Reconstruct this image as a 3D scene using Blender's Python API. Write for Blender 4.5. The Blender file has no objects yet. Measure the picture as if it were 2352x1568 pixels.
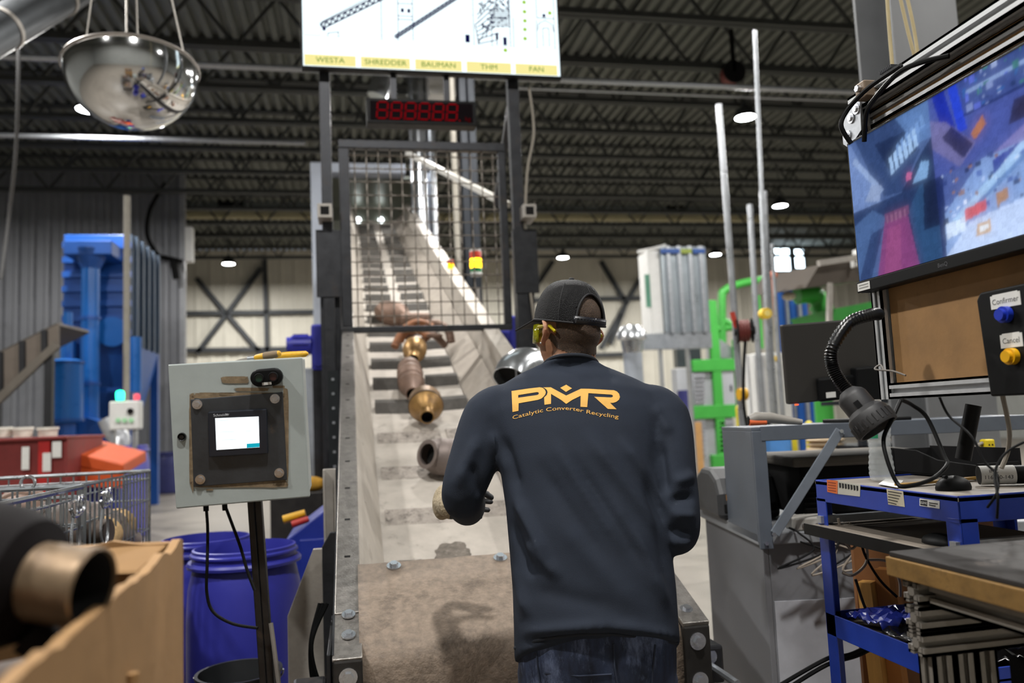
import bpy, bmesh, math, random
from mathutils import Vector as V, Matrix, noise
from mathutils.bvhtree import BVHTree
from math import sin, cos, tan, pi, radians, sqrt, atan2, hypot
random.seed(11)
S = bpy.context.scene
COL = S.collection

# ------------------------------------------------------------ camera
CAM = V((0, 0, 1.35))
YAW, PITCH, ROLL = radians(11.3), radians(5.6), radians(2.5)
F = 28 / 36 * 2352
_f = V((sin(YAW) * cos(PITCH), cos(YAW) * cos(PITCH), sin(PITCH)))
_r0 = V((cos(YAW), -sin(YAW), 0)); _u0 = _r0.cross(_f)
_r = _r0 * cos(ROLL) - _u0 * sin(ROLL); _u = _u0 * cos(ROLL) + _r0 * sin(ROLL)
cd = bpy.data.cameras.new('camera'); cam = bpy.data.objects.new('camera', cd); COL.objects.link(cam)
cd.sensor_width = 36; cd.lens = 28; cd.clip_start = .05; cd.clip_end = 200
cam.matrix_world = Matrix((( _r.x, _u.x, -_f.x, CAM.x), (_r.y, _u.y, -_f.y, CAM.y), (_r.z, _u.z, -_f.z, CAM.z), (0, 0, 0, 1)))
cd.dof.use_dof = True; cd.dof.focus_distance = 2.02; cd.dof.aperture_fstop = 2.4
S.camera = cam

# ------------------------------------------------------------ world, exposure
w = bpy.data.worlds.new('world'); S.world = w; w.use_nodes = True
w.node_tree.nodes['Background'].inputs[0].default_value = (.55, .65, .8, 1)
w.node_tree.nodes['Background'].inputs[1].default_value = .3
S.view_settings.view_transform = 'Standard'; S.view_settings.look = 'None'
S.view_settings.gamma = 1; S.view_settings.use_curve_mapping = False
S.view_settings.exposure = 0.2
LIGHT_W = 300.0          # watts of one high bay lamp
LAMP_Z = 6.82

# ------------------------------------------------------------ pixel -> place helpers (photo is 2352 x 1568)
def ray(x, y): return _r * ((x - 1176) / F) + _u * ((784 - y) / F) + _f
def at(x, y, d): return CAM + ray(x, y) * d
def aty(x, y, Y): r = ray(x, y); return CAM + r * ((Y - CAM.y) / r.y)
def atz(x, y, Z): r = ray(x, y); return CAM + r * ((Z - CAM.z) / r.z)
def atx(x, y, X): r = ray(x, y); return CAM + r * ((X - CAM.x) / r.x)

# ------------------------------------------------------------ materials
def lin(h):
    h = h.lstrip('#'); o = []
    for i in (0, 2, 4):
        c = int(h[i:i + 2], 16) / 255
        o.append(c / 12.92 if c <= .04045 else ((c + .055) / 1.055) ** 2.4)
    return (*o, 1)
_M = {}
def mat(name, col, rough=.5, metal=0., var=.12, vs=8., bump=0., bs=60., dirt=None, spec=.5, emit=None, trans=0., stretch=None, coat=0., alpha=None, sheen=0.):
    """principled material; var: brightness variation, dirt = (colour, amount 0..1, scale)"""
    if name in _M: return _M[name]
    m = bpy.data.materials.new(name); m.use_nodes = True; nt = m.node_tree; N = nt.nodes; L = nt.links
    p = N['Principled BSDF']; c = lin(col)
    p.inputs['Roughness'].default_value = rough; p.inputs['Metallic'].default_value = metal
    p.inputs['Specular IOR Level'].default_value = spec
    if coat: p.inputs['Coat Weight'].default_value = coat
    if sheen: p.inputs['Sheen Weight'].default_value = sheen
    if trans: p.inputs['Transmission Weight'].default_value = trans
    p.inputs['Base Color'].default_value = c
    if emit:
        p.inputs['Emission Color'].default_value = lin(emit[0]); p.inputs['Emission Strength'].default_value = emit[1]
    tc = N.new('ShaderNodeTexCoord'); mp = N.new('ShaderNodeMapping'); L.new(tc.outputs['Object'], mp.inputs[0])
    if stretch: mp.inputs['Scale'].default_value = stretch
    src = None
    if var > 0:
        n = N.new('ShaderNodeTexNoise'); n.inputs['Scale'].default_value = vs; n.inputs['Detail'].default_value = 6; n.inputs['Roughness'].default_value = .65
        L.new(mp.outputs[0], n.inputs['Vector'])
        mx = N.new('ShaderNodeMix'); mx.data_type = 'RGBA'
        mx.inputs[6].default_value = (*[x * (1 - var) for x in c[:3]], 1); mx.inputs[7].default_value = (*[min(1, x * (1 + var)) for x in c[:3]], 1)
        rg = N.new('ShaderNodeMapRange'); rg.inputs[1].default_value = .3; rg.inputs[2].default_value = .7
        L.new(n.outputs[0], rg.inputs[0]); L.new(rg.outputs[0], mx.inputs[0]); src = mx.outputs[2]
        rr = N.new('ShaderNodeMapRange'); rr.inputs[3].default_value = max(.02, rough - .12); rr.inputs[4].default_value = min(1, rough + .12)
        L.new(n.outputs[0], rr.inputs[0]); L.new(rr.outputs[0], p.inputs['Roughness'])
    if dirt:
        n2 = N.new('ShaderNodeTexNoise'); n2.inputs['Scale'].default_value = dirt[2]; n2.inputs['Detail'].default_value = 9; n2.inputs['Roughness'].default_value = .75
        L.new(mp.outputs[0], n2.inputs['Vector'])
        r2 = N.new('ShaderNodeMapRange'); r2.inputs[1].default_value = .68 - .35 * dirt[1]; r2.inputs[2].default_value = .78 - .2 * dirt[1]; r2.inputs[4].default_value = .85
        L.new(n2.outputs[0], r2.inputs[0])
        m2 = N.new('ShaderNodeMix'); m2.data_type = 'RGBA'; m2.inputs[7].default_value = lin(dirt[0]); L.new(r2.outputs[0], m2.inputs[0])
        if src: L.new(src, m2.inputs[6])
        else: m2.inputs[6].default_value = c
        src = m2.outputs[2]
        if metal > 0:
            mm = N.new('ShaderNodeMapRange'); mm.inputs[3].default_value = metal; mm.inputs[4].default_value = metal * .25
            L.new(r2.outputs[0], mm.inputs[0]); L.new(mm.outputs[0], p.inputs['Metallic'])
    if src: L.new(src, p.inputs['Base Color'])
    if bump:
        nb = N.new('ShaderNodeTexNoise'); nb.inputs['Scale'].default_value = bs; nb.inputs['Detail'].default_value = 5
        L.new(mp.outputs[0], nb.inputs['Vector'])
        b = N.new('ShaderNodeBump'); b.inputs['Strength'].default_value = bump; b.inputs['Distance'].default_value = .01
        L.new(nb.outputs[0], b.inputs['Height']); L.new(b.outputs[0], p.inputs['Normal'])
    _M[name] = m; return m
def emis(name, col, st):
    if name in _M: return _M[name]
    m = bpy.data.materials.new(name); m.use_nodes = True; nt = m.node_tree; nt.nodes.clear()
    e = nt.nodes.new('ShaderNodeEmission'); e.inputs[0].default_value = lin(col); e.inputs[1].default_value = st
    o = nt.nodes.new('ShaderNodeOutputMaterial'); nt.links.new(e.outputs[0], o.inputs[0]); _M[name] = m; return m
def glass(name, col='#ffffff', rough=.02, ior=1.45):
    m = mat(name, col, rough, var=0, trans=1); m.node_tree.nodes['Principled BSDF'].inputs['IOR'].default_value = ior; return m
def vcol_emis(name, st):
    m = bpy.data.materials.new(name); m.use_nodes = True; nt = m.node_tree; nt.nodes.clear()
    a = nt.nodes.new('ShaderNodeVertexColor'); a.layer_name = 'Col'
    e = nt.nodes.new('ShaderNodeEmission'); e.inputs[1].default_value = st; nt.links.new(a.outputs[0], e.inputs[0])
    o = nt.nodes.new('ShaderNodeOutputMaterial'); nt.links.new(e.outputs[0], o.inputs[0]); return m

steel = mat('dark_steel', '#3c3d40', .45, .8, .2, 12, .08, 80, ('#3a302a', .35, 9))
galv = mat('galvanised', '#a9adb2', .38, .75, .16, 25, .05, 90)
galv_d = mat('galvanised_dusty', '#a6a19a', .5, .35, .15, 14, .08, 70, ('#6c645b', .3, 7))
alu = mat('aluminium', '#b9bbbd', .45, .4, .08, 30)
black = mat('black_plastic', '#0d0e0f', .5, 0, .15, 20, spec=.18)
blackm = mat('black_matte', '#121213', .8, 0, .2, 20, spec=.18)
chrome = mat('zinc_bolt', '#c8cbd0', .25, .9, .08, 40)
white = mat('white_paint', '#d9d9d6', .5, 0, .05, 10)
paper = mat('white_label', '#d8d8d4', .7, 0, .05, 30)
ink = mat('black_ink', '#101012', .7, 0, 0)

# ------------------------------------------------------------ mesh builder
WM = {}
def frame(d, up=V((0, 0, 1))):
    d = d.normalized(); s = d.cross(up)
    if s.length < 1e-4: s = d.cross(V((0, 1, 0)))
    s.normalize(); return s, s.cross(d).normalized(), d
class MB:
    def __init__(s): s.v = []; s.f = []; s.mi = []; s.cur = 0
    def add(s, vs, fs):
        o = len(s.v); s.v += [V(v) for v in vs]; s.f += [[o + i for i in f] for f in fs]; s.mi += [s.cur] * len(fs); return s
    def hexa(s, p): return s.add(p, [(0, 3, 2, 1), (4, 5, 6, 7), (0, 1, 5, 4), (1, 2, 6, 5), (2, 3, 7, 6), (3, 0, 4, 7)])
    def bx(s, x0, x1, y0, y1, z0, z1):
        return s.hexa([(x0, y0, z0), (x1, y0, z0), (x1, y1, z0), (x0, y1, z0), (x0, y0, z1), (x1, y0, z1), (x1, y1, z1), (x0, y1, z1)])
    def ob(s, o, a, b, c):
        """box from corner o along the vectors a, b, c"""
        o = V(o); a = V(a); b = V(b); c = V(c)
        return s.hexa([o, o + a, o + a + b, o + b, o + c, o + a + c, o + a + b + c, o + b + c])
    def cb(s, c, a, b, d):
        """box centred on c with half vectors"""
        c = V(c); return s.ob(c - a - b - d, a * 2, b * 2, d * 2)
    def bar(s, p, q, w, h=None, up=V((0, 0, 1))):
        p = V(p); q = V(q); h = h or w; x, y, d = frame(q - p, up); return s.ob(p - x * w / 2 - y * h / 2, x * w, q - p, y * h)
    def tube(s, pts, r, n=10, caps=True, closed=False):
        pts = [V(p) for p in pts]; m = len(pts); rs = r if isinstance(r, (list, tuple)) else [r] * m
        o = len(s.v); prev = None
        for i, p in enumerate(pts):
            if closed: t = pts[(i + 1) % m] - pts[i - 1]
            else: t = pts[min(i + 1, m - 1)] - pts[max(i - 1, 0)]
            if t.length < 1e-9: t = V((0, 0, 1))
            t.normalize()
            if prev is None: x, y, _ = frame(t)
            else:
                x = prev - t * prev.dot(t)
                if x.length < 1e-6: x, y, _ = frame(t)
                x.normalize(); y = x.cross(t) * -1
            prev = x; yy = t.cross(x)
            for k in range(n):
                a = 2 * pi * k / n; s.v.append(p + (x * cos(a) + yy * sin(a)) * rs[i])
        segs = m if closed else m - 1
        for i in range(segs):
            j = (i + 1) % m
            for k in range(n):
                l = (k + 1) % n; s.f.append([o + i * n + k, o + i * n + l, o + j * n + l, o + j * n + k]); s.mi.append(s.cur)
        if caps and not closed:
            s.f.append([o + k for k in range(n)][::-1]); s.f.append([o + (m - 1) * n + k for k in range(n)]); s.mi += [s.cur] * 2
        return s
    def cyl(s, p, q, r, r2=None, n=16, caps=True): return s.tube([p, q], [r, r if r2 is None else r2], n, caps)
    def lathe(s, prof, o=(0, 0, 0), ax=V((0, 0, 1)), n=24, a0=0, a1=2 * pi):
        o = V(o); x, y, d = frame(V(ax)); full = abs(a1 - a0 - 2 * pi) < 1e-6; c = n if full else n + 1; b = len(s.v)
        for r, z in prof:
            for k in range(c):
                a = a0 + (a1 - a0) * k / n; s.v.append(o + (x * cos(a) + y * sin(a)) * r + d * z)
        for i in range(len(prof) - 1):
            for k in range(n):
                l = (k + 1) % c; s.f.append([b + i * c + k, b + i * c + l, b + (i + 1) * c + l, b + (i + 1) * c + k]); s.mi.append(s.cur)
        return s
    def prism(s, poly, vec):
        p = [V(q) for q in poly]; n = len(p); vec = V(vec)
        return s.add(p + [q + vec for q in p], [list(range(n))[::-1], list(range(n, 2 * n))] + [(i, (i + 1) % n, n + (i + 1) % n, n + i) for i in range(n)])
    def quad(s, *p): return s.add(p, [tuple(range(len(p)))])
    def sph(s, c, r, n=12, sc=(1, 1, 1), m=None):
        m = m or Matrix.Identity(3); c = V(c); b = len(s.v); h = max(4, n // 2 + 1)
        for i in range(h + 1):
            t = pi * i / h
            for k in range(n):
                a = 2 * pi * k / n; s.v.append(c + m @ V((sin(t) * cos(a) * r * sc[0], sin(t) * sin(a) * r * sc[1], cos(t) * r * sc[2])))
        for i in range(h):
            for k in range(n):
                l = (k + 1) % n; s.f.append([b + i * n + k, b + (i + 1) * n + k, b + (i + 1) * n + l, b + i * n + l]); s.mi.append(s.cur)
        return s
    def shell(s, grid, closed=False):
        """grid of points rows x cols"""
        o = len(s.v); R = len(grid); C = len(grid[0]); s.v += [V(p) for row in grid for p in row]
        for i in range(R - 1):
            for k in range(C if closed else C - 1):
                l = (k + 1) % C; s.f.append([o + i * C + k, o + i * C + l, o + (i + 1) * C + l, o + (i + 1) * C + k]); s.mi.append(s.cur)
        return s
    def mesh(s, name, inv=None):
        me = bpy.data.meshes.new(name); me.from_pydata([tuple(inv @ v) if inv else tuple(v) for v in s.v], [], s.f)
        if any(s.mi): me.polygons.foreach_set('material_index', s.mi)
        me.validate(); return me
    def build(s, name, m, parent=None, smooth=False, bev=0, fix=True, ang=38, solid=0):
        inv = WM[parent].inverted() if parent else None
        me = s.mesh(name, inv)
        bm = bmesh.new(); bm.from_mesh(me)
        if fix:
            bmesh.ops.remove_doubles(bm, verts=bm.verts, dist=1e-5); bmesh.ops.recalc_face_normals(bm, faces=bm.faces)
        bm.to_mesh(me); bm.free()
        o = link(name, me, m, parent)
        if smooth: shade(me, ang)
        if solid: md = o.modifiers.new('solid', 'SOLIDIFY'); md.thickness = solid; md.offset = 0
        if bev: md = o.modifiers.new('bevel', 'BEVEL'); md.width = bev; md.segments = 2; md.limit_method = 'ANGLE'; md.angle_limit = radians(40)
        return o
def shade(me, ang=38):
    me.polygons.foreach_set('use_smooth', [True] * len(me.polygons)); me.set_sharp_from_angle(angle=radians(ang))
def link(name, me, m, parent=None):
    o = bpy.data.objects.new(name, me); COL.objects.link(o)
    for q in (m if isinstance(m, (list, tuple)) else [m]): me.materials.append(q)
    if parent: o.parent = parent; WM[o] = WM[parent]
    else: WM[o] = Matrix.Identity(4)
    return o
def tag(o, label=None, cat=None, group=None, kind=None):
    if label: o['label'] = label
    if cat: o['category'] = cat
    if group: o['group'] = group
    if kind: o['kind'] = kind
    return o
def thing(name, label, cat, loc=(0, 0, 0), rz=0, group=None, m=None):
    o = bpy.data.objects.new(name, None); COL.objects.link(o); o.empty_display_size = .05
    M = m if m is not None else Matrix.Translation(V(loc)) @ Matrix.Rotation(rz, 4, 'Z')
    o.matrix_world = M; WM[o] = M.copy(); return tag(o, label, cat, group)
def copy_tree(o, M=None, label=None, parent=None):
    c = o.copy(); COL.objects.link(c)
    if parent: c.parent = parent; WM[c] = WM[parent]
    else: c.matrix_world = M; WM[c] = M.copy()
    if label: c['label'] = label
    for ch in o.children: copy_tree(ch, parent=c)
    return c
def dup(o, parent, M):
    """copy of one mesh piece placed by matrix M in its parent's space"""
    c = o.copy(); COL.objects.link(c); c.parent = parent; c.matrix_basis = M; WM[c] = WM[parent] @ M; return c
def text_mesh(txt, size=1., align='CENTER', extrude=0, shear=0, spacing=1.):
    cu = bpy.data.curves.new('lettering', 'FONT'); cu.body = txt; cu.size = size; cu.align_x = align; cu.align_y = 'CENTER'; cu.extrude = extrude; cu.shear = shear; cu.space_character = spacing
    cu.resolution_u = 3
    o = bpy.data.objects.new('tmp', cu); COL.objects.link(o); dg = bpy.context.evaluated_depsgraph_get(); dg.update()
    me = bpy.data.meshes.new_from_object(o.evaluated_get(dg)); bpy.data.objects.remove(o); bpy.data.curves.remove(cu); me.materials.clear(); return me
def lettering(txt, o, ux, uy, size, m, parent, align='CENTER', name='lettering', sx=1.):
    """flat lettering at o; ux, uy unit vectors of reading direction and up"""
    me = text_mesh(txt, size, align); inv = WM[parent].inverted(); ux = V(ux); uy = V(uy); o = V(o)
    for v in me.vertices: v.co = inv @ (o + ux * v.co.x * sx + uy * v.co.y)
    return link(name, me, m, parent)
def abox(x0, y0, x1, y1, Y, dep, mb=None):
    a = aty(x0, y0, Y); b = aty(x1, y1, Y); mb = mb or MB()
    if x0 > 1300: a.x = min(aty(x0, (y0 + y1) / 2, Y + dep).x, b.x - .02)   # right of the axis the left side shows too
    return mb.bx(a.x, b.x, Y, Y + dep, b.z, a.z)
def spl(pts, n=8):
    """Catmull-Rom through points"""
    pts = [V(p) for p in pts]; o = []
    for i in range(len(pts) - 1):
        p0 = pts[max(i - 1, 0)]; p1 = pts[i]; p2 = pts[i + 1]; p3 = pts[min(i + 2, len(pts) - 1)]
        for k in range(n):
            t = k / n; o.append(.5 * (2 * p1 + (p2 - p0) * t + (2 * p0 - 5 * p1 + 4 * p2 - p3) * t * t + (3 * p1 - p0 - 3 * p2 + p3) * t ** 3))
    o.append(pts[-1]); return o
def hexbolt(c, nrm, r=.012, washer=True, parent=None, m=None, name='bolt'):
    mb = MB(); n = V(nrm).normalized(); c = V(c)
    if washer: mb.cyl(c - n * .001, c + n * .003, r * 1.7, n=20)
    mb.cyl(c, c + n * r * .95, r, n=6)
    return mb.build(name, m or chrome, parent)
X, Y_, Z = V((1, 0, 0)), V((0, 1, 0)), V((0, 0, 1))
# ============================================================ THE SETTING
conc = mat('concrete', '#7f786f', .42, 0, .14, 1.2, .03, 40, ('#6d665e', .25, 2.2))
fl = MB().bx(-14, 22, -5, 30.7, -.2, 0).build('floor', conc); tag(fl, kind='structure')
deck = mat('roof_deck', '#6a6d67', .6, .3, .12, 3)
g = []; x = -14.
rows = [[], []]
while x < 22:
    for dx, z in ((0, 8.05), (.09, 8.05), (.12, 8.13), (.19, 8.13), (.22, 8.05)):
        rows[0].append((x + dx, -5, z)); rows[1].append((x + dx, 30.7, z))
    x += .22
tag(MB().shell(rows).build('ceiling', deck, fix=False, solid=.01), kind='structure')
wallm = mat('liner_panel', '#d2cec0', .55, 0, .06, 1.5, 0, 60, ('#9c968a', .12, 1.2))
def ribbed(name, p, q, z0, z1, m, pitch=.3, dep=.04, prof=((0, 0), (.62, 0), (.72, 1), (.92, 1))):
    p = V(p); q = V(q); L = (q - p).length; d = (q - p) / L; nn = V((d.y, -d.x, 0)); r = [[], []]; s = 0.
    while s < L:
        for a, b in prof:
            c = p + d * min(L, s + a * pitch) + nn * b * dep; r[0].append((c.x, c.y, z0)); r[1].append((c.x, c.y, z1))
        s += pitch
    return tag(MB().shell(r).build(name, m, fix=False, solid=.012), kind='structure')
wb = ribbed('wall_back', (-14, 30.5, 0), (22, 30.5, 0), 0, 8.05, wallm, .5, .025)
ribbed('wall_right', (21.9, 30.5, 0), (21.9, -5, 0), 0, 8.05, mat('side_liner', '#8f918e', .55, 0, .08, 1.2), .5, .025)
ribbed('wall_left', (-13.9, -5, 0), (-13.9, 30.5, 0), 0, 8.05, mat('side_liner', '#8f918e'), .5, .025)
ribbed('wall_front', (22, -4.9, 0), (-14, -4.9, 0), 0, 8.05, mat('side_liner', '#8f918e'), .5, .025)
# girts and cross bracing on the back wall
girt = mat('girt_steel', '#3d4043', .6, .3, .1, 5)
YB = 30.35
def girtbar(a, b, w=.16): MB().bar(a, b, w, w, up=Y_).build('girt', girt, wb)
for (xa, ya, xb, yb) in ((400, 720, 740, 716), (1190, 690, 1480, 684), (400, 805, 740, 800), (608, 590, 614, 810), (452, 812, 600, 616), (600, 812, 452, 640), (1270, 600, 1190, 720), (1440, 690, 1402, 790), (1225, 820, 1470, 812), (1380, 600, 1440, 700), (1470, 640, 1380, 800)):
    girtbar(aty(xa, ya, YB), aty(xb, yb, YB))
# corrugated partition that stands forward at the left, up to the deck
part_m = mat('partition_sheet', '#85878c', .5, .45, .1, 2., 0, 60, ('#5d5d60', .2, 1.5))
PX = aty(417, 800, 21).x
wp = ribbed('wall_partition', (-14, 21, 0), (PX, 21, 0), 0, 8.05, part_m, .34, .07, ((0, 0), (.5, 0), (.62, 1), (.88, 1)))
MB().bx(PX - .02, PX + .1, 20.9, 21.1, 0, 8.05).build('corner_post', mat('corner_trim', '#9a9ca0', .5, .4), wp)
# windows at the far right of the back wall
sky = emis('daylight_pane', '#dff3ff', 7.)
wf = mat('window_frame', '#5f6468', .5, .4)
for i, (x0, y0, x1, y1) in enumerate(((1772, 572, 1814, 622), (1822, 574, 1846, 616))):
    a = aty(x0, y0, 30.4); b = aty(x1, y1, 30.4)
    fr = MB(); t = .08
    for (p0, p1, q0, q1) in ((a.x - t, b.x + t, a.z, a.z + t), (a.x - t, b.x + t, b.z - t, b.z), (a.x - t, a.x, b.z, a.z), (b.x, b.x + t, b.z, a.z)):
        fr.bx(p0, p1, 30.3, 30.46, q0, q1)
    wo = fr.build('window_%d' % (i + 1), wf); tag(wo, kind='structure')
    MB().bx(a.x, b.x, 30.36, 30.4, b.z, a.z).build('pane', sky, wo)

# open web roof joists, one object each
jm = mat('joist_paint', '#3d3f3e', .6, .2, .12, 6)
JB, JT = 7.17, 8.0
diag = {}
for k in range(14):
    Yj = 7.55 + 1.56 * k
    xl = max(-13.6, Yj * -.52 - 1.5); xr = min(21.5, Yj * .8 + 1.5)
    nseg = int((xr - xl) / .62); xr = xl + nseg * .62
    e = thing('roof_joist', '', 'joist', ((xl + xr) / 2, Yj, JB)); e['kind'] = 'structure'
    del e['category']
    if 'label' in e: del e['label']
    for dz, nm in ((JB, 'bottom_chord'), (JT, 'top_chord')):
        mb = MB(); mb.bx(xl, xr, Yj - .08, Yj - .02, dz, dz + .09); mb.bx(xl, xr, Yj + .02, Yj + .08, dz, dz + .09); mb.build(nm, jm, e)
    far = k >= 9
    mbs = MB(); first = {}
    for s in range(nseg):
        za, zb = (JB + .05, JT + .03) if s % 2 == 0 else (JT + .03, JB + .05)
        p = V((xl + s * .62, Yj, za)); q = V((xl + (s + 1) * .62, Yj, zb))
        if far: mbs.bar(p, q, .045)
        else:
            key = s % 2
            if key not in diag:
                o = MB().bar(V((0, 0, za)) - V((0, 0, JB)), V((.62, 0, zb - JB)), .045).build('web_diagonal', jm)
                diag[key] = o; o.parent = e; o.matrix_basis = Matrix.Translation((p.x - (xl + xr) / 2, 0, 0)); WM[o] = WM[e]
            else: dup(diag[key], e, Matrix.Translation((p.x - (xl + xr) / 2, 0, 0)))
    if far: tag(mbs.build('web_diagonals', jm, e), kind='stuff')
# heavy girder lines and pipes run under the deck
for nm, lab, x0, y0, x1, y1, Yp, r, m in (
        ('sprinkler_pipe', 'pale grey sprinkler pipe crossing below the joists behind the hanging mirror', -80, 140, 2100, 206, 11.6, .045, galv),
        ('sprinkler_pipe', 'thin grey pipe crossing the left ceiling just above the ribbed partition', -60, 316, 700, 322, 14.5, .04, galv),
        ('conduit_pipe', 'thin conduit crossing the ceiling behind the red digit display', 1180, 214, 2000, 222, 13.2, .03, galv)):
    a = aty(x0, y0, Yp); b = aty(x1, y1, Yp); b.z = a.z = (a.z + b.z) / 2
    tag(MB().cyl(a, b, r, n=10).build(nm, m, smooth=True), lab, 'pipe')
# long ventilation duct across the far bay
duct = mat('duct_sheet', '#8f9798', .4, .6, .1, 2)
a = aty(428, 452, 24); b = aty(2010, 486, 24)
e = thing('ventilation_duct', 'long rectangular grey ventilation duct crossing the far bay under the joists', 'duct', ((a.x + b.x) / 2, 24, a.z - .5))
z1, z0 = aty(1176, 446, 24).z, aty(1176, 492, 24).z
MB().bx(a.x, b.x, 24, 24.7, z0, z1).build('duct_body', duct, e)
for px in (530, 1200, 1555): 
    p = aty(px, 470, 23.98); MB().bx(p.x - .35, p.x + .35, 23.9, 24, p.z - .15, p.z + .15).build('vent_grille', blackm, e)
x = a.x + 1.2
while x < b.x: MB().bx(x, x + .06, 23.96, 24.74, z0 - .03, z1 + .03).build('duct_flange', galv, e); x += 2.4
a = aty(428, 503, 23.4); b = aty(2010, 486, 23.4)
tag(MB().cyl((a.x, 23.4, z0 - .22), (b.x, 23.4, z0 - .22), .14, n=14).build('insulated_pipe', mat('pipe_lagging', '#b5ad8a', .7, 0, .15, 2), smooth=True), 'cream lagged pipe running directly below the long grey duct', 'pipe')
for k in range(8): x = a.x + 1.2 + 2.4 * k; MB().bx(x - .02, x + .02, 23.38, 23.98, z0 - .1, z0 - .04).build('pipe_hanger', galv, e)

# high bay lamps
hb = mat('lamp_housing', '#2e3032', .5, .3); lens = emis('lamp_lens', '#f4f8ff', 40.)
lamps = [(525, 606), (1293, 592), (1643, 585), (1712, 270), (203, 252), (1792, 473)]
LP = [atz(x, y, LAMP_Z) for x, y in lamps]
labs = ['round white high bay lamp above the cream wall left of the conveyor', 'round white high bay lamp hanging straight above the black cap', 'round white high bay lamp between the silver tower and the tall pole', 'bright high bay lamp beside the top of the tall silver pole', 'bright high bay lamp glowing at the lower left of the hanging mirror', 'high bay lamp hanging under the cream pipe at the far right']
extra = [(-4.2, 7.3), (1.7, 7.3), (7.3, 7.3), (12.6, 7.3), (-4.2, .4), (.2, .15), (7.3, .4), (12.6, 13.5), (-9.5, 13.6), (1.6, 13.6), (1.6, 26.4), (1.6, 19.8)]
proto = None
for i, p in enumerate(LP + [V((x, y, LAMP_Z)) for x, y in extra]):
    M = Matrix.Translation(p); lab = labs[i] if i < 6 else 'high bay lamp hanging from the roof joists outside the view'
    if proto is None:
        proto = thing('high_bay_lamp', lab, 'lamp', p, group='high bay lamps')
        MB().lathe([(.02, .3), (.05, .3), (.05, .22), (.16, .16), (.2, .05), (.2, .0), (.185, 0)], p, n=24).build('housing', hb, proto, True)
        MB().lathe([(0, .012), (.185, .012), (.185, .002), (0, .0)], p, n=24).build('lens', lens, proto)
        MB().cyl(p + V((0, 0, .3)), p + V((0, 0, 1.25)), .012, n=6).build('hanger_rod', hb, proto)
    else: copy_tree(proto, M, lab)
    ld = bpy.data.lights.new('lamp_light', 'AREA'); ld.shape = 'DISK'; ld.size = .36; ld.energy = LIGHT_W; ld.color = (1, .97, .93)
    lo = bpy.data.objects.new('lamp_light', ld); COL.objects.link(lo); lo.location = p - V((0, 0, .03))
# steel column right behind the monitor frame
colm = mat('column_paint', '#6e7072', .55, .1, .1, 5)
a = at(2150, 300, 4.4)
c = MB(); c.bx(a.x - .21, a.x + .21, a.y, a.y + .02, 0, 8.05); c.bx(a.x - .21, a.x + .21, a.y + .3, a.y + .32, 0, 8.05); c.bx(a.x - .01, a.x + .01, a.y + .02, a.y + .3, 0, 8.05)
tag(c.build('steel_column', colm), kind='structure')
# ============================================================ INCLINED CONVEYOR
CE = radians(21.4); CA = V((0, cos(CE), sin(CE))); CN = V((0, -sin(CE), cos(CE))); CO = at(765, 1515, 2.2)
def C(u, v, h=0): return CO + X * u + CA * v + CN * h
def onbelt(px, py, h=-.33):
    r = ray(px, py); t = (CO + CN * h - CAM).dot(CN) / r.dot(CN); return CAM + r * t
CL = 12.3; HB = -.335; W = 1.11
flange_m = mat('worn_galvanised', '#8e8a85', .34, .7, .28, 30, .25, 160, ('#4f4a45', .3, 18))
wall_m = mat('dusty_trough', '#b1aaa0', .6, .15, .12, 10, .06, 60, ('#7c736a', .28, 6))
belt_m = mat('dusty_belt', '#b4ada4', .75, 0, .12, 9, .12, 70, ('#7d766e', .3, 8))
apron_m = mat('rubber_apron', '#7d6f61', .7, 0, .3, 40, .35, 90, ('#463c33', .42, 6))
dark_m = mat('oily_steel', '#2e2c2a', .5, .4, .25, 12, .1, 60)
cv = thing('conveyor', 'long inclined belt conveyor of dusty galvanised steel rising to the grey hood', 'conveyor', (CO.x + .55, CO.y, 0))
def cbox(u0, u1, v0, v1, h0, h1, mb=None): return (mb or MB()).ob(C(u0, v0, h0), X * (u1 - u0), CA * (v1 - v0), CN * (h1 - h0))
# left flange is laid in lengths, with black pieces laid on top for the dark of the slots
fl1 = cbox(-.0, .078, .21, 4.2, -.008, .004).build('flange', flange_m, cv, bev=.003)
fl2 = cbox(-.0, .078, 4.2, CL, -.008, 0).build('flange', wall_m, cv)
fl3 = cbox(-.003, .08, -.0, .23, -.01, -.001).build('end_flange', flange_m, cv, bev=.003)
for k in range(26): cbox(.028, .048, .53 + k * .265, .542 + k * .265, 0, .0046).build('slot', blackm, fl1 if .53 + k * .265 < 4.1 else fl2)
# near end plates drop from the flange ends (channel bent downwards)
for u0, u1 in ((0, .08), (1.03, 1.115)):
    p = C(u0, -.004, -.004); q = C(u0, .02, -.004)
    ep = MB().ob(p, X * (u1 - u0), V((0, .02, 0)), V((0, 0, -.45))).build('end_plate', dark_m, cv, bev=.006)
    for dz in (.045, .16, .3): hexbolt(p + V(((u1 - u0) * .5, 0, -dz)), (0, -1, 0), .015, True, ep)
fr1 = cbox(1.0, W, .3, CL, -.008, .004).build('flange', wall_m, cv, bev=.003)
cbox(1.03, W + .005, 0, .32, -.01, .006).build('end_flange', flange_m, cv, bev=.003)
for uu, vv in ((.042, .1), (.042, .2), (1.07, .07), (1.07, .24)): hexbolt(C(uu, vv, .004), CN, .012, True, cv)
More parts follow.
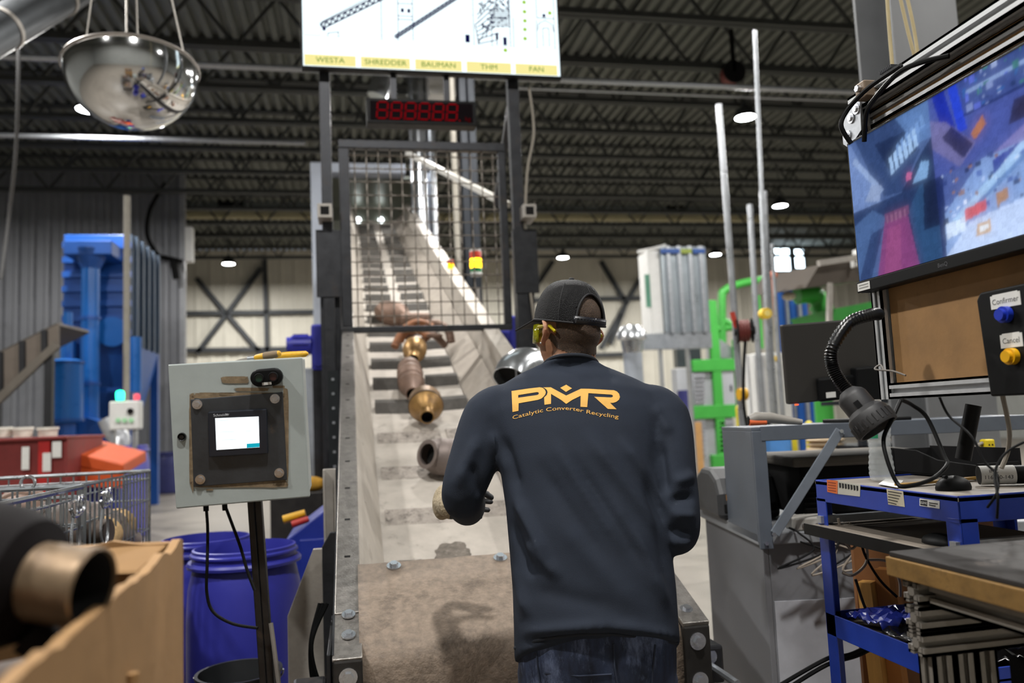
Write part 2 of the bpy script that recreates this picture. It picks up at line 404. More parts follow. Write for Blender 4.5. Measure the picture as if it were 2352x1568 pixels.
# trough walls: left leans in, right has an upright upper plate and a skirt
MB().shell([[C(.078, .2, -.002), C(.078, CL, -.002)], [C(.09, .2, -.03), C(.09, CL, -.03)], [C(.175, .2, HB + .01), C(.175, CL, HB + .01)]]).build('trough_wall', wall_m, cv, solid=.006)
MB().shell([[C(1.0, .2, -.002), C(1.0, CL, -.002)], [C(.965, .2, -.2), C(.965, CL, -.2)]]).build('trough_wall', wall_m, cv, solid=.006)
MB().shell([[C(.962, .2, -.17), C(.962, CL, -.17)], [C(.80, .2, HB + .012), C(.80, CL, HB + .012)]]).build('rubber_skirt', mat('skirt', '#9a9288', .75, 0, .15, 9, .1, 60, ('#6d655c', .35, 7)), cv, solid=.006)
for k in range(12):
    for u, h, dx in ((.105, -.09, 1), (.978, -.12, -1)): hexbolt(C(u, .5 + k * .62, h), X * dx + CN * .3, .007, False, cv, wall_m)
# outside skins of the channel
for u in (-.001, W): MB().ob(C(u - .003, .02, 0), X * .006, CA * (CL - .02), CN * -.42).build('side_skin', steel, cv)
belt = cbox(.15, .84, .1, CL, HB - .012, HB).build('belt', belt_m, cv)
# rows of cleats, a left and a right one each
def cleat(u0, u1, v, m, hh=.03, sk=0):
    mb = MB(); p = []
    for u, dv in ((u0, 0), (u1, sk)):
        p += [C(u, v - .07 + dv, HB), C(u, v + .07 + dv, HB), C(u, v + .06 + dv, HB + hh), C(u, v - .0 + dv, HB + hh)]
    mb.add(p, [(0, 3, 2, 1), (4, 5, 6, 7), (0, 1, 5, 4), (1, 2, 6, 5), (2, 3, 7, 6), (3, 0, 4, 7)]); return mb.build('cleat', m, belt)
cl_d = mat('cleat_rubber', '#4d4a46', .85, 0, .25, 20, .15, 70); cl_l = mat('cleat_dusty', '#a09890', .8, 0, .25, 30, .4, 50, ('#2d2925', .5, 22))
vv = 1.43; k = 0
while vv < CL - .3:
    m = cl_l if vv < 2.7 else cl_d
    if m is cl_l: cleat(.2, .56, vv, m, .014, -.01); cleat(.6, .79, vv + .02, m, .014)
    else: cleat(.2, .455, vv, m, .05, -.02); cleat(.56, .79, vv + (.0 if k % 2 else .02), m, .05, .03)
    vv += (.48 if vv < 2.5 else .46); k += 1
# rubber apron over the tail pulley: flat, then bent over and hanging down
prof = [C(0, .47, .006), C(0, .3, .006), C(0, .14, .006), C(0, .08, .001), C(0, .05, -.012)]
b0 = prof[-1]; prof += [b0 + V((0, -.02, -.02)), b0 + V((0, -.03, -.05)), b0 + V((0, -.03, -.12)), b0 + V((0, -.02, -.42))]
grid = []
for i, p in enumerate(prof): grid.append([p + X * (.072 + .96 * k / 24) + V((0, 0, .006 * noise.noise(V((k * .35, i * .9, 1)))) ) for k in range(25)])
ap = MB().shell(grid).build('apron', apron_m, cv, True, ang=60, solid=.008)
for uu in (.19, .55, .91): hexbolt(C(uu, .44, .011), CN, .014, True, ap)
hexbolt(C(.19, .44, .012), CN, .014, True, ap)
for i in range(3): cbox(.2 + i * .25, .3 + i * .27, .52, .53, HB, HB + .002).build('rivet_strip', dark_m, belt)
# oily patches on belt and apron
def patch(px, py, w_, h_, hgt, seed, m, par, nm='oil_stain'):
    pts = []
    for k in range(30):
        a_ = 2 * pi * k / 30; j = 1 + .45 * noise.noise(V((cos(a_) * 1.7, sin(a_) * 1.7, seed))) + .2 * noise.noise(V((k * .8, seed, 2)))
        pts.append(onbelt(px + w_ * cos(a_) * j, py + h_ * sin(a_) * j, hgt))
    MB().prism(pts, CN * .0004).build(nm, m, par)
stain_m = mat('oil_stain', '#6b645c', .6, 0, .35, 40, .2, 80, ('#a29a90', .4, 26))
patch(1040, 1268, 42, 20, HB + .0006, 3, stain_m, belt); patch(960, 1292, 60, 7, HB + .0006, 5, stain_m, belt)
# supports down to the floor
for v in (.35, 3.55, 7.2, 11.2):
    for u in (-.03, W + .03):
        p = C(u, v, -.35); MB().bar(p, V((p.x, p.y, 0)), .07).build('support_leg', steel, cv)
    p = C(-.03, v, -.4); MB().bar(p, p + X * (W + .06), .06).build('cross_member', steel, cv)
# take-up brackets beside the tail, left and right
for sgn, u in ((-1, -.01), (1, W + .01)):
    o = C(u, .35, -.1)
    MB().ob(o + V((0, -.25, -.35)), X * sgn * .012, V((0, .5, 0)), Z * .3).build('bracket_plate', steel, cv, bev=.003)
    q = o + V((sgn * .07, -.12, -.22)); MB().cyl(q - V((0, .25, 0)), q + V((0, .2, 0)), .012, n=8).build('take_up_rod', galv, cv)
    MB().bx(q.x - .05, q.x + .05, q.y - .06, q.y + .06, q.z - .06, q.z + .06).build('bearing_block', steel, cv, bev=.01)
    hexbolt(q + V((0, -.06, .03)), (0, -1, .2), .014, True, cv)
br = galv_d
p = at(700, 1330, 2.75)
MB().prism([p + V((-.06, 0, -.12)), p + V((-.06, 0, -.55)), p + V((.06, 0, -.55)), p + V((.06, 0, .1)), p + V((.03, 0, .1))], V((0, .02, 0))).build('guard_plate', br, cv, bev=.003)
p = at(728, 1300, 2.95)
MB().prism([p + V((-.05, 0, -.05)), p + V((-.05, 0, -.55)), p + V((.08, 0, -.55)), p + V((.08, 0, .12)), p + V((.05, 0, .12))], V((0, .02, 0))).build('guard_plate', steel, cv, bev=.003)
# upright channels next to the left skin
a = aty(742, 1078, 3.55); b = aty(771, 1078, 3.55)
ch = MB().bx(a.x, b.x, 3.55, 3.6, 0, a.z)
ch.bx(a.x, a.x + .008, 3.5, 3.55, 0, a.z).bx(b.x - .008, b.x, 3.5, 3.55, 0, a.z)
ch.build('side_channel', galv_d, cv)
a = aty(752, 852, 5.1); b = aty(776, 852, 5.1)
pp = MB().bx(a.x, b.x, 5.1, 5.16, 0, a.z).build('perforated_post', mat('black_post', '#24282a', .5, .5), cv)
for k in range(9): MB().bx((a.x + b.x) / 2 - .008, (a.x + b.x) / 2 + .008, 5.095, 5.101, a.z - .06 - k * .09, a.z - .045 - k * .09).build('slot', galv, pp)
# black hoses at the take-up
for k in range(3):
    a = at(735 + 8 * k, 1385, 2.6); tag(MB().tube(spl([a, a + V((-.03 - .01 * k, -.03, -.12)), a + V((-.02, -.02, -.26)), a + V((.04, 0, -.33)), a + V((.09, .02, -.25))]), .007, 8).build('hose', black, cv, True))

# ============================================================ PARTS LYING ON THE BELT
rust = mat('rusty_steel', '#7b6457', .6, .45, .25, 14, .15, 50, ('#4e342a', .4, 9))
rust2 = mat('tan_steel', '#a08468', .45, .7, .25, 12, .1, 50, ('#5f4028', .35, 8))
brass = mat('heat_tinted_steel', '#9a7848', .42, .65, .3, 9, .08, 60, ('#5b4433', .45, 7))
greyst = mat('aged_exhaust', '#7d726d', .55, .5, .2, 10, .12, 50, ('#55453c', .35, 8))
hole = mat('dark_inside', '#080707', .9, 0, 0)  # inner dark of bores, stub and strap holes put into the colour
darkr = mat('dark_rust', '#4d4038', .6, .4, .25, 12, .1, 50)
def conv(name, lab, c, ax, prof, m, ring=None, n=28, hole_r=None, m2=None, back=None):
    """lathed exhaust piece; prof list of (r, z) with several materials by split index"""
    t = thing(name, lab, 'car part', c); ax = V(ax).normalized()
    MB().lathe(prof, c, ax, n).build('shell', m, t, True, ang=50)
    if back: MB().lathe(back, c, ax, n).build('rear_shell', rust2, t, True, ang=50)
    if ring: 
        for r, z, wdt in ring: MB().lathe([(r - .004, z - wdt), (r, z - wdt), (r + .003, z), (r, z + wdt), (r - .004, z + wdt)], c, ax, n).build('weld_ring', m2 or m, t, True)
    if hole_r: MB().lathe([(hole_r, prof[-1][1]), (hole_r * .98, prof[-1][1] - .06), (0, prof[-1][1] - .06)], c, ax, n).build('bore', hole, t)
    return t
# 1 round bodied converter with brassy cone towards the camera
p = onbelt(978, 930, -.21); d = (onbelt(985, 978, -.24) - onbelt(976, 900, -.2)).normalized()
conv('catalytic_converter', 'round converter with a brassy cone and open pipe, nearest the elbow on the belt', p, d,
     [(.1, .0), (.106, .012), (.106, .02), (.1, .03), (.075, .075), (.046, .105), (.042, .13), (.042, .17), (.036, .17)], brass, [(.105, .016, .008)], hole_r=.036, m2=darkr, back=[(.0, -.16), (.045, -.16), (.045, -.13), (.075, -.1), (.1, -.07), (.102, .0)])
# 2 long canister behind it
p = onbelt(943, 868, -.21); d = (onbelt(949, 905, -.23) - onbelt(940, 838, -.2)).normalized()
conv('catalytic_converter', 'long rusty canister converter lying second behind the brassy cone on the belt', p, d,
     [(0, -.28), (.05, -.28), (.055, -.24), (.078, -.2), (.082, -.05), (.088, -.04), (.082, -.03), (.08, .12), (.085, .13), (.078, .14), (.055, .2), (.045, .24), (.045, .28), (.038, .28)], rust, [(.083, -.12, .006), (.084, .06, .006)], hole_r=.038)
# 3 manifold with shiny ball cone
p = onbelt(952, 806, -.2); d = (onbelt(948, 835, -.24) - onbelt(955, 790, -.18)).normalized()
conv('catalytic_converter', 'converter with a shiny golden ball shaped cone in the tangle of manifold pipes', p, d, [(0, -.12), (.06, -.12), (.085, -.07), (.09, -.02), (.085, .02), (.06, .07), (.045, .09), (.045, .14), (.04, .14)], brass, hole_r=.04)
mf = thing('exhaust_manifold', 'rusty branched exhaust manifold heaped behind the golden ball cone', 'car part', onbelt(965, 790, -.3))
q = onbelt(965, 782, -.2)
for k, pts in enumerate((((-.16, 0, .0), (-.1, .02, .1), (0, .04, .14), (.1, .03, .1)), ((-.1, .1, .02), (0, .1, .12), (.13, .08, .14), (.22, .02, .08), (.24, 0, -.02)), ((-.2, -.05, -.05), (-.14, 0, .05), (-.02, .02, .09), (.06, -.05, .02)), ((.02, 0, .0), (.1, -.02, .04), (.2, .05, -.04)))):
    MB().tube(spl([q + V(a) for a in pts]), .036 - .003 * k, 12).build('runner_pipe', rust if k % 2 else mat('rust_orange', '#8a5a3a', .65, .3, .3, 16, .2, 40, ('#4a3026', .4, 12)), mf, True)
MB().cb(q + V((.1, -.02, .03)), V((.06, .02, 0)), V((-.01, .05, 0)), V((0, 0, .012))).build('bolt_flange', rust, mf, bev=.004)
# 4 elbow pipe
el = thing('exhaust_elbow', 'wide rusty brown elbow pipe on the belt beside the left sleeve', 'car part', onbelt(1020, 1080, -.33))
pc = [onbelt(983, 1043, -.2), onbelt(1003, 1047, -.225), onbelt(1030, 1050, -.23), onbelt(1065, 1048, -.235), onbelt(1110, 1040, -.24)]
MB().tube(spl(pc, 6), [.062, .064, .068, .074, .08, .085, .09, .092, .093, .093, .093, .093, .092, .09, .088, .088, .086, .085, .083, .08, .075, .07, .06, .05, .045], 24, caps=False).build('pipe_wall', greyst, el, True, solid=.006)
d0 = (pc[0] - pc[1]).normalized(); MB().lathe([(.055, -.004), (.075, -.004), (.075, .008), (.055, .008)], pc[0], d0, 24).build('flange_ring', greyst, el, True)
MB().lathe([(.06, -.05), (0, -.05)], pc[0], d0, 20).build('bore', hole, el)
# 5 lump seen through the mesh
p = onbelt(905, 722, -.25)
conv('catalytic_converter', 'brown lump of a converter seen through the mesh guard low on the belt', p, CA * -.6 + X * .5, [(0, -.2), (.06, -.2), (.1, -.14), (.12, -.02), (.11, .08), (.06, .14), (.05, .2), (.04, .2)], rust, hole_r=.04)
p = onbelt(958, 733, -.25)
conv('catalytic_converter', 'small rusty pipe stub seen at the bottom rail of the mesh guard', p, X, [(0, -.14), (.05, -.14), (.06, 0), (.05, .12), (.04, .12)], rust, hole_r=.04)
# 6 silver sheet elbow leaning on the right trough wall
se = thing('heat_shield_elbow', 'bright silver sheet metal elbow leaning on the conveyor wall behind the shoulder', 'car part', onbelt(1205, 870, -.2))
pc = [at(1172, 872, 3.9), at(1182, 850, 3.95), at(1208, 838, 4.05), at(1240, 850, 4.15), at(1262, 885, 4.2), at(1268, 960, 4.2)]
MB().tube(spl(pc, 6), .088, 24, caps=False).build('sheet', mat('bright_sheet', '#d0d4d8', .25, .9, .12, 8, .1, 14), se, True, solid=.004)
MB().lathe([(.085, -.06), (0, -.06)], pc[0], pc[0] - pc[1], 24).build('bore', hole, se)
MB().bar(pc[0] + V((.03, -.02, -.08)), pc[0] + V((.03, 0, .08)), .01, .004).build('strap', chrome, se)

# ============================================================ MESH GUARD WITH POSTS
GY = 5.66
gt = thing('mesh_guard', 'square dark steel guard frame with woven wire mesh above the conveyor', 'guard', C(.55, 3.55, 0))
p0 = aty(777, 322, GY); p1 = aty(1176, 748, GY); gx0, gx1, gz1, gz0 = p0.x, p1.x, p0.z, p1.z - .03
ft = .085
for nm, q in (('frame_rail', (gx0, gx1, gz1 - ft * .75, gz1)), ('frame_rail', (gx0, gx1, gz0, gz0 + ft * .5)), ('frame_stile', (gx0, gx0 + ft * .85, gz0 + ft * .5, gz1 - ft * .75)), ('frame_stile', (gx1 - ft * .65, gx1, gz0 + ft * .5, gz1 - ft * .75))):
    MB().bx(q[0], q[1], GY - .03, GY + .03, q[2], q[3]).build(nm, steel, gt, bev=.006)
wm = mat('mesh_wire', '#6d665e', .5, .6, .15, 30, 0, 60, ('#5c4d40', .35, 20))
def wirepts(a, b, cells, amp, ph, ax):
    o = []
    for i in range(cells * 2 + 1): o.append(a + (b - a) * (i / (cells * 2)) + ax * amp * (1 if (i + ph) % 2 else -1))
    return o
for k in range(13):
    t = (k + .7) / 13.4; x = gx0 + ft * .6 + (gx1 - gx0 - ft) * t
    MB().tube(wirepts(V((x, GY, gz0 + .02)), V((x, GY, gz1 - .03)), 14, .005, k, Y_), .0048, 6).build('wire', wm, gt)
for k in range(13):
    z = gz0 + .03 + (gz1 - gz0 - .08) * (k + .9) / 13.5
    MB().tube(wirepts(V((gx0 + .03, GY, z)), V((gx1 - .03, GY, z)), 14, .005, k + 1, Y_), .0048, 6).build('wire', wm, gt)
# posts on both sides carry guard, display and screen
ps = thing('screen_stand', 'pair of dark steel posts beside the conveyor carrying guard, digit display and big screen', 'stand', C(.55, 3.55, -.5))
zt = aty(990, 60, GY).z
for px, sx, ww in ((752, -1, .075), (1191, 1, .085)):
    a = aty(px, 500, GY + .02)
    MB().bx(a.x - ww / 2, a.x + ww / 2, GY + .0, GY + .07, 0, zt).build('post', steel, ps, bev=.004)
    b = aty(px + (2 if sx < 0 else 12), 492, GY)
    bz = aty(px, 490, GY).z
    MB().bx(b.x - .07, b.x + .07, GY + .07, GY + .16, 0, bz - .1).build('hinge_post', steel, ps, bev=.004)
    # square stub, a black plate on its end for the dark inside
    hs = MB().bx(b.x - .05 + .02 * sx, b.x + .05 + .02 * sx, GY - .12, GY + .1, bz - .06, bz + .04).build('hollow_stub', galv_d, ps, bev=.004)
    MB().bx(b.x - .03 + .02 * sx, b.x + .03 + .02 * sx, GY - .122, GY - .12, bz - .04, bz + .02).build('bore', hole, hs)
    for dz in (-.25, -.37): hexbolt((b.x + .05, GY + .06, bz + dz), (0, -1, 0), .014, False, ps)
    MB().prism([(b.x - .09, GY - .01, bz - .12), (b.x + .09, GY - .01, bz - .12), (b.x + .09, GY - .01, bz - .6), (b.x - .09, GY - .01, bz - .6)], V((0, .012, 0))).build('hinge_plate', steel, ps, bev=.003)
a = aty(1215, 200, GY); tag(MB().tube(spl([a, a + V((.02, 0, -.35)), a + V((-.05, 0, -.7)), a + V((-.08, .0, -1.3)), a + V((.0, 0, -2.2))]), .01, 8).build('cable', mat('beige_cable', '#8f887c', .6), smooth=True), 'beige cable hanging beside the right post of the big screen', 'cable')
a = aty(1178, 300, GY + .3); MB().bar(aty(1172, 245, GY + .2), aty(1140, 470, GY + 1.2), .05).build('back_strut', steel, ps)
# digit display
dd = thing('digit_display', 'black housing with six dim red seven segment digits below the big screen', 'display', aty(968, 290, GY - .1))
a = aty(841, 224, GY - .12); b = aty(1095, 288, GY - .12); zc = (a.z + b.z) / 2; hh = .092
MB().bx(a.x, b.x, GY - .12, GY + .0, zc - hh, zc + hh).build('housing', black, dd, bev=.006)
MB().bx(a.x + .025, b.x - .025, GY - .124, GY - .119, zc - hh + .022, zc + hh - .022).build('window_pane', mat('red_filter', '#0a0206', .75, 0, 0, spec=.1), dd)
for xx in (a.x + .2, b.x - .2): MB().bx(xx - .02, xx + .02, GY - .05, GY, zc + hh, zc + .33).build('hanger', steel, dd)
seg = emis('segment_red', '#8a0a14', .6)
dw = (b.x - a.x - .1) / 6.9
for k in range(6):
    x0 = a.x + .075 + k * dw; mb = MB(); w_, h_, t_, y0 = .072, .06, .011, GY - .1275
    def s_(px, pz, qx, qz): mb.bar(V((x0 + px + .12 * pz * .8, y0, zc + pz)), V((x0 + qx + .12 * qz * .8, y0, zc + qz)), t_, .002, up=V((0, 1, 0)))
    for pz in (-h_, 0, h_): s_(.008, pz, w_ - .008, pz)
    for px in (0, w_):
        s_(px, -h_ + .006, px, -.006); s_(px, .006, px, h_ - .006)
    mb.build('digit', seg, dd)
    MB().bx(x0 + w_ + .012, x0 + w_ + .022, GY - .128, GY - .1265, zc - h_ - .006, zc - h_ + .004).build('decimal_point', seg, dd)
lettering('kg', (b.x - .065, GY - .128, zc - h_ + .012), X, Z, .045, emis('segment_dim', '#7a0812', .35), dd)
# ============================================================ BIG SCREEN ABOVE THE CONVEYOR
SCR = 1.0
TY = GY - .1
a = aty(692, 160, TY); b = aty(1291, 178, TY); tvx0, tvx1 = a.x, b.x; tvz0 = (a.z + b.z) / 2; tvz1 = tvz0 + (tvx1 - tvx0) * .5625
tv = thing('display_screen', 'large bright flat screen showing a plant drawing with five yellow buttons', 'screen', ((tvx0 + tvx1) / 2, TY, tvz0))
MB().bx(tvx0, tvx1, TY, TY + .06, tvz0, tvz1).build('screen_case', black, tv, bev=.006)
MB().bx(tvx0 + .3, tvx1 - .3, TY + .06, GY + .02, tvz0 + .3, tvz1 - .3).build('mount_plate', steel, tv)
bz = .014
pan = MB().bx(tvx0 + bz, tvx1 - bz, TY - .002, TY + .001, tvz0 + bz + .006, tvz1 - bz).build('display_panel', emis('screen_white', '#eafaff', 1.3 * SCR), tv)
yb = emis('screen_yellow', '#f3e79a', .95 * SCR); gr = emis('screen_green', '#4f9a10', .6 * SCR); nb = emis('screen_navy', '#10124a', .7 * SCR); lb = emis('screen_pale', '#bfe0e8', .95 * SCR)
W2 = (tvx1 - tvx0) / (2172 - 128)          # one unit of the traced drawing in metres
def T(zx, zy): return V((tvx0 + (zx - 128 - max(0, zy) * .02 * (1 - (zx - 128) / 2044.) + 0) * W2, TY - .0035, tvz0 + (530 + (zx - 128) * .0375 - zy) * W2))
def lines(segs, w, m, nm, dy=0.):
    mb = MB()
    for s in segs:
        for p, q in zip(s[:-1], s[1:]):
            P, Q = T(*p), T(*q); P.y -= dy; Q.y -= dy
            if (Q - P).length > 1e-4: mb.bar(P, Q, w * W2, .0006, up=Y_)
    return tag(mb.build(nm, m, tv), kind='stuff')
for x0, x1, txt in ((160, 545, 'WESTA'), (580, 958, 'SHREDDER'), (995, 1362, 'BAUMAN'), (1398, 1757, 'THM'), (1790, 2135, 'FAN')):
    p = T(x0, 418 + (x0 - 128) * .0375); q = T(x1, 518 + (x0 - 128) * .0375)
    B = MB().bx(p.x, q.x, TY - .0035, TY - .0025, q.z, p.z).build('button_field', yb, tv)
    lettering(txt, ((p.x + q.x) / 2, TY - .005, (p.z + q.z) / 2), X, Z, 60 * W2, gr, tv, sx=1.1)
lat = []
def lattice(p, q, wd, n):
    p = V(p); q = V(q); d = (q - p); s = V((-d.y, d.x)).normalized() * wd
    lat.append([tuple(p), tuple(q)]); lat.append([tuple(p + s), tuple(q + s)])
    for i in range(n):
        a = p + d * (i / n); b_ = p + d * ((i + 1) / n); lat.append([tuple(a), tuple(b_ + s)]); lat.append([tuple(a), tuple(a + s)])
lattice((300, 215), (1050, -190), -42, 16); lattice((855, 285), (1560, -200), -24, 22)
lines(lat, 11, nb, 'drawing_lines')
thin = [[(290, 160), (640, -40)], [(290, 160), (300, 235)], [(742, -160), (742, 295)], [(335, 250), (335, 275)], [(415, 235), (415, 280)], [(335, 250), (415, 240)], [(870, -60), (870, 300)], [(985, -60), (985, 300)], [(870, 100), (985, 105)], [(870, 0), (985, 0)], [(870, 130), (985, 132)], [(1465, -150), (1465, 330)], [(1610, 170), (1610, 340)], [(1790, 95), (1785, 345)], [(1760, -80), (1760, 340)], [(1980, 110), (1978, 350)], [(2130, -80), (2125, 355)], [(1985, -80), (1985, 90)], [(1980, 95), (2128, 100)], [(1990, 200), (2000, 140), (2055, 115), (2110, 150), (2120, 210)], [(2030, 180), (2030, 340)], [(2080, 180), (2080, 340)], [(2030, 180), (2080, 180)]]
lines(thin, 6, nb, 'drawing_lines')
rnd = random.Random(5); dense = []
for k in range(60):
    zx = rnd.uniform(1500, 1760); zy = rnd.uniform(-140, 175); l = rnd.uniform(20, 70); dense.append([(zx, zy), (min(1765, zx + l * rnd.choice((0, 1, .6))), zy + l * rnd.choice((0, -.5, .7, 1)))])
for k in range(8): dense.append([(1495, 320 - k * 34), (1640, 290 - k * 55)]); dense.append([(1600, 30 + k * 20), (1765, 32 + k * 20)])
dense += [[(1500, 320), (1480, 160), (1560, 90)], [(1560, 260), (1640, 40)], [(1500, 310), (1600, 150)], [(1650, 230), (1650, 330)], [(1640, 230), (1670, 230)]]
lines(dense, 8, nb, 'drawing_lines')
for x0, y0, x1, y1 in ((1395, 245, 1432, 312), (1700, 262, 1730, 332), (893, 38, 917, 72), (943, 42, 967, 76), (2032, 60, 2058, 90), (295, 200, 320, 232), (1640, 235, 1662, 285)):
    p, q = T(x0, y0), T(x1, y1); MB().bx(p.x, q.x, TY - .005, TY - .0035, q.z, p.z).build('drawing_block', nb, tv)
for zx, zy in ((1885, 45), (1885, 122), (1882, 195), (1880, 272), (2095, 52), (1715, 372), (1885, -35)):
    p = T(zx, zy); MB().cyl(p, p - Y_ * .0012, 17 * W2, n=16).build('indicator_dot', emis('screen_lime', '#a8cf4a', .85 * SCR), tv)
lines([[(160, 270), (750, 298)], [(750, 298), (2140, 358)], [(160, 40), (275, 40), (275, 270), (160, 265), (160, 40)], [(160, 160), (275, 165)], [(1290, 80), (1460, 85)], [(1320, 40), (1410, 42)], [(1370, 365), (1570, 372)], [(1340, 415), (1610, 430)], [(1640, 400), (1760, 405)], [(1810, 430), (2100, 445)]], 4, lb, 'drawing_lines')

# ============================================================ FAR BACKGROUND, CENTRE
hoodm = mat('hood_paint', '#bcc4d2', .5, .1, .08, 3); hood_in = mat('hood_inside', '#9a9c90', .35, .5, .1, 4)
HY = C(0, 11.3).y
hd = thing('shredder_hood', 'tall grey portal hood into which the inclined belt runs', 'machine', (aty(820, 600, HY).x, HY, 0))
a = aty(713, 372, HY); b = aty(752, 372, HY); e2 = aty(930, 372, HY); zt = a.z; zb = aty(820, 396, HY).z
MB().bx(a.x, b.x, HY, HY + .35, 0, zt).build('hood_column', hoodm, hd, bev=.01)
MB().bx(b.x, e2.x, HY, HY + .35, zb, zt).build('hood_beam', hoodm, hd, bev=.01)
r1 = aty(962, 420, HY); r2 = aty(1002, 420, HY)
MB().bx(r1.x, r2.x, HY, HY + .35, 0, zb).build('hood_column', hoodm, hd, bev=.01)
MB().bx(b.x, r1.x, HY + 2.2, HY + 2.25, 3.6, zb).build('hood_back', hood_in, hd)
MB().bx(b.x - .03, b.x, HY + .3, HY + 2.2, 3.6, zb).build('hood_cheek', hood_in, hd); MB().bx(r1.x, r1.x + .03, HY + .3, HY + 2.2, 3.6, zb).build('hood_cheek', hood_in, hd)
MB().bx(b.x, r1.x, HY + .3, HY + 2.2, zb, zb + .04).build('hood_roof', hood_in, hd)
p = aty(862, 536, HY + 1.2); MB().cb(p, V((.55, 0, 0)), V((0, .02, 0)), V((0, 0, .1))).build('chute_lip', mat('chute_blue', '#b5cbe2', .4), hd)
for px, py in ((820, 435), (857, 435), (823, 506), (875, 506)):
    q = aty(px, py, HY + 2.18); MB().cyl(q, q - Y_ * .05, .05, n=14).build('glowing_disc', emis('disc_glow', '#f2fbff', 6), hd)  # small glowing discs at four bright spots on the hood back
for dz in (.0,): MB().bx(a.x - .02, r2.x + .02, HY - .02, HY + .4, 1.6, 1.75).build('tie_rail', hoodm, hd)
# silver dust pipes next to the hood
pipem = mat('spiral_pipe', '#c3c7cc', .22, .9, .1, 6)
def vpipe(name, lab, x0, x1, y0, y1, Y, m, bands=3, zmin=None):
    p = aty((x0 + x1) / 2, y0, Y); q = aty((x0 + x1) / 2, y1, Y); r = abs(aty(x1, y0, Y).x - aty(x0, y0, Y).x) / 2; zz = q.z if zmin is None else zmin
    t = thing(name, lab, 'pipe', (p.x, Y, zz)); MB().cyl((p.x, Y, zz), (p.x, Y, p.z), r, n=18).build('pipe_run', m, t, True)
    for k in range(bands): z = zz + (p.z - zz) * (k + .5) / bands; MB().cyl((p.x, Y, z), (p.x, Y, z + .05), r * 1.07, n=18).build('band', m, t, True)
    return t
vpipe('dust_pipe', 'thick shiny silver pipe rising left of the black column behind the digit display', 933, 972, 120, 575, HY - .3, pipem, 5, 0)
vpipe('dust_pipe', 'thin shiny silver pipe right next to the thick one behind the guard', 976, 992, 120, 560, HY - .1, pipem, 4, 0)
e = thing('dust_pipe_branch', 'short slanting silver pipe just under the big screen left of the thick pipe', 'pipe', aty(880, 215, HY - .3))
MB().cyl(aty(895, 120, HY - .6), aty(866, 222, HY - .6), .16, n=18).build('pipe_run', pipem, e, True)
colb = mat('dark_blue_steel', '#23282f', .5, .4)
for x0, x1, y0, Y, lab in ((962, 984, 140, HY + .6, 'narrow black column beside the silver pipes behind the guard'), (1052, 1086, 130, 10.2, 'wide black column behind the right half of the mesh guard')):
    a = aty(x0, y0, Y); b = aty(x1, y0, Y); mb = MB().bx(a.x, b.x, Y, Y + .03, 0, 8.0); mb.bx((a.x + b.x) / 2 - .015, (a.x + b.x) / 2 + .015, Y, Y + .25, 0, 8.0).bx(a.x, b.x, Y + .25, Y + .28, 0, 8)
    tag(mb.build('machine_column', colb), lab, 'column')
p = aty(1040, 280, 9.6); tag(MB().cyl((p.x, 9.6, 0), (p.x, 9.6, aty(1040, 120, 9.6).z), .036, n=10).build('conduit_pipe', mat('cream_pipe', '#9a958a', .5), smooth=True), 'pale upright conduit in front of the wide black column', 'pipe')
tag(MB().bar(aty(936, 352, 10.5), aty(1166, 470, 7.6), .06).build('brace_bar', mat('pale_bar', '#b5b3ac', .5, .2)), 'pale diagonal bar sloping down behind the mesh guard', 'bar')
a = aty(985, 190, 12); b = aty(1048, 218, 12); tag(MB().bx(a.x, b.x, 12, 12.5, b.z, a.z + .3).bx((a.x + b.x) / 2 - .03, (a.x + b.x) / 2 + .03, 12.2, 12.26, a.z, 7.2).build('junction_cabinet', white, bev=.02), 'cream box under the big screen beside the black column', 'cabinet')
# stack light and beacon
def stack(px, py, Y, lab, tiers, r):
    q = aty(px, py, Y); t = thing('stack_light', lab, 'light', (q.x, Y, q.z - .35)); z = q.z
    MB().cyl((q.x, Y, 0), (q.x, Y, z - .12), r * .45, n=10).build('stem', galv_d, t, True)
    for nm, m, h in tiers: MB().lathe([(0, 0), (r, 0), (r * 1.03, .01), (r * 1.03, h - .01), (r, h), (0, h)], (q.x, Y, z), n=18).build(nm, m, t, True); z += h
    return t
stack(1094, 634, 7.6, 'stack light with red, glowing yellow and green tiers seen through the guard', (('base_tier', white, .035), ('green_tier', mat('green_lens', '#1f8a4c', .25), .045), ('yellow_tier', emis('yellow_lamp', '#ffc21a', 6.), .09), ('red_tier', mat('red_lens', '#b8402e', .3, 0, 0, emit=('#b83020', .35)), .07), ('cap', white, .02)), .055)
stack(1035, 622, 7.9, 'small glowing amber beacon left of the stack light', (('amber_tier', emis('amber_lamp', '#ffa30f', 5.), .07), ('red_tier', mat('red_lens', '#b8402e'), .04)), .032)
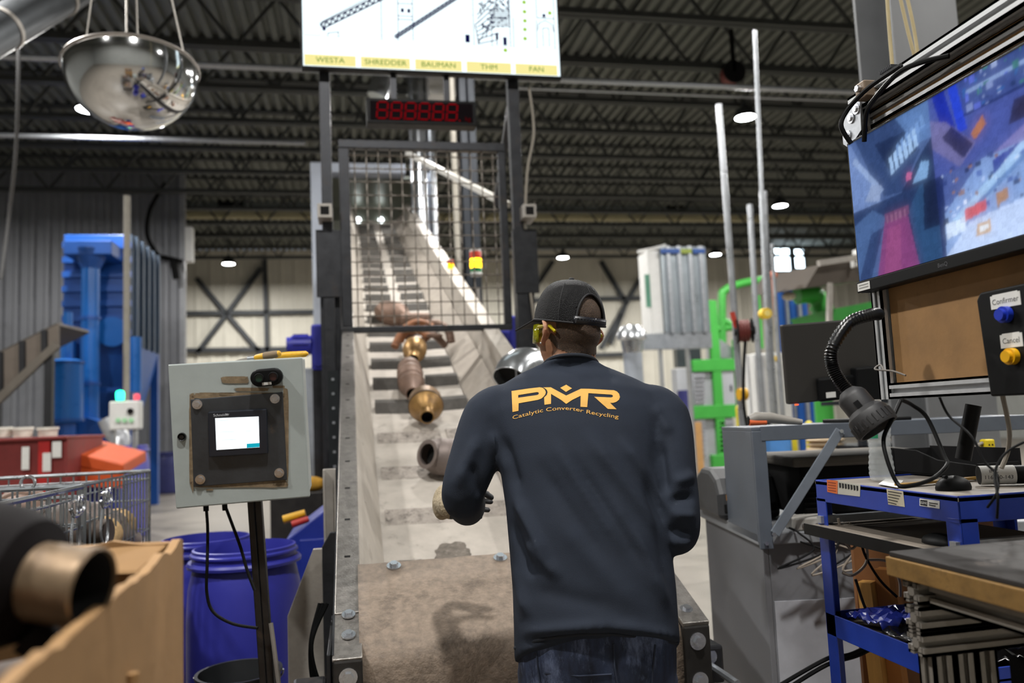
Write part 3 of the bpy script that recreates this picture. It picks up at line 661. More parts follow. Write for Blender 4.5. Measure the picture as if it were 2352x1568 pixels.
# blue violet gearmotors beside the conveyor
vio = mat('violet_paint', '#3336a0', .4, 0, .1, 8, .03)
def gearmotor(lab, px, py, Y, s, side):
    q = aty(px, py, Y); t = thing('gearmotor', lab, 'motor', q - Z * .2 * s)
    MB().bx(q.x - .06 * s, q.x + .1 * s, Y - .1 * s, Y + .1 * s, q.z - .3 * s, q.z + .32 * s).build('gearbox', vio, t, bev=.02)
    MB().cyl(q + V((-.06 * s, 0, .05 * s)), q + V((-.32 * s, 0, .05 * s)), .13 * s, n=20).build('motor_barrel', vio, t, True)
    MB().cyl(q + V((-.32 * s, 0, .05 * s)), q + V((-.38 * s, 0, .05 * s)), .11 * s, n=20).build('fan_cowl', vio, t, True)
    for k in range(8): a_ = 2 * pi * k / 8; c_ = q + V((-.2 * s, cos(a_) * .13 * s, .05 * s + sin(a_) * .13 * s)); MB().cb(c_, V((.1 * s, 0, 0)), V((0, cos(a_), sin(a_))) * .02 * s, V((0, -sin(a_), cos(a_))) * .006 * s).build('cooling_fin', vio, t)
    MB().cyl((q.x + .02 * s, Y - .1 * s, q.z - .18 * s), (q.x + .02 * s, Y - .13 * s, q.z - .18 * s), .07 * s, n=16).build('cover', vio, t, True)
    MB().bx(q.x - .03, q.x + .06, Y - .04, Y + .06, 0, q.z - .3 * s).build('mount_leg', steel, t)
gearmotor('blue violet gearmotor left of the conveyor at the height of the knives', 726, 800, 6.6, .6, 1)
gearmotor('blue violet gearmotor right of the guard behind the cap visor', 1176, 775, 7.2, .62, 1)
a = aty(690, 905, 8.2); b = aty(742, 905, 8.2)
cab = thing('machine_pillar', 'pale grey sheet metal pillar between control box and conveyor', 'machine', ((a.x + b.x) / 2, 8.2, 0))
MB().bx(a.x, b.x, 8.2, 8.7, 0, aty(700, 845, 8.2).z).build('pillar_body', mat('pale_sheet', '#a9b0ba', .45, .2), cab, bev=.01)
for dz in (.3, .7, 1.1): MB().cyl((b.x - .06, 8.18, dz), (b.x - .06, 8.2, dz), .02, n=8).build('bolt', chrome, cab)
# low blue machine with tools on it behind the drums
bm_ = thing('blue_machine', 'low dark blue machine behind the drums carrying a work glove and tools', 'machine', aty(705, 1290, 4.5))
ab = mat('machine_blue', '#20318c', .4, 0, .12, 8)
a = aty(655, 1215, 4.6); b = aty(752, 1215, 4.6)
z1 = aty(700, 1195, 4.6).z
MB().prism([(a.x, 4.6, z1 - .1), (b.x, 4.6, z1 + .06), (b.x, 4.6, 0), (b.x - .18, 4.6, 0), (b.x - .18, 4.6, z1 - .3), (a.x, 4.6, z1 - .18)], V((0, .5, 0))).build('body', ab, bm_, bev=.01)
MB().bx(b.x - .15, b.x, 4.58, 4.6, .05, z1 - .1).build('side_plate', ab, bm_, bev=.006)
for zz in (.2, .5): MB().cyl((b.x - .1, 4.58, zz), (b.x - .1, 4.555, zz), .018, n=6).build('bolt', chrome, bm_)
q = aty(672, 1192, 4.7); 
tag(MB().cyl(q + V((-.05, 0, .0)), q + V((.07, 0, .03)), .024, .02, n=12).build('yellow_tool', mat('tool_yellow', '#d9a414', .5), smooth=True), 'yellow and rounded tool handle lying on the low blue machine', 'tool')
tag(MB().cyl(q + V((-.0, -.04, -.025)), q + V((.09, -.04, .0)), .02, .017, n=12).build('red_tool', mat('tool_red', '#b02a20', .5), smooth=True), 'red tool handle lying in front of the yellow one', 'tool')
a = aty(700, 1130, 6.2); tag(MB().bx(a.x - .25, a.x + .2, 6.2, 6.6, 0, a.z).build('work_bench_block', dark_m, bev=.01), 'dark bench block standing behind the low blue machine', 'bench')
q = aty(706, 1112, 6.2); tag(MB().sph((q.x, 6.3, a.z + .05), .12, 12, (1.2, .7, .5)).build('yellow_bundle', mat('ochre_cloth', '#b98a2a', .8, 0, .2, 20), smooth=True), 'ochre yellow bundle on the dark bench block', 'bundle')

# ============================================================ FAR BACKGROUND, LEFT
blu = mat('collector_blue', '#164a94', .4, 0, .1, 3, 0, 60, ('#234a80', .2, 3)); blud = mat('collector_grey_blue', '#37485c', .5, .2, .15, 4); blu2 = mat('bright_blue', '#1a62b0', .3, 0, .06, 3)
BY = 15.0
dc = thing('dust_collector', 'tall blue dust collector with ribbed housing, hopper and front duct at the left', 'machine', (aty(240, 900, BY).x, BY + .8, 0))
a = aty(146, 540, BY); b = aty(303, 540, BY); zb = aty(230, 792, BY).z; zt = aty(230, 538, BY).z
dep = atx(366, 600, b.x).y - BY
MB().bx(a.x, b.x - .03, BY, BY + dep, zb, zt).build('housing', blu, dc, bev=.02)
MB().bx(b.x - .03, b.x, BY, BY + dep, zb, zt).build('side_panel', blud, dc)
for k in range(7): z = zt - (zt - zb) * (k + .8) / 7.6; MB().bx(a.x, b.x, BY - .06, BY, z - .05, z + .05).build('stiffener_rib', blu, dc)
for k in range(5): y = BY + dep * (k + .5) / 5; MB().bx(b.x, b.x + .05, y - .04, y + .04, zb, zt).build('stiffener_rib', blud, dc)
zc = aty(230, 960, BY).z; mx = (a.x + b.x) / 2; my = BY + dep / 2
MB().add([(a.x, BY, zb), (b.x, BY, zb), (b.x, BY + dep, zb), (a.x, BY + dep, zb), (mx - .35, my - .4, zc), (mx + .35, my - .4, zc), (mx + .35, my + .4, zc), (mx - .35, my + .4, zc)], [(0, 1, 5, 4), (1, 2, 6, 5), (2, 3, 7, 6), (3, 0, 4, 7), (4, 5, 6, 7)]).build('hopper', mat('hopper_blue', '#1c4f97', .45, 0, .1, 3), dc)
for x in (a.x + .07, b.x - .07):
    for y in (BY + .07, BY + dep - .07): MB().bx(x - .07, x + .07, y - .07, y + .07, 0, zb).build('leg', blu, dc)
p = aty(190, 900, BY - .3); MB().bx(a.x, b.x, BY - .02, BY + .06, aty(230, 890, BY).z - .08, aty(230, 890, BY).z).build('tie_beam', blu, dc)
dx = aty(208, 700, BY - .45).x; dr = (aty(229, 700, BY - .45).x - aty(187, 700, BY - .45).x) / 2
dt = aty(208, 585, BY - .45).z; db = aty(208, 990, BY - .45).z
MB().cyl((dx, BY - .45, db), (dx, BY - .45, dt), dr, n=24).build('front_duct', blu2, dc, True)
for zz in (db + .05, aty(208, 885, BY - .45).z, aty(208, 735, BY - .45).z): MB().cyl((dx, BY - .45, zz), (dx, BY - .45, zz + .06), dr * 1.14, n=24).build('duct_flange', blu, dc, True)
MB().add([(dx - .36, BY - .7, dt - .05), (dx + .4, BY - .7, dt - .05), (dx + .4, BY, dt - .05), (dx - .36, BY, dt - .05), (dx - .36, BY - .7, dt + .2), (dx + .4, BY - .7, dt + .2), (dx + .4, BY, dt + .2), (dx - .36, BY, dt + .2)], [(0, 3, 2, 1), (4, 5, 6, 7), (0, 1, 5, 4), (1, 2, 6, 5), (2, 3, 7, 6), (3, 0, 4, 7)]).build('duct_head', blu, dc, bev=.02)
MB().lathe([(dr, .0), (dr * 2., .3), (dr * 2., .34)], (dx, BY - .45, dt - .25), n=20).build('duct_cone', blu, dc, True)
for px in (157, 309):
    x = aty(px, 760, BY - .2).x; MB().cyl((x, BY - .2, aty(px, 900, BY - .2).z), (x, BY - .2, zb + .1), .12, n=14).build('side_pipe', blu2, dc, True)
c = aty(262, 763, BY - .05); MB().cyl(c, c - Y_ * .12, .26, n=20).build('inlet_cover', blu2, dc, True)
c = aty(205, 1030, BY - .4); MB().cyl((c.x, c.y - .5, c.z), (c.x, c.y + .2, c.z), .52, n=28).build('fan_volute', blu, dc, True)
MB().bx(c.x - .6, c.x + .5, c.y - .5, c.y + .3, 0, c.z - .3).build('fan_base', blu, dc)
tk = thing('pressure_tank', 'upright glossy blue cylinder tank left of the front duct', 'tank', aty(150, 1000, BY - 1.2))
x = aty(150, 900, BY - 1.2).x; z0 = aty(150, 968, BY - 1.2).z; z1 = aty(150, 832, BY - 1.2).z
MB().lathe([(0, z0 - .02), (.2, z0 - .02), (.26, z0), (.26, z1), (.2, z1 + .04), (0, z1 + .05)], (x, BY - 1.2, 0), n=24).build('tank_body', blu2, tk, True)
for z in (z0, z1 - .03): MB().cyl((x, BY - 1.2, z), (x, BY - 1.2, z + .04), .28, n=24).build('rim', blu, tk, True)
MB().cyl((x, BY - 1.2, 0), (x, BY - 1.2, z0), .16, n=14).build('foot', blu, tk, True); MB().cyl((x + .03, BY - 1.2, z1), (x + .03, BY - 1.2, z1 + .8), .07, n=10).build('riser_pipe', blu2, tk, True)
p = aty(292, 450, 13.2); tag(MB().cyl((p.x, 13.2, 0), (p.x, 13.2, p.z), .05, n=10).build('conduit_pipe', mat('cream_pipe', '#9a958a'), smooth=True), 'thin upright conduit in front of the blue dust collector', 'pipe')
# dark inclined feed conveyor at far left
fm = mat('feed_belt', '#4d4742', .7, 0, .15, 5); fd = mat('feed_frame', '#2c2d30', .5, .4)
fc = thing('feed_conveyor', 'dark inclined feed conveyor sloping up to the right at the far left edge', 'conveyor', (aty(60, 1000, 12).x, 12, 0))
A1, A2 = aty(-70, 845, 12), aty(134, 744, 12); B1, B2 = aty(-70, 985, 12), aty(134, 792, 12)
MB().add([A1, A2, A2 + Y_ * 1.3 + Z * .05, A1 + Y_ * 1.3 + Z * .05], [(0, 1, 2, 3)]).build('belt', fm, fc, solid=.05)
MB().hexa([B1, B2, B2 + Y_ * .06, B1 + Y_ * .06, A1, A2, A2 + Y_ * .06, A1 + Y_ * .06]).build('side_board', mat('side_board', '#6a6158', .65, .1, .15, 4), fc)
for t in (.1, .35, .6, .85):
    p = A1.lerp(A2, t); q = B1.lerp(B2, t); MB().bar(p - Y_ * .03, q - Y_ * .03, .07).build('stiffener', fd, fc)
MB().bar(B1 - Y_ * .05, B2 - Y_ * .05, .1).build('lower_rail', mat('worn_rail', '#6a645c', .6, .3), fc)
for t in (.3, .9): q = B1.lerp(B2, t); MB().bar(q, (q.x, q.y, 0), .1).build('support_leg', fd, fc)
# white control cabinet with lamp
cb = thing('control_cabinet', 'white control cabinet with glowing green lamp in front of the blue machine', 'cabinet', (aty(283, 950, 11.5).x, 11.5, 0))
abox(250, 922, 318, 985, 11.5, .25).build('cabinet_body', white, cb, bev=.02)
c = aty(276, 908, 11.55); MB().lathe([(0, -.06), (.05, -.06), (.055, .03), (.04, .06), (0, .07)], c, n=14).build('green_lamp', emis('green_lamp', '#2dffb0', 5), cb, True)
c = aty(314, 909, 11.55); MB().lathe([(0, -.05), (.04, -.05), (.04, .02), (0, .03)], c, n=12).build('red_lamp', mat('red_glow', '#e05060', .4, emit=('#ff5060', .8)), cb, True)
for px in (272, 287, 302): c = aty(px, 965, 11.5); MB().cyl(c, c - Y_ * .03, .03, n=10).build('push_button', mat('pale_green', '#9fd8a8', .4), cb)
c = aty(300, 944, 11.5); MB().cyl(c, c - Y_ * .03, .04, n=12).build('selector', blackm, cb)
for px in (258, 308): abox(px - 5, 985, px + 5, 1040, 11.55, .08).build('stand_leg', galv, cb)
tag(MB().tube(spl([aty(248, 960, 12.2), aty(262, 990, 12.2), aty(275, 1010, 12.2), aty(268, 1040, 12.1)]), .14, 14).build('flexible_hose', mat('pale_hose', '#c5c8cc', .35, .5, .2, 30, .4, 40), smooth=True), 'pale ribbed flexible hose bending down left of the white cabinet', 'hose')
def drum(name, lab, cx, cy, z1, r, m, h=None, parent=None):
    t = thing(name, lab, 'drum', (cx, cy, 0))
    k = z1
    MB().lathe([(0, .0), (r * .9, .0), (r * .97, .02), (r, .1), (r * 1.0, z1 * .45), (r * 1.0, z1 * .66), (r * .97, z1 * .8), (r * .9, z1 - .09), (r * .88, z1 - .075)], (cx, cy, 0), n=40).build('body', m, t, True)
    MB().lathe([(r * .88, z1 - .078), (r * .99, z1 - .072), (r * 1.0, z1 - .06), (r * .97, z1 - .05), (r * .9, z1 - .048), (r * .9, z1 - .03), (r * .94, z1 - .026), (r * .94, z1 - .018), (r * .9, z1 - .012), (r * .9, z1), (r * .86, z1 + .003), (r * .855, z1 - .003), (r * .86, z1 - .1)], (cx, cy, 0), n=40).build('neck_ring', m, t, True)
    MB().lathe([(r * .86, z1 - .09), (r * .9, z1 - .3), (r * .9, .06), (0, .05)], (cx, cy, 0), n=32).build('liner', m, t, True)
    return t
q = aty(290, 1040, 11.8); drum('plastic_drum', 'faded violet drum under the white control cabinet', q.x, 11.8, aty(290, 1032, 11.8).z + .05, .3, mat('violet_drum', '#5f5fb0', .5))
q = aty(388, 1040, 20.); drum('plastic_drum', 'dark blue drum at the foot of the ribbed wall corner', q.x, 20., .95, .3, mat('navy_drum', '#34386e', .5))
# red bin with labels, pots on it, orange chute
rb = mat('bin_red', '#7a2a28', .55, 0, .15, 8, .05, 40, ('#4d2420', .3, 6)); rb2 = mat('bin_bright_red', '#b01d1c', .5, 0, .1, 8)
bn = thing('red_bin', 'long dark red bin with white labels behind the wire cage', 'bin', (aty(60, 1060, 8.2).x, 8.2, 0))
abox(-60, 1010, 152, 1160, 8.2, 1.1).build('bin_body', rb, bn, bev=.02)
MB().bx(aty(-60, 1006, 8.2).x, aty(156, 1006, 8.2).x, 8.15, 9.35, aty(60, 1012, 8.2).z, aty(60, 1004, 8.2).z).build('rim', rb, bn, bev=.01)
abox(88, 1014, 112, 1160, 8.17, .03).build('corner_post', rb2, bn)
for x0, y0, x1, y1 in ((50, 1026, 66, 1078), (98, 1040, 116, 1082), (120, 1014, 140, 1050)): abox(x0, y0, x1, y1, 8.155, .01).build('label', paper, bn)
for i, (px, rr, lab) in enumerate(((52, .085, 'white pot standing second from the right on the red bin'), (110, .085, 'white pot standing at the right end of the red bin'), (8, .07, 'cream pot at the left edge of the photo on the red bin'))):
    zz = aty(px, 1004, 8.3).z; q = aty(px, 995, 8.3)
    t = thing('plastic_pot', lab, 'pot', (q.x, 8.3, zz), group='pots on the red bin')
    MB().lathe([(0, 0), (rr * .93, 0), (rr, .08), (rr * .92, .08), (rr * .85, .01)], (q.x, 8.3, zz), n=20).build('pot_body', mat('pot_white', '#e2dfd2', .5), t, True)
    MB().lathe([(rr * 1.0, .07), (rr * 1.1, .07), (rr * 1.1, .095), (rr * .9, .095)], (q.x, 8.3, zz), n=20).build('pot_rim', mat('pot_rim', '#e2e0d6', .5), t, True)
och = mat('orange_paint', '#bd4a12', .5, 0, .12, 6, 0, 50, ('#9a3f14', .2, 6))
oc = thing('orange_chute', 'orange sheet metal chute sloping down to the right behind the wire cage', 'chute', aty(215, 1090, 8.6))
P = [aty(160, 1036, 8.6), aty(283, 1066, 8.6), aty(283, 1092, 8.6), aty(160, 1068, 8.6)]
MB().prism(P, V((0, .9, .1))).build('trough', och, oc, bev=.015)
MB().prism([P[3], P[2], P[2] - Z * .12, P[3] - Z * .2], V((0, .05, 0))).build('lower_lip', och, oc)
MB().bx(P[0].x + .1, P[1].x - .1, 8.8, 9.3, 0, P[2].z - .05).build('pedestal', mat('machine_blue', '#20318c'), oc)
# box on the wall corner, bracket and hanging cables
tag(abox(424, 520, 442, 600, 20.4, .25).build('wall_fixture', white, bev=.02), 'small white fixture on the corner of the ribbed wall', 'fixture')
b = aty(404, 615, 20.5); mb = MB().bar(aty(370, 590, 20.8), aty(415, 600, 20.3), .12); mb.bar(aty(398, 600, 20.4), aty(405, 640, 20.4), .14)
tag(mb.build('wall_bracket', blackm), 'black bracket on the ribbed wall right of the blue housing', 'bracket')
tag(MB().tube(spl([V((aty(40, -20, 9).x, 9, 8.0)), aty(40, -20, 9), aty(42, 150, 9), aty(36, 350, 9.5), aty(20, 500, 10), aty(2, 640, 10)]), .02, 8).build('hanging_cable', mat('grey_cable', '#4a4a4a', .6), smooth=True), 'dark cable hanging down along the left edge of the photo', 'cable')
tag(MB().tube(spl([aty(380, 420, 20.7), aty(345, 480, 20.6), aty(338, 540, 20.6), aty(365, 590, 20.6)]), .05, 8).build('hose_loop', blackm, smooth=True), 'dark hose curving on the ribbed wall above the blue housing', 'hose')
# big round duct in the upper left corner
e = thing('round_duct', 'large dull round duct crossing the upper left corner of the photo', 'duct', at(60, 60, 8))
MB().cyl(at(-160, 160, 6.5), at(330, -120, 9.5), .19, n=24).build('duct_body', mat('dull_duct', '#54575a', .45, .6, .1, 4), e, True)
for t in (.25, .5, .75): q = at(-160, 160, 6.5).lerp(at(330, -120, 9.5), t); dd_ = (at(330, -120, 9.5) - at(-160, 160, 6.5)).normalized(); MB().cyl(q, q + dd_ * .05, .2, n=24).build('seam_band', galv_d, e, True)
# hanging dome mirror
MD = 5.5; mc = at(303, 160, MD); mr = 143 / F * MD
dm = thing('dome_mirror', 'silver half dome safety mirror hanging from wires at the upper left', 'mirror', mc)
tilt = V((.06, -.1, -1)).normalized()
prof = [(mr * 1.015, -.012), (mr * 1.03, 0), (mr * 1.015, .012)]
MB().lathe(prof, mc, tilt, 48).build('rim', mat('mirror_rim', '#9a938c', .4, .6), dm, True)
MB().lathe([(mr * cos(t), mr * .95 * sin(t)) for t in [pi / 2 * k / 14 for k in range(15)]], mc, tilt, 48).build('dome', mat('mirror_dome', '#dfe1e2', .06, 1., .04, 3), dm, True, ang=80)
for k, (px, tx) in enumerate(((185, 215), (290, 290), (318, 312), (432, 386))):
    a_ = mc + (at(px, 150, MD) - mc) * .97; a_.z = mc.z + (.05 if px in (290, 318) else .01); b_ = at(tx, -40, MD + .3 * (k in (1, 2))); MB().tube([a_, b_, V((b_.x, b_.y, 7.95))], .006, 6).build('hanging_wire', galv_d, dm)
# ============================================================ RIGHT BACKGROUND
grn = mat('machine_green', '#3a9a3a', .45, 0, .1, 3, 0, 60, ('#2f8a34', .2, 3)); pgrey = mat('panel_grey', '#a3a6ab', .5, .1, .06, 4); lou = mat('louvre_grey', '#8b8d92', .5, .2)
GYR = 16.0
gm = thing('separator_machine', 'bright green framed separator with grey louvred doors right of the worker', 'machine', (aty(1640, 1000, GYR).x, GYR, 0))
for x0, y0, x1, y1 in ((1585, 826, 1692, 850), (1545, 934, 1692, 958)): abox(x0, y0, x1, y1, GYR - .06, .16).build('frame_rail', grn, gm, bev=.01)
for x0, x1, y0 in ((1624, 1644, 690), (1545, 1556, 934), (1683, 1694, 780)): 
    a = aty(x0, y0, GYR); b = aty(x1, y0, GYR); MB().bx(a.x, b.x, GYR - .05, GYR + .08, 0, a.z).build('frame_post', grn, gm, bev=.01)
abox(1548, 846, 1690, 1075, GYR + .05, .3).build('housing', pgrey, gm, bev=.01)
for x0, y0, x1, y1, lv in ((1590, 856, 1623, 934, 7), (1646, 850, 1690, 934, 0), (1596, 960, 1624, 1045, 7), (1648, 962, 1690, 1045, 7)):
    d = abox(x0, y0, x1, y1, GYR - .02, .06).build('door_panel', pgrey, gm, bev=.008)
    for k in range(lv):
        yy = y0 + (y1 - y0) * (k + 1) / (lv + 1); abox(x0 + 4, yy - 3, x1 - 4, yy + 1, GYR - .05, .04).build('louvre', lou, d)
    if not lv:
        for px in (1655, 1677): abox(px, 884, px + 5, 898, GYR - .04, .03).build('latch', steel, d)
abox(1615, 1046, 1688, 1084, GYR - .1, .5).build('base_block', grn, gm, bev=.02)
# arched green pipe frame on top
for pts, r in (([(1660, 830), (1658, 690), (1664, 668), (1690, 655), (1735, 645), (1790, 640)], .09), ([(1545, 778), (1620, 760), (1680, 752)], .075), ([(1735, 660), (1740, 720), (1745, 800)], .09), ([(1700, 760), (1660, 735)], .08)):
    MB().tube(spl([aty(x, y, GYR + .3) for x, y in pts], 5), r, 10).build('pipe_frame', grn, gm, True)
for px in (1612, 1600): pass
abox(1546, 782, 1612, 842, GYR + .2, .2).build('hopper_window', mat('smoked_pane', '#3a4042', .15, .1), gm)
MB().prism([aty(1640, 770, GYR + .1), aty(1685, 800, GYR + .1), aty(1685, 822, GYR + .1), aty(1640, 822, GYR + .1)], V((0, .4, 0))).build('chute_plate', galv, gm)
# silver tower
tw = thing('silver_tower', 'tall silver sheet metal tower with white door side behind the worker', 'machine', (aty(1560, 900, 12).x, 12.5, 0))
TYR = 12.
a = aty(1516, 560, TYR); b = aty(1620, 560, TYR); zb = aty(1560, 765, TYR).z; zt = aty(1560, 566, TYR).z
dpt = .5
MB().bx(a.x, b.x, TYR, TYR + dpt, zb, zt).build('tower_body', mat('tower_sheet', '#a9b2b8', .3, .7, .08, 2), tw, bev=.02)
a2 = aty(1463, 562, TYR + .5); MB().bx(a2.x, a.x, TYR + .05, TYR + dpt, zb, zt - .05).build('door_side', white, tw, bev=.02)
MB().add([(a2.x, TYR + .05, zt - .05), (a.x + .1, TYR, zt + .02), (a.x + .1, TYR + dpt, zt + .08), (a2.x, TYR + dpt, zt + .02)], [(0, 1, 2, 3)]).build('sloped_roof', white, tw, solid=.05)
for k in range(4): x = a.x + (b.x - a.x) * (k + .6) / 4.2; MB().bx(x - .03, x + .03, TYR - .05, TYR, zb, zt).build('rib', galv, tw)
for x0, x1, m in ((1518, 1560, 'collector_blue'), (1562, 1588, 'lime_strip'), (1590, 1618, 'collector_blue')): 
    q = aty(x0, 572, TYR - .03); q1 = aty(x1, 582, TYR - .03); MB().bx(q.x, q1.x, TYR - .06, TYR, q1.z, q.z).build('sign_strip', mat(m, '#8a9a3a', .5), tw)
abox(1482, 630, 1496, 705, TYR + .02, .04).build('sight_glass', mat('green_glass', '#5f8f7a', .2), tw)
for px, w_ in ((1492, 12), (1536, 16), (1605, 12)): abox(px, 765, px + w_, 1300, TYR + .1, .15).build('leg', galv, tw)
MB().bx(aty(1478, 780, TYR).x, b.x, TYR, TYR + .15, zb - .25, zb).build('base_beam', galv, tw)
# capped stack
q = aty(1455, 850, 8.); t = thing('capped_stack', 'pale cylinder stack with a bright silver dome cap behind the worker', 'stack', (q.x, 8, 0))
z = aty(1455, 800, 8).z; MB().cyl((q.x, 8, 0), (q.x, 8, z), .1, n=18).build('stack_pipe', mat('pale_sheet', '#a9b0ba'), t, True)
MB().lathe([(.1, z - .05), (.11, z), (.12, z + .08), (.16, z + .1), (.155, z + .16), (.1, z + .24), (0, z + .26)], (q.x, 8, 0), n=20).build('dome_cap', mat('bright_sheet', '#d0d4d8'), t, True)
# poles
def pole(lab, px0, py0, px1, py1, Y, wpx, m, name='service_pole'):
    a = aty(px0, py0, Y); b = aty(px1, py1, Y); r = wpx / 2 / F * Y * .98; mb = MB().cyl((b.x, Y, 0), (b.x, Y, b.z), r, n=14); mb.cyl((b.x, Y, b.z), (a.x, Y, a.z), r, n=14)
    return tag(mb.build(name, m, smooth=True), lab, 'pole')
pole('tall bright silver pole ending below the lamp at the right', 1651, 240, 1690, 760, 6.2, 17, mat('pole_silver', '#bfc3c8', .3, .8))
pole('thin grey pole reaching up past the lamp at the right', 1733, 70, 1765, 800, 7.0, 11, galv)
pole('thick silver pole left of the yellow disc', 1722, 470, 1742, 810, 7.4, 15, mat('pole_silver', '#bfc3c8'))
pole('silver pole directly behind the yellow disc', 1752, 440, 1768, 810, 7.2, 20, mat('pole_silver', '#bfc3c8'))
pole('slim silver pole right of the yellow disc', 1773, 560, 1788, 810, 7.1, 10, mat('pole_silver', '#bfc3c8'))
q = aty(1762, 719, 6.9); t = thing('warning_disc', 'round yellow warning beacon fixed on the silver poles', 'beacon', q)
MB().cyl(q, q + Y_ * .08, .052, n=24).build('disc', mat('warning_yellow', '#e8c22a', .5), t, True); MB().cyl(q - Y_ * .01, q, .03, n=16).build('disc_centre', mat('warning_pale', '#f0dc80', .5), t)
hr = thing('hose_reel', 'dark red hose reel hanging at the foot of the tall silver pole', 'hose reel', aty(1708, 770, 6.1))
q = aty(1700, 760, 6.05); ax = V((.9, -.35, 0)).normalized()
for dz, rr, m, nm in ((-.03, .1, blackm, 'reel_cheek'), (.09, .1, blackm, 'reel_cheek')): MB().cyl(q + ax * dz, q + ax * (dz + .012), rr, n=24).build(nm, m, hr, True)
for k in range(4): MB().tube([q + ax * (-.01 + .024 * k) + V((0, 0, 1)) * .08 * cos(t_ * pi / 12) + ax.cross(Z) * .08 * sin(t_ * pi / 12) for t_ in range(24)], .013, 8, closed=True).build('hose_coil', mat('hose_maroon', '#6a2a24', .6), hr, True)
MB().cyl(q - ax * .05, q + ax * .12, .035, n=14).build('hub', steel, hr, True); MB().bar(q + V((-.03, 0, .02)), q + V((-.06, 0, .16)), .03).build('bracket', mat('red_bracket', '#b83a24', .5), hr)
MB().tube(spl([q + V((.03, -.02, -.08)), q + V((.0, -.02, -.3)), q + V((-.02, -.01, -.6)), q + V((.01, 0, -.85))]), .014, 8).build('hose_tail', blackm, hr, True)
c = aty(1706, 905, 6.1); tag(MB().cyl(c - X * .035, c + X * .03, .05, n=16).build('hose_nozzle', mat('tool_yellow', '#d9a414'), smooth=True), 'small yellow fitting hanging on the pole below the hose reel', 'fitting')
q = aty(1686, 165, 12); t = thing('hose_reel', 'dark red hose reel hung high under the roof joists', 'hose reel', q)
MB().cyl(q, q + Y_ * .2, .17, n=24).build('reel_drum', mat('hose_maroon', '#6a2a24'), t, True); MB().cyl(q - Y_ * .03, q, .2, n=24).build('reel_cheek', blackm, t, True); MB().bar(q, q + Z * .75, .06).build('bracket', blackm, t)
# white cabinet, blue machine, green pipes, hood
cbx = thing('white_cabinet', 'white ribbed sheet cabinet left of the desk monitor', 'cabinet', (aty(1760, 900, 7.6).x, 7.6, 0))
abox(1712, 812, 1822, 962, 7.6, .25).build('cabinet_body', white, cbx, bev=.01)
for px in (1728, 1745, 1762, 1779, 1796): abox(px, 816, px + 2.5, 960, 7.585, .02).build('rib', mat('rib_grey', '#b9babb', .5), cbx)
abox(1780, 818, 1790, 828, 7.58, .02).build('sticker', mat('warning_yellow', '#e8c22a'), cbx)
MB().bx(aty(1724, 962, 7.65).x + .15, aty(1815, 962, 7.65).x, 7.65, 7.8, 0, aty(1765, 960, 7.65).z).build('plinth', blackm, cbx)
bmx = thing('blue_machine_tower', 'blue panelled machine behind the desk monitor', 'machine', (aty(1820, 720, 9.5).x, 9.5, 0))
for x0, x1, y0 in ((1783, 1802, 650), (1808, 1830, 640), (1838, 1852, 660)): 
    a = aty(x0, y0, 9.5); b = aty(x1, y0, 9.5); MB().bx(a.x, b.x, 9.5, 9.6, 0, a.z).build('tower_panel', blu, bmx, bev=.02)
for x0, x1 in ((1803, 1807), (1831, 1837)): a = aty(x0, 650, 9.45); b = aty(x1, 650, 9.45); MB().bx(a.x, b.x, 9.45, 9.6, 0, a.z).build('rail', galv, bmx)
gp = thing('green_pipework', 'thick green elbow pipes above the desk monitor', 'pipe', aty(1880, 780, 8.6))
MB().tube(spl([aty(1780, 655, 8.8), aty(1830, 648, 8.8), aty(1866, 646, 8.8)], 5), .06, 12).build('upper_pipe', grn, gp, True)
MB().tube(spl([aty(1830, 678, 8.6), aty(1862, 676, 8.6), aty(1882, 690, 8.6), aty(1888, 740, 8.6), aty(1890, 900, 8.6), V((aty(1890, 900, 8.6).x, 8.6, 0))], 6), .11, 16).build('elbow_pipe', grn, gp, True)
for yy in (712, 750): c = aty(1887, yy, 8.6); MB().cyl(c, c + Z * .04, .135, n=18).build('pipe_flange', grn, gp, True)
c = aty(1812, 680, 8.3); MB().sph(c, .06, 12, (1.4, 1, .9)).build('valve', mat('valve_cream', '#c9c3b0', .4), gp, True)
MB().prism([aty(1900, 712, 8.2), aty(2015, 690, 8.2), aty(2015, 742, 8.2), aty(1915, 742, 8.2)], V((0, .8, 0))).build('side_guard', mat('dark_green', '#2f8a34', .5), gp)
hdk = thing('dark_canopy', 'dark sloping sheet canopy beside the left edge of the camera monitor', 'canopy', aty(1930, 640, 8))
MB().prism([aty(1882, 608, 7.6), aty(2010, 592, 7.6), aty(2010, 640, 7.6), aty(1850, 660, 7.6)], V((0, 1.2, .1))).build('canopy_sheet', mat('canopy_brown', '#4a423a', .6, .2), hdk)
MB().bar(aty(1880, 605, 7.5), aty(2010, 585, 7.5), .06).build('canopy_edge', galv_d, hdk); MB().bar(aty(1905, 650, 7.6), aty(1905, 800, 7.6), .05).build('prop', galv_d, hdk)
for px, py in ((1962, 566), (1958, 592)): tag(abox(px, py, px + 26, py + 16, 7.4, .2).build('white_block', white, bev=.01), 'white block on the dark canopy beside the camera monitor, %s one' % ('upper' if py == 566 else 'lower'), 'block')
q = aty(1775, 632, 8); tag(MB().sph(q, .05, 10).cyl(q - Z * .04, (q.x, q.y, 0), .02, n=8).build('orange_beacon', mat('beacon_orange', '#c8602a', .4), smooth=True), 'small orange beacon below the bright windows', 'beacon')
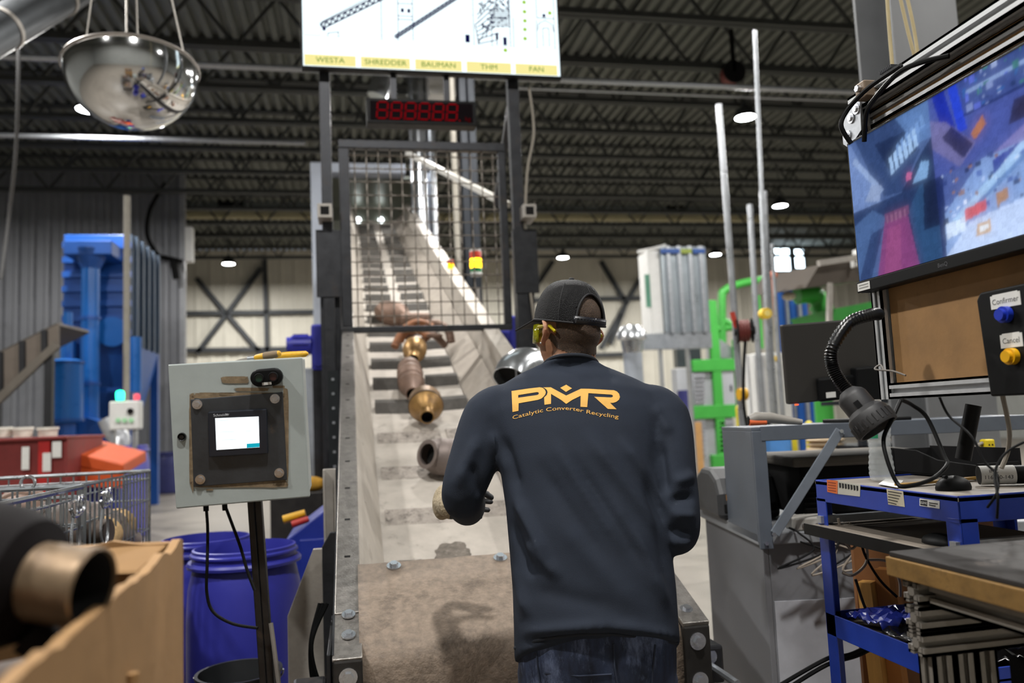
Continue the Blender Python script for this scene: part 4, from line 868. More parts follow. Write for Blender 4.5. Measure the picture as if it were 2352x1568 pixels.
# floor items behind the desk
kb = mat('cardboard', '#b48a55', .8, 0, .12, 8, .05, 60)
t = thing('cardboard_box', 'plain cardboard box with white label standing right of the right sleeve', 'box', (aty(1585, 1080, 15).x, 15, 0))
zt = aty(1585, 970, 15).z; a = aty(1548, 1000, 15); b = aty(1613, 1000, 15)
MB().bx(a.x + .1, b.x, 15, 15.3, 0, zt).build('carton', kb, t, bev=.006); MB().bx(a.x + .12, a.x + .28, 14.99, 15, zt - .5, zt - .1).build('label', paper, t)
q = aty(1572, 940, 15.15); t = thing('blue_tub', 'dark blue tapered tub upside down on the cardboard box', 'tub', (q.x, 15.15, zt))
MB().lathe([(0, zt), (.17, zt), (.16, zt + .04), (.12, aty(1572, 896, 15.15).z), (0, aty(1572, 896, 15.15).z)], (q.x, 15.15, 0), n=20).build('tub_body', mat('tub_blue', '#20215e', .5), t, True)
MB().lathe([(.16, zt + .0), (.18, zt), (.18, zt + .03), (.16, zt + .03)], (q.x, 15.15, 0), n=20).build('tub_rim', mat('tub_blue', '#20215e'), t, True)
yel = mat('bollard_yellow', '#d8c92e', .5)
for px, y0, Y, lab in ((1698, 938, 6.8, 'yellow bollard left of the desk riser'), (1858, 975, 6.6, 'yellow bollard seen through the desk riser')):
    q = aty(px, y0, Y); t = thing('bollard', lab, 'bollard', (q.x, Y, 0)); MB().cyl((q.x, Y, 0), (q.x, Y, q.z), .035, n=14).build('post', yel, t, True); MB().sph((q.x, Y, q.z), .035, 12).build('cap', yel, t, True)
tag(MB().bar(aty(1715, 990, 6.7), aty(1830, 985, 6.7), .05).bx(aty(1725, 990, 6.7).x - .02, aty(1725, 990, 6.7).x + .02, 6.68, 6.72, 0, aty(1725, 990, 6.7).z).bx(aty(1822, 988, 6.7).x - .02, aty(1822, 988, 6.7).x + .02, 6.68, 6.72, 0, aty(1822, 988, 6.7).z).build('guard_rail', yel), 'yellow guard rail behind the desk riser', 'rail')
t = thing('pale_blue_bin', 'pale blue bin seen through the desk riser', 'bin', aty(1795, 1045, 5.6)); abox(1768, 1006, 1826, 1100, 5.6, .4).build('bin_body', mat('pale_blue', '#4a86c8', .5), t, bev=.01); abox(1764, 1000, 1830, 1008, 5.58, .44).build('bin_rim', mat('pale_blue', '#4a86c8'), t)
for k in range(4): 
    a = aty(1876 + 3 * (k % 2), 1004 + 11 * k, 5.2); b = aty(1948 + 4 * ((k + 1) % 2), 1016 + 11 * k, 5.2); c = (a + b) / 2
    tag(MB().sph((c.x, 5.3, c.z), 1, 14, ((b.x - a.x) / 2, .16, .026)).build('sack', mat('sack_beige', '#b8a488', .8, 0, .15, 12), smooth=True), ('top', 'second', 'third', 'lowest')[k] + ' beige sack in the pile seen under the desk monitor', 'sack', 'sacks in the pile')
c = aty(1910, 1060, 5.2); tag(MB().bx(c.x - .25, c.x + .25, 5.1, 5.6, 0, aty(1910, 1047, 5.2).z).build('sack_pallet', mat('pallet_wood', '#8a6d4a', .8)), 'wooden stand under the pile of beige sacks', 'stand')
for i, (px, yy) in enumerate(((2020, 988), (2065, 990), (2110, 992))):
    q = aty(px, yy, 5); tag(MB().cyl((q.x - .1, 5, q.z), (q.x + .1, 5, q.z), .04, n=16).build('paper_roll', white, smooth=True), ('left', 'middle', 'right')[i] + ' one of three white rolls behind the gooseneck lamp', 'roll', 'white rolls')
a = aty(2000, 1012, 4.9); b = aty(2130, 1012, 4.9); t = thing('storage_rack', 'dark storage rack behind the gooseneck lamp holding white rolls', 'rack', (a.x, 5, 0))
for z in (a.z - .03, a.z + .28): MB().bx(a.x - .1, b.x + .3, 4.85, 5.3, z - .03, z).build('shelf', colb, t)
for x in (a.x - .1, b.x + .28): MB().bx(x, x + .04, 4.85, 4.9, 0, a.z + .5).build('upright', colb, t)
for i, (x, m_) in enumerate(((a.x + .02, 'pot_white'), (a.x + .2, 'pot_rim'))): tag(MB().sph((x, 5, a.z + .33), .11, 12, (1, .7, .5)).build('cloth_bundle', mat(m_, '#d5d0bd'), smooth=True), ('left', 'right')[i] + ' pale bundle on the upper shelf of the dark rack', 'bundle')

# ============================================================ NEAR LEFT: CONTROL BOX ON ITS POST
TL, TR, BL = at(390, 840, 2.37), at(692, 823, 2.44), at(407, 1165, 2.37)
ux = (TR - TL).normalized(); uy = (TL - BL).normalized(); nz = ux.cross(uy).normalized(); uy = nz.cross(ux).normalized()   # nz faces the camera
if nz.dot(CAM - TL) < 0: nz = -nz
bw = (TR - TL).length; bh = (TL - BL).length
def BP(px, py, off=0):
    r = ray(px, py); t = (TL - CAM).dot(nz) / r.dot(nz); return CAM + r * t + nz * off
boxm = mat('enclosure_grey', '#a3aba9', .45, 0, .06, 8, .03, 60, ('#7d7a70', .12, 16)); plate = mat('dark_plate', '#45484c', .4, .55, .2, 8, .05, 80, ('#5a4c3c', .22, 9))
PB = at(612, 1568, 2.42); PT = at(583, 1150, 2.5) ; pdn = (PB - PT).normalized(); PF = PT + pdn * (PT.z / -pdn.z)
cs = thing('control_box', 'grey control box with a lit touch panel on a leaning dark post', 'control box', PF)
MB().ob(BL - nz * .17, ux * bw, uy * bh, nz * .145).build('enclosure', boxm, cs, bev=.006)
dr_ = MB().ob(BL - nz * .022 - uy * .004 - ux * .004, ux * (bw + .008), uy * (bh + .008), nz * .022).build('door', boxm, cs, bev=.004)
P4 = [BP(445, 1117, .001), BP(660, 1101, .001), BP(650, 900, .001), BP(438, 917, .001)]
gl = mat('glue_residue', '#7b6a52', .8, 0, .3, 40, .2, 60)
def blob(px, py, w_, h_, seed, m=gl, z=.0012):
    pts = []
    for k in range(26):
        a_ = 2 * pi * k / 26; sx = 1 if cos(a_) > 0 else -1; sy = 1 if sin(a_) > 0 else -1
        rx = w_ * sx * abs(cos(a_)) ** .35; ry = h_ * sy * abs(sin(a_)) ** .35; j = 1 + .22 * noise.noise(V((k * .9, seed, 0)))
        pts.append(BP(px + rx * j, py + ry * j, z))
    MB().prism(pts, nz * .0006).build('glue_mark', gl, dr_)
blob(540, 872, 31, 8, 1); blob(578, 894, 38, 4, 2); blob(520, 905, 18, 4, 3); blob(640, 888, 14, 3, 4)
blob(548, 908, 106, 7, 5); blob(441, 1010, 6, 108, 6); blob(656, 1000, 7, 108, 7); blob(552, 1111, 110, 8, 8); blob(482, 1124, 8, 2, 9); blob(640, 1108, 14, 8, 10)
MB().prism(P4, nz * .004).build('mounting_plate', plate, cs, bev=.003)
for px, py in ((454, 928), (632, 915), (461, 1100), (642, 1085)): hexbolt(BP(px, py, .005), nz, .0085, True, cs)
hm = MB().prism([BP(483, 1048, .005), BP(617, 1040, .005), BP(614, 938, .005), BP(480, 945, .005)], nz * .014).build('touch_panel', mat('panel_black', '#1c2029', .35, 0, .06, 20), cs, bev=.003)
MB().prism([BP(500, 1031, .0195), BP(598, 1025, .0195), BP(596, 955, .0195), BP(497, 959, .0195)], nz * .0008).build('lit_screen', emis('hmi_white', '#f4fbff', 1.25 * SCR), hm)
MB().prism([BP(569, 1026.5, .0206), BP(598, 1024.5, .0206), BP(598, 1015, .0206), BP(569, 1017, .0206)], nz * .0004).build('teal_button', emis('hmi_teal', '#18aec4', .8 * SCR), hm)
pg = emis('hmi_pale', '#c9dfe6', .95 * SCR)
for x0, x1, y0 in ((508, 540, 990), (565, 580, 988), (512, 545, 1008), (580, 593, 960), (502, 528, 964)): MB().prism([BP(x0, y0 + 1, .0206), BP(x1, y0, .0206), BP(x1, y0 - 1.2, .0206), BP(x0, y0, .0206)], nz * .0003).build('screen_line', pg, hm)
lettering('Schneider', BP(511, 951.5, .0198), ux, uy, .0115, mat('silver_print', '#c8ccd2', .5), hm)
MB().prism([BP(521, 951, .0196), BP(526, 950.7, .0196), BP(526, 948.5, .0196), BP(521, 948.8, .0196)], nz * .0003).build('maker_mark', mat('silver_print', '#c8ccd2'), hm)
# two button pod
c0, c1 = BP(599, 867, .004), BP(631, 864, .004); rr = 20.5 / F * 2.35; pts = []
dx = (c1 - c0).normalized(); dy = nz.cross(dx)
for k in range(13): a_ = pi / 2 + pi * k / 12; pts.append(c0 + dx * cos(a_) * rr + dy * sin(a_) * rr)
for k in range(13): a_ = -pi / 2 + pi * k / 12; pts.append(c1 + dx * cos(a_) * rr + dy * sin(a_) * rr)
pod = MB().prism(pts, nz * .035).build('button_pod', black, cs, bev=.006)
for c_, col in ((c0, '#1c3a2c'), (c1, '#3a1c18')):
    c_ = c_ + nz * .035; r_ = 11 / F * 2.35
    MB().lathe([(r_ * .8, 0), (r_, 0), (r_ * 1.05, .006), (r_ * .95, .012), (r_ * .8, .012)], c_, nz, 24).build('button_ring', blackm, pod, True)
    MB().lathe([(0, .008), (r_ * .78, .008), (r_ * .78, 0)], c_, nz, 24).build('push_button', mat('cap' + col, col, .35), pod)
c_ = (c0 + c1) / 2 - dy * .0185 + nz * .0352; MB().cb(c_, dx * .0135, dy * .004, nz * .0006).build('label', paper, pod)
c_ = BP(418, 1003); lk = MB().lathe([(0, .006), (.006, .006), (.008, .004), (.0115, .008), (.013, .002), (.013, 0)], c_, nz, 20).build('lock', mat('lock_black', '#1a1a1a', .3, .3), cs, True)
# post, two channels back to back
pm = mat('post_oily', '#2d2a28', .4, .6, .25, 10, .08, 60, ('#4a3a2c', .3, 8)); sx = ux; pw = .021
for k in (-1, 1):
    o = PT + sx * (k * pw * .52 - pw * .48) ; MB().ob(o - nz * .045, sx * pw * .96, PF - PT, nz * .04).build('post_channel', pm, cs, bev=.003)
for t_ in (.55, .8): q = PT.lerp(PF, t_); MB().cb(q - nz * .024, sx * .0245, pdn * .003, nz * .024).build('cable_tie', black, cs)
MB().bx(PF.x - .15, PF.x + .15, PF.y - .15, PF.y + .15, 0, .012).build('base_plate', pm, cs)
c1_ = spl([at(473, 1158, 2.47), at(477, 1215, 2.45), at(476, 1290, 2.42), at(475, 1360, 2.42), at(490, 1405, 2.42), at(535, 1432, 2.42), at(592, 1442, 2.41)])
c2_ = spl([at(516, 1158, 2.48), at(530, 1195, 2.47), at(552, 1255, 2.46), at(568, 1310, 2.45), at(585, 1355, 2.44)])
for c_ in (c1_, c2_):
    MB().tube(c_, .0048, 8).build('cable', black, cs, True); MB().cyl(c_[0] + Z * .0, c_[1] - Z * .015, .0085, n=10).build('cable_gland', black, cs, True)
MB().tube(spl([at(622, 1430, 2.42), at(630, 1490, 2.4), at(640, 1568, 2.38), at(655, 1680, 2.36)]), .007, 8).build('cable', mat('grey_sheath', '#6b6660', .6), cs, True)
# knives on top
top = TL + (TR - TL) * .5 - nz * .1
def knife(lab, px0, py0, px1, py1, d, blade, tan=False):
    a_ = at(px0, py0, d); b_ = at(px1, py1, d); t = thing('utility_knife', lab, 'knife', (a_ + b_) / 2)
    MB().tube([a_, a_.lerp(b_, .08), a_.lerp(b_, .4), a_.lerp(b_, .7), a_.lerp(b_, .93), b_], [.006, .0095, .0115, .0105, .0095, .004], 12).build('handle', mat('knife_yellow', '#d9a520', .45, 0, .15, 20, 0, 60, ('#6b5530', .3, 40)), t, True)
    if tan: MB().tube([a_.lerp(b_, .3), a_.lerp(b_, .4), a_.lerp(b_, .8), a_.lerp(b_, .88)], [.01, .0125, .0115, .01], 12).build('grip', mat('grip_brown', '#7b6a52', .7), t, True)
    if blade:
        c_ = at(*blade, d); s_ = (a_ - c_).normalized(); MB().prism([c_, c_ + s_ * .02 + Z * .004, a_ + Z * .006, a_ - Z * .006, c_ + s_ * .02 - Z * .003], nz * -.003).build('blade', galv_d, t)
        MB().cyl(a_ - s_ * .02, a_ + s_ * .005, .008, .006, 10).build('collar', galv, t, True)
knife('yellow knife with a worn brown grip lying on the control box', 584, 822, 646, 811, 2.46, (538, 829), True)
knife('plain yellow folding knife behind the brown grip one, jutting over the box edge', 630, 818, 708, 812, 2.52, None)

# ============================================================ DRUMS, BUCKET
drm = mat('drum_blue', '#33369a', .42, 0, .08, 6, .03, 40, ('#4c50b4', .12, 10))
q = at(562, 1254, 3.55); drum('plastic_drum', 'open blue plastic drum directly behind the leaning post', q.x, q.y, q.z, 126 / F * 3.55, drm)
q = at(474, 1234, 4.1); drum('plastic_drum', 'open blue plastic drum half hidden behind the front drum', q.x, q.y, q.z, 106 / F * 4.1, drm)
q = at(549, 1546, 2.95); bk = thing('black_bucket', 'black bucket on the floor in front of the blue drum', 'bucket', (q.x, q.y, 0)); r_ = 93 / F * 2.95
MB().lathe([(0, 0), (r_ * .8, 0), (r_, q.z), (r_ * 1.04, q.z), (r_ * 1.04, q.z + .01), (r_ * .96, q.z + .01), (r_ * .78, .02), (0, .02)], (q.x, q.y, 0), n=32).build('bucket_body', mat('bucket_black', '#26282a', .5), bk, True)
MB().tube([V((q.x, q.y, q.z)) + V((r_ * 1.05 * cos(a_), r_ * 1.05 * sin(a_) * .9, -.1 * sin(a_))) for a_ in [pi * k / 14 for k in range(15)]], .004, 6).build('bail_handle', galv, bk)
# ============================================================ WIRE CAGES
wz = mat('zinc_wire', '#9aa0a4', .3, .85, .1, 20)
CT = 1.19
def cage(lab, x1, y0, y1, wd, junk):
    t = thing('wire_cage', lab, 'cage', (x1 - wd / 2, (y0 + y1) / 2, .1), group='wire cages'); x0 = x1 - wd
    cs_ = [(x0, y0), (x1, y0), (x1, y1), (x0, y1)]
    for z, r in ((CT, .009), (CT - .035, .0045), (CT - .13, .004), (CT - .26, .004), (CT - .39, .004), (.55, .004), (.3, .004), (.14, .007)):
        MB().tube([V((x, y, z)) for x, y in cs_], r, 6, closed=True).build('hoop_wire', wz, t)
    for (xa, ya), (xb, yb) in zip(cs_, cs_[1:] + cs_[:1]):
        L = hypot(xb - xa, yb - ya); n = int(L / .05)
        for k in range(n): s_ = k / n; x = xa + (xb - xa) * s_; y = ya + (yb - ya) * s_; MB().cyl((x, y, .14), (x, y, CT), .0075 if k == 0 else .0038, n=6).build('upright_wire', wz, t)
    for k in range(10): y = y0 + (y1 - y0) * (k + .5) / 10; MB().cyl((x0, y, .14), (x1, y, .14), .004, n=5).build('floor_wire', wz, t)
    for x, y in cs_: MB().bx(x - .03, x + .03, y - .03, y + .03, 0, .14).build('foot', wz, t)
    return t
XC = -.9
cage('wire cage whose right corner ends at the drums', XC - .03, 3.0, 3.93, .95, 0)
cg = cage('wire cage nearer the cardboard box at the left edge', XC, 1.95, 2.93, .95, 1)
# drop gate latches where the cages meet
for yy in (3.12, 2.82):
    for k in (0, 1):
        q = V((XC + .01, yy + k * .03, CT - .05)); MB().tube([q + V((.012, .0, 0)) + V((0, cos(a_) * .02, sin(a_) * .025)) for a_ in [2 * pi * j / 14 for j in range(14)]], .005, 6, closed=True).build('latch_ring', chrome, cg, True)
    MB().tube(spl([V((XC + .015, yy - .05, CT - .04)), V((XC + .02, yy + .03, CT - .035)), V((XC + .02, yy + .05, CT - .07)), V((XC + .02, yy - .03, CT - .085)), V((XC + .015, yy - .055, CT - .06))]), .006, 6).build('latch_handle', chrome, cg, True)
    MB().tube(spl([V((XC + .015, yy - .03, CT - .08)), V((XC + .015, yy - .05, CT - .17)), V((XC + .02, yy - .02, CT - .22)), V((XC + .015, yy + .03, CT - .18)), V((XC + .015, yy + .02, CT - .08))]), .005, 6).build('latch_loop', chrome, cg, True)
for yy in (2.96, 2.9): MB().tube([V((XC - .3 + (yy - 2.9) * 2, yy, CT + .02)) + V((cos(a_) * .022, 0, sin(a_) * .022)) for a_ in [2 * pi * j / 14 for j in range(14)]], .005, 6, closed=True).build('eye_ring', chrome, cg, True)
# scrap inside the cages
rs = random.Random(3); darkc = mat('dark_converter', '#4a3f38', .6, .4, .25, 10, .15, 50, ('#2c241f', .4, 9)); ceram = mat('ceramic_core', '#b39468', .85, 0, .2, 40, .4, 120)
def scrap(lab, p, ax, s, m, cat_group, hl=True):
    ax = V(ax).normalized(); t = thing('scrap_converter', lab, 'car part', p, group=cat_group)
    MB().lathe([(0, -.2 * s), (.04 * s, -.2 * s), (.045 * s, -.15 * s), (.09 * s, -.09 * s), (.095 * s, .08 * s), (.05 * s, .15 * s), (.045 * s, .22 * s), (.036 * s, .22 * s)], p, ax, 20).build('shell', m, t, True, ang=50)
    if hl: MB().lathe([(.036 * s, .22 * s), (.034 * s, .17 * s), (0, .17 * s)], p, ax, 16).build('bore', hole, t)
    MB().lathe([(.094 * s, -.02), (.101 * s, -.015), (.101 * s, .015), (.094 * s, .02)], p, ax, 20).build('seam', m, t, True)
scrap('dark dome of a converter showing over the cage rim at the left edge', V((-1.35, 2.72, CT - .03)), (.3, 1, .2), 1.15, darkc, 'scrap in the cages')
spots = [(-1.12, 3.25, .87), (-1.3, 3.5, .91), (-1.08, 3.6, .85), (-1.5, 3.3, .87), (-1.2, 3.78, .81), (-1.1, 2.6, .85), (-1.1, 2.3, .83), (-1.4, 2.35, .87), (-1.3, 2.1, .81), (-1.55, 2.65, .85)]
CL_ = ['dark scrap converter at the latch end of the far cage', 'rusty scrap converter in the middle of the far cage', 'grey scrap converter against the right wires of the far cage', 'dark scrap converter deep on the left side of the far cage', 'rusty scrap converter in the drum side corner of the far cage', 'grey scrap converter beside the latch in the near cage', 'dark scrap converter against the right wires of the near cage', 'rusty scrap converter in the middle of the near cage', 'grey scrap converter in the carton side corner of the near cage', 'dark scrap converter deep on the left side of the near cage']
for k, (x, y, z) in enumerate(spots): scrap(CL_[k], V((x, y, z + .13)), (rs.uniform(-1, 1), rs.uniform(-1, 1), rs.uniform(-.2, .3)), rs.uniform(.95, 1.25), (darkc, rust, greyst)[k % 3], 'heaped scrap in the cages')
for k, (x, y, z) in enumerate(((-1.0, 3.4, .93), (-1.03, 3.72, .93), (-1.45, 3.65, .93))):
    t = tag(MB().cyl((x, y - .06, z), (x + .02, y + .06, z + .05), .07, n=20).build('ceramic_block', ceram, smooth=True), ('tan ceramic block nearest the latch in the far cage', 'tan ceramic block nearest the drums in the far cage', 'tan ceramic block at the left of the far cage')[k], 'car part', 'ceramic blocks')
for x, y in ((-1.35, 3.45), (-1.35, 2.42)): tag(MB().bx(x - .43, x + .43, y - .42, y + .42, .15, .86).build('scrap_fill', mat('scrap_brown', '#4e4238', .8, .2, .4, 14, .6, 20)), 'dense brown scrap filling the %s wire cage' % ('far' if y > 3 else 'near'), 'scrap', kind='stuff')

# ============================================================ FOREGROUND CARTON WITH EXHAUST PIECE
kb2 = mat('carton_kraft', '#97744a', .8, 0, .14, 5, .08, 50, ('#8d6a3c', .2, 6))
bx1, by1, bz1 = -.262, 1.31, 1.19; bx0, by0 = -1.25, .42
ct = thing('carton', 'large open kraft carton with a torn rim in the lower left foreground', 'box', ((bx0 + bx1) / 2, (by0 + by1) / 2, 0))
def panel(p, q, nm, seed):
    p = V(p); q = V(q); n = 40; d = (q - p) / n; nn = V((-d.y, d.x, 0)).normalized() * .012; rows_ = [[], [], [], []]
    for k in range(n + 1):
        c_ = p + d * k; hz = bz1 + .008 * noise.noise(V((k * .35, seed, 0))) + .005 * noise.noise(V((k * 1.3, seed, 3))); bow = nn.normalized() * .012 * noise.noise(V((k * .12, seed, 5)))
        rows_[0].append((c_.x, c_.y, .0)); rows_[1].append((c_.x + bow.x, c_.y + bow.y, hz)); rows_[2].append((c_.x + bow.x - nn.x, c_.y + bow.y - nn.y, hz)); rows_[3].append((c_.x - nn.x, c_.y - nn.y, .0))
    return MB().shell(rows_).build(nm, kb2, ct, True, ang=50)
panel((bx1, by1, 0), (bx1 + .045, by0, 0), 'side_panel', 1); panel((bx0, by1 + .05, 0), (bx1, by1, 0), 'far_panel', 2); panel((bx0, by0, 0), (bx0, by1 + .05, 0), 'side_panel', 3); panel((bx1 + .045, by0, 0), (bx0, by0, 0), 'near_panel', 4)
MB().bx(bx0 + .02, bx1 - .02, by0 + .02, by1 - .02, .0, .6).build('carton_floor', kb2, ct)
MB().cyl((bx1 + .027, .94, .3), (bx1 + .024, .94, 1.1), .006, n=8).build('crease', kb2, ct, True)
MB().prism([(bx1 - .3, by1 + .02, bz1 - .0), (bx1 - .02, by1 - .0, bz1 - .005), (bx1 - .05, by1 - .06, bz1 - .035), (bx1 - .28, by1 - .04, bz1 - .03)], V((0, .004, .004))).build('folded_flap', kb2, ct)
pm_ = mat('pale_exhaust', '#85715a', .42, .6, .25, 14, .08, 40, ('#4a392c', .4, 10)); dkb = mat('charred_shell', '#131011', .75, 0, .3, 10, .2, 30, spec=.15)
q = at(213, 1350, .74); axv = (_r * .95 - _f * .1 - _u * .08).normalized()
fg = thing('exhaust_converter', 'charred converter with a tan open pipe end resting in the foreground carton', 'car part', q - axv * .12)
MB().lathe([(.0345, -.004), (.0375, -.006), (.0375, .0), (.035, .002), (.034, -.002), (.033, -.05)], q, axv, 36).build('pipe_lip', pm_, fg, True)
MB().lathe([(.036, .0), (.036, -.055), (.038, -.06)], q, axv, 36).build('pipe', pm_, fg, True)
MB().lathe([(.0335, -.002), (.033, -.052), (0, -.052)], q, axv, 30).build('bore', hole, fg, True)
MB().lathe([(.037, -.052), (.056, -.06), (.066, -.085), (.07, -.14), (.064, -.2), (.04, -.25), (0, -.26)], q, axv, 36).build('charred_body', dkb, fg, True)
b_ = q - axv * .06 - _u * .05; MB().tube([b_ + _r * .0, b_ - _u * .03 + _r * .03, b_ - _u * .1 + _r * .01], [.02, .017, .016], 12).build('stub_bracket', dkb, fg, True)
for k, (x, y, z, a_) in enumerate(((-.54, .9, 1.05, .4), (-.66, .72, 1.07, 1.4), (-.56, .58, 1.05, 2.4), (-.75, .95, 1.03, .8), (-.65, 1.12, 1.02, 2.0), (-.9, .8, 1.05, 1.1), (-.53, 1.1, .97, .2))): scrap(['dark converter under the tan pipe end in the foreground carton', 'grey converter left of the tan pipe end in the foreground carton', 'rusty converter at the near end of the foreground carton', 'dark converter in the middle of the foreground carton', 'grey converter by the far panel of the foreground carton', 'rusty converter at the left of the foreground carton', 'dark converter in the far right corner of the foreground carton'][k], V((x, y, z)), (cos(a_), sin(a_), .1), 1., (darkc, greyst, rust)[k % 3], 'pile inside the foreground carton')
tag(MB().bx(bx0 + .03, bx1 - .03, by0 + .03, by1 - .03, .6, .95).build('scrap_fill', mat('scrap_brown', '#4e4238')), 'brown scrap filling the foreground carton', 'scrap', kind='stuff')

# ============================================================ GREY DESK WITH RISER
dkm = mat('desk_grey', '#77787c', .5, .1, .08, 6, .02, 60); riser = mat('riser_blue_grey', '#5c636d', .45, .2, .1, 8, .02, 60)
DA, DB_ = V((1.328, 2.544, .93)), V((1.474, 3.342, .93)); dv = (DB_ - DA).normalized(); dr2 = V((dv.y, -dv.x, 0)); dl = (DB_ - DA).length
dk = thing('desk', 'grey metal desk behind the blue cart with a blue grey riser shelf', 'desk', (DA.x + .4, DA.y + .3, 0), atan2(dr2.y, dr2.x))
MB().ob(DA - Z * .04, dr2 * 1.1, dv * dl, Z * .04).build('desk_top', mat('desk_top', '#8f9296', .45, .2, .1, 8, .02, 60, ('#6b6258', .25, 9)), dk, bev=.004)
MB().ob(DA + dr2 * .02 + dv * .02 - Z * .93, dr2 * .02, dv * (dl - .04), Z * .89).build('side_panel', dkm, dk, bev=.003)
MB().ob(DA + dr2 * .04 + dv * .02 - Z * .93, dr2 * .95, dv * .02, Z * .89).build('front_panel', dkm, dk, bev=.003)
MB().ob(DA + dr2 * .98 + dv * .02 - Z * .93, dr2 * .02, dv * (dl - .04), Z * .89).build('side_panel', dkm, dk, bev=.003)
MB().ob(DA + dr2 * .045 + dv * .015 - Z * .93, dr2 * .62, dv * .004, Z * .7).build('lit_kick_board', mat('lit_board', '#b0b2b9', .5), dk)  # lower front board, paled: the lamplight on it is put into the colour
def D(r, d, z): return DA + dr2 * r + dv * d + Z * z
rs_ = thing('desk_riser', 'blue grey sheet steel riser shelf with a diagonal strut on the grey desk', 'shelf', D(.1, .1, 0))
RH = .345
MB().ob(D(-.0, -.005, -.03), dr2 * .012, dv * .36, Z * (RH + .03)).build('end_panel', riser, rs_, bev=.002)
MB().ob(D(-.0, -.02, -.05), dr2 * .045, dv * .012, Z * (RH + .05)).build('end_flange', riser, rs_, bev=.002)
MB().ob(D(0, -.01, RH), dr2 * 1.05, dv * .37, Z * .012).build('shelf_board', riser, rs_, bev=.002)
MB().ob(D(.03, -.022, RH - .035), dr2 * 1.02, dv * .012, Z * .05).build('front_lip', riser, rs_, bev=.002)
MB().bar(D(.05, -.025, .0), D(.3, -.025, RH - .01), .034, .006, up=dv).build('diagonal_strut', mat('strut_steel', '#7c848e', .45, .3), rs_, bev=.002)
for r, d, z in ((.045, -.03, .0), (.02, -.022, -.03), (.3, -.03, RH - .012)): hexbolt(D(r, d, z), -dv, .007, False, rs_)
# printers
lp = thing('label_printer', 'rounded black label printer with an orange mark left of the riser', 'printer', D(-.02, .42, 0))
prf = [(.0, .0), (.30, .0), (.30, .07), (.27, .12), (.2, .15), (.1, .15), (.03, .125), (0, .08)]
o_ = D(-.03, .36, .0)
MB().prism([o_ + dv * a_ * 1.3 + Z * b_ * 1.25 for a_, b_ in prf], dr2 * .24).build('printer_shell', mat('printer_dark', '#37383a', .5, 0, .1, 10), lp, bev=.02)
MB().ob(o_ - dv * .003 + dr2 * .02 + Z * .03, dr2 * .2, dv * .003, Z * .03).build('paper_slot', blackm, lp)
MB().ob(o_ - dv * .004 + dr2 * .03 + Z * .075, dr2 * .02, dv * .006, Z * .022).build('orange_mark', mat('mark_orange', '#d8921a', .5), lp)
pr = thing('black_printer', 'wide black office printer standing under the riser shelf', 'printer', D(.45, .2, 0))
MB().ob(D(.2, .1, .03), dr2 * .5, dv * .4, Z * .2).build('printer_body', blackm, pr, bev=.012); MB().ob(D(.16, .06, .21), dr2 * .56, dv * .46, Z * .035).build('printer_lid', mat('dusty_lid', '#5d5850', .7, 0, .15, 9), pr, bev=.01)
for k in range(7): MB().ob(D(.205, .092, .06 + k * .018), dr2 * .07, dv * .01, Z * .006).build('vent_slat', black, pr)
MB().ob(D(.3, .09, .05), dr2 * .3, dv * .01, Z * .09).build('front_tray', black, pr)
hbx = thing('network_hub', 'small pale grey hub with cables on the front edge of the desk', 'electronics', D(.2, .02, 0)); MB().ob(D(.13, .005, .0), dr2 * .17, dv * .1, Z * .045).build('hub_case', mat('hub_grey', '#a7a49e', .5), hbx, bev=.006)
for k in range(3): MB().cyl(D(.16 + .045 * k, .004, .02), D(.16 + .045 * k, -.002, .02), .006, n=10).build('socket', chrome, hbx)
# tangled cables over the desk edge
cbl = mat('dusty_cable', '#8c8276', .7)
rc = random.Random(8)
for k in range(7):
    r0 = .12 + .05 * k; p = D(r0, .03, .01); L = rc.uniform(.08, .2)
    pts = [p, D(r0 + .01, -.03, .0), D(r0 + rc.uniform(-.03, .05), -.05, -L * .5), D(r0 + rc.uniform(-.1, .06), -.06, -L), D(r0 + rc.uniform(-.02, .12), -.05, -L * .6), D(r0 + rc.uniform(.0, .1), -.04, -L * .25)]
    tag(MB().tube(spl(pts, 6), .0035, 6).build('loose_cable', cbl if k % 3 else blackm, smooth=True), ('first', 'second', 'third', 'fourth', 'fifth', 'sixth', 'seventh')[k] + ' loose cable from the riser end panel looping over the grey desk edge', 'cable', 'cables over the desk edge')
# monitor seen from behind
mo = thing('desk_monitor', 'black monitor seen from behind on the riser shelf', 'monitor', D(.62, .15, RH + .012))
mtl = at(1797, 746, 2.85); mbl = at(1812, 929, 2.85); up_ = (mtl - mbl).normalized(); hgt = (mtl - mbl).length
rg = (at(2100, 720, 2.95) - mtl); rg = (rg - up_ * rg.dot(up_)).normalized(); nb_ = rg.cross(up_)
MB().ob(mbl, rg * .6, up_ * hgt * 1.0, -nb_ * .025).build('monitor_back', mat('monitor_black', '#2a2826', .42, 0, .06, 6), mo, bev=.006)
MB().ob(mbl + rg * .11 + up_ * .0, rg * .36, up_ * .085, nb_ * .022).build('socket_housing', black, mo, bev=.008)
MB().ob(mbl + rg * .25 + up_ * -.05, rg * .09, up_ * .16, nb_ * .04).build('stand_neck', black, mo, bev=.006)
fz = D(0, 0, RH + .012).z; c_ = mbl + rg * .3
MB().bx(c_.x - .12, c_.x + .12, c_.y - .09, c_.y + .09, fz, fz + .014).build('stand_foot', black, mo, bev=.004); MB().bx(c_.x - .03, c_.x + .03, c_.y - .02, c_.y + .02, fz, mbl.z + .05).build('stand_stem', black, mo)
MB().ob(mbl + rg * .135 + up_ * .012 + nb_ * .022, rg * .038, up_ * .02, nb_ * .001).build('label', paper, mo)
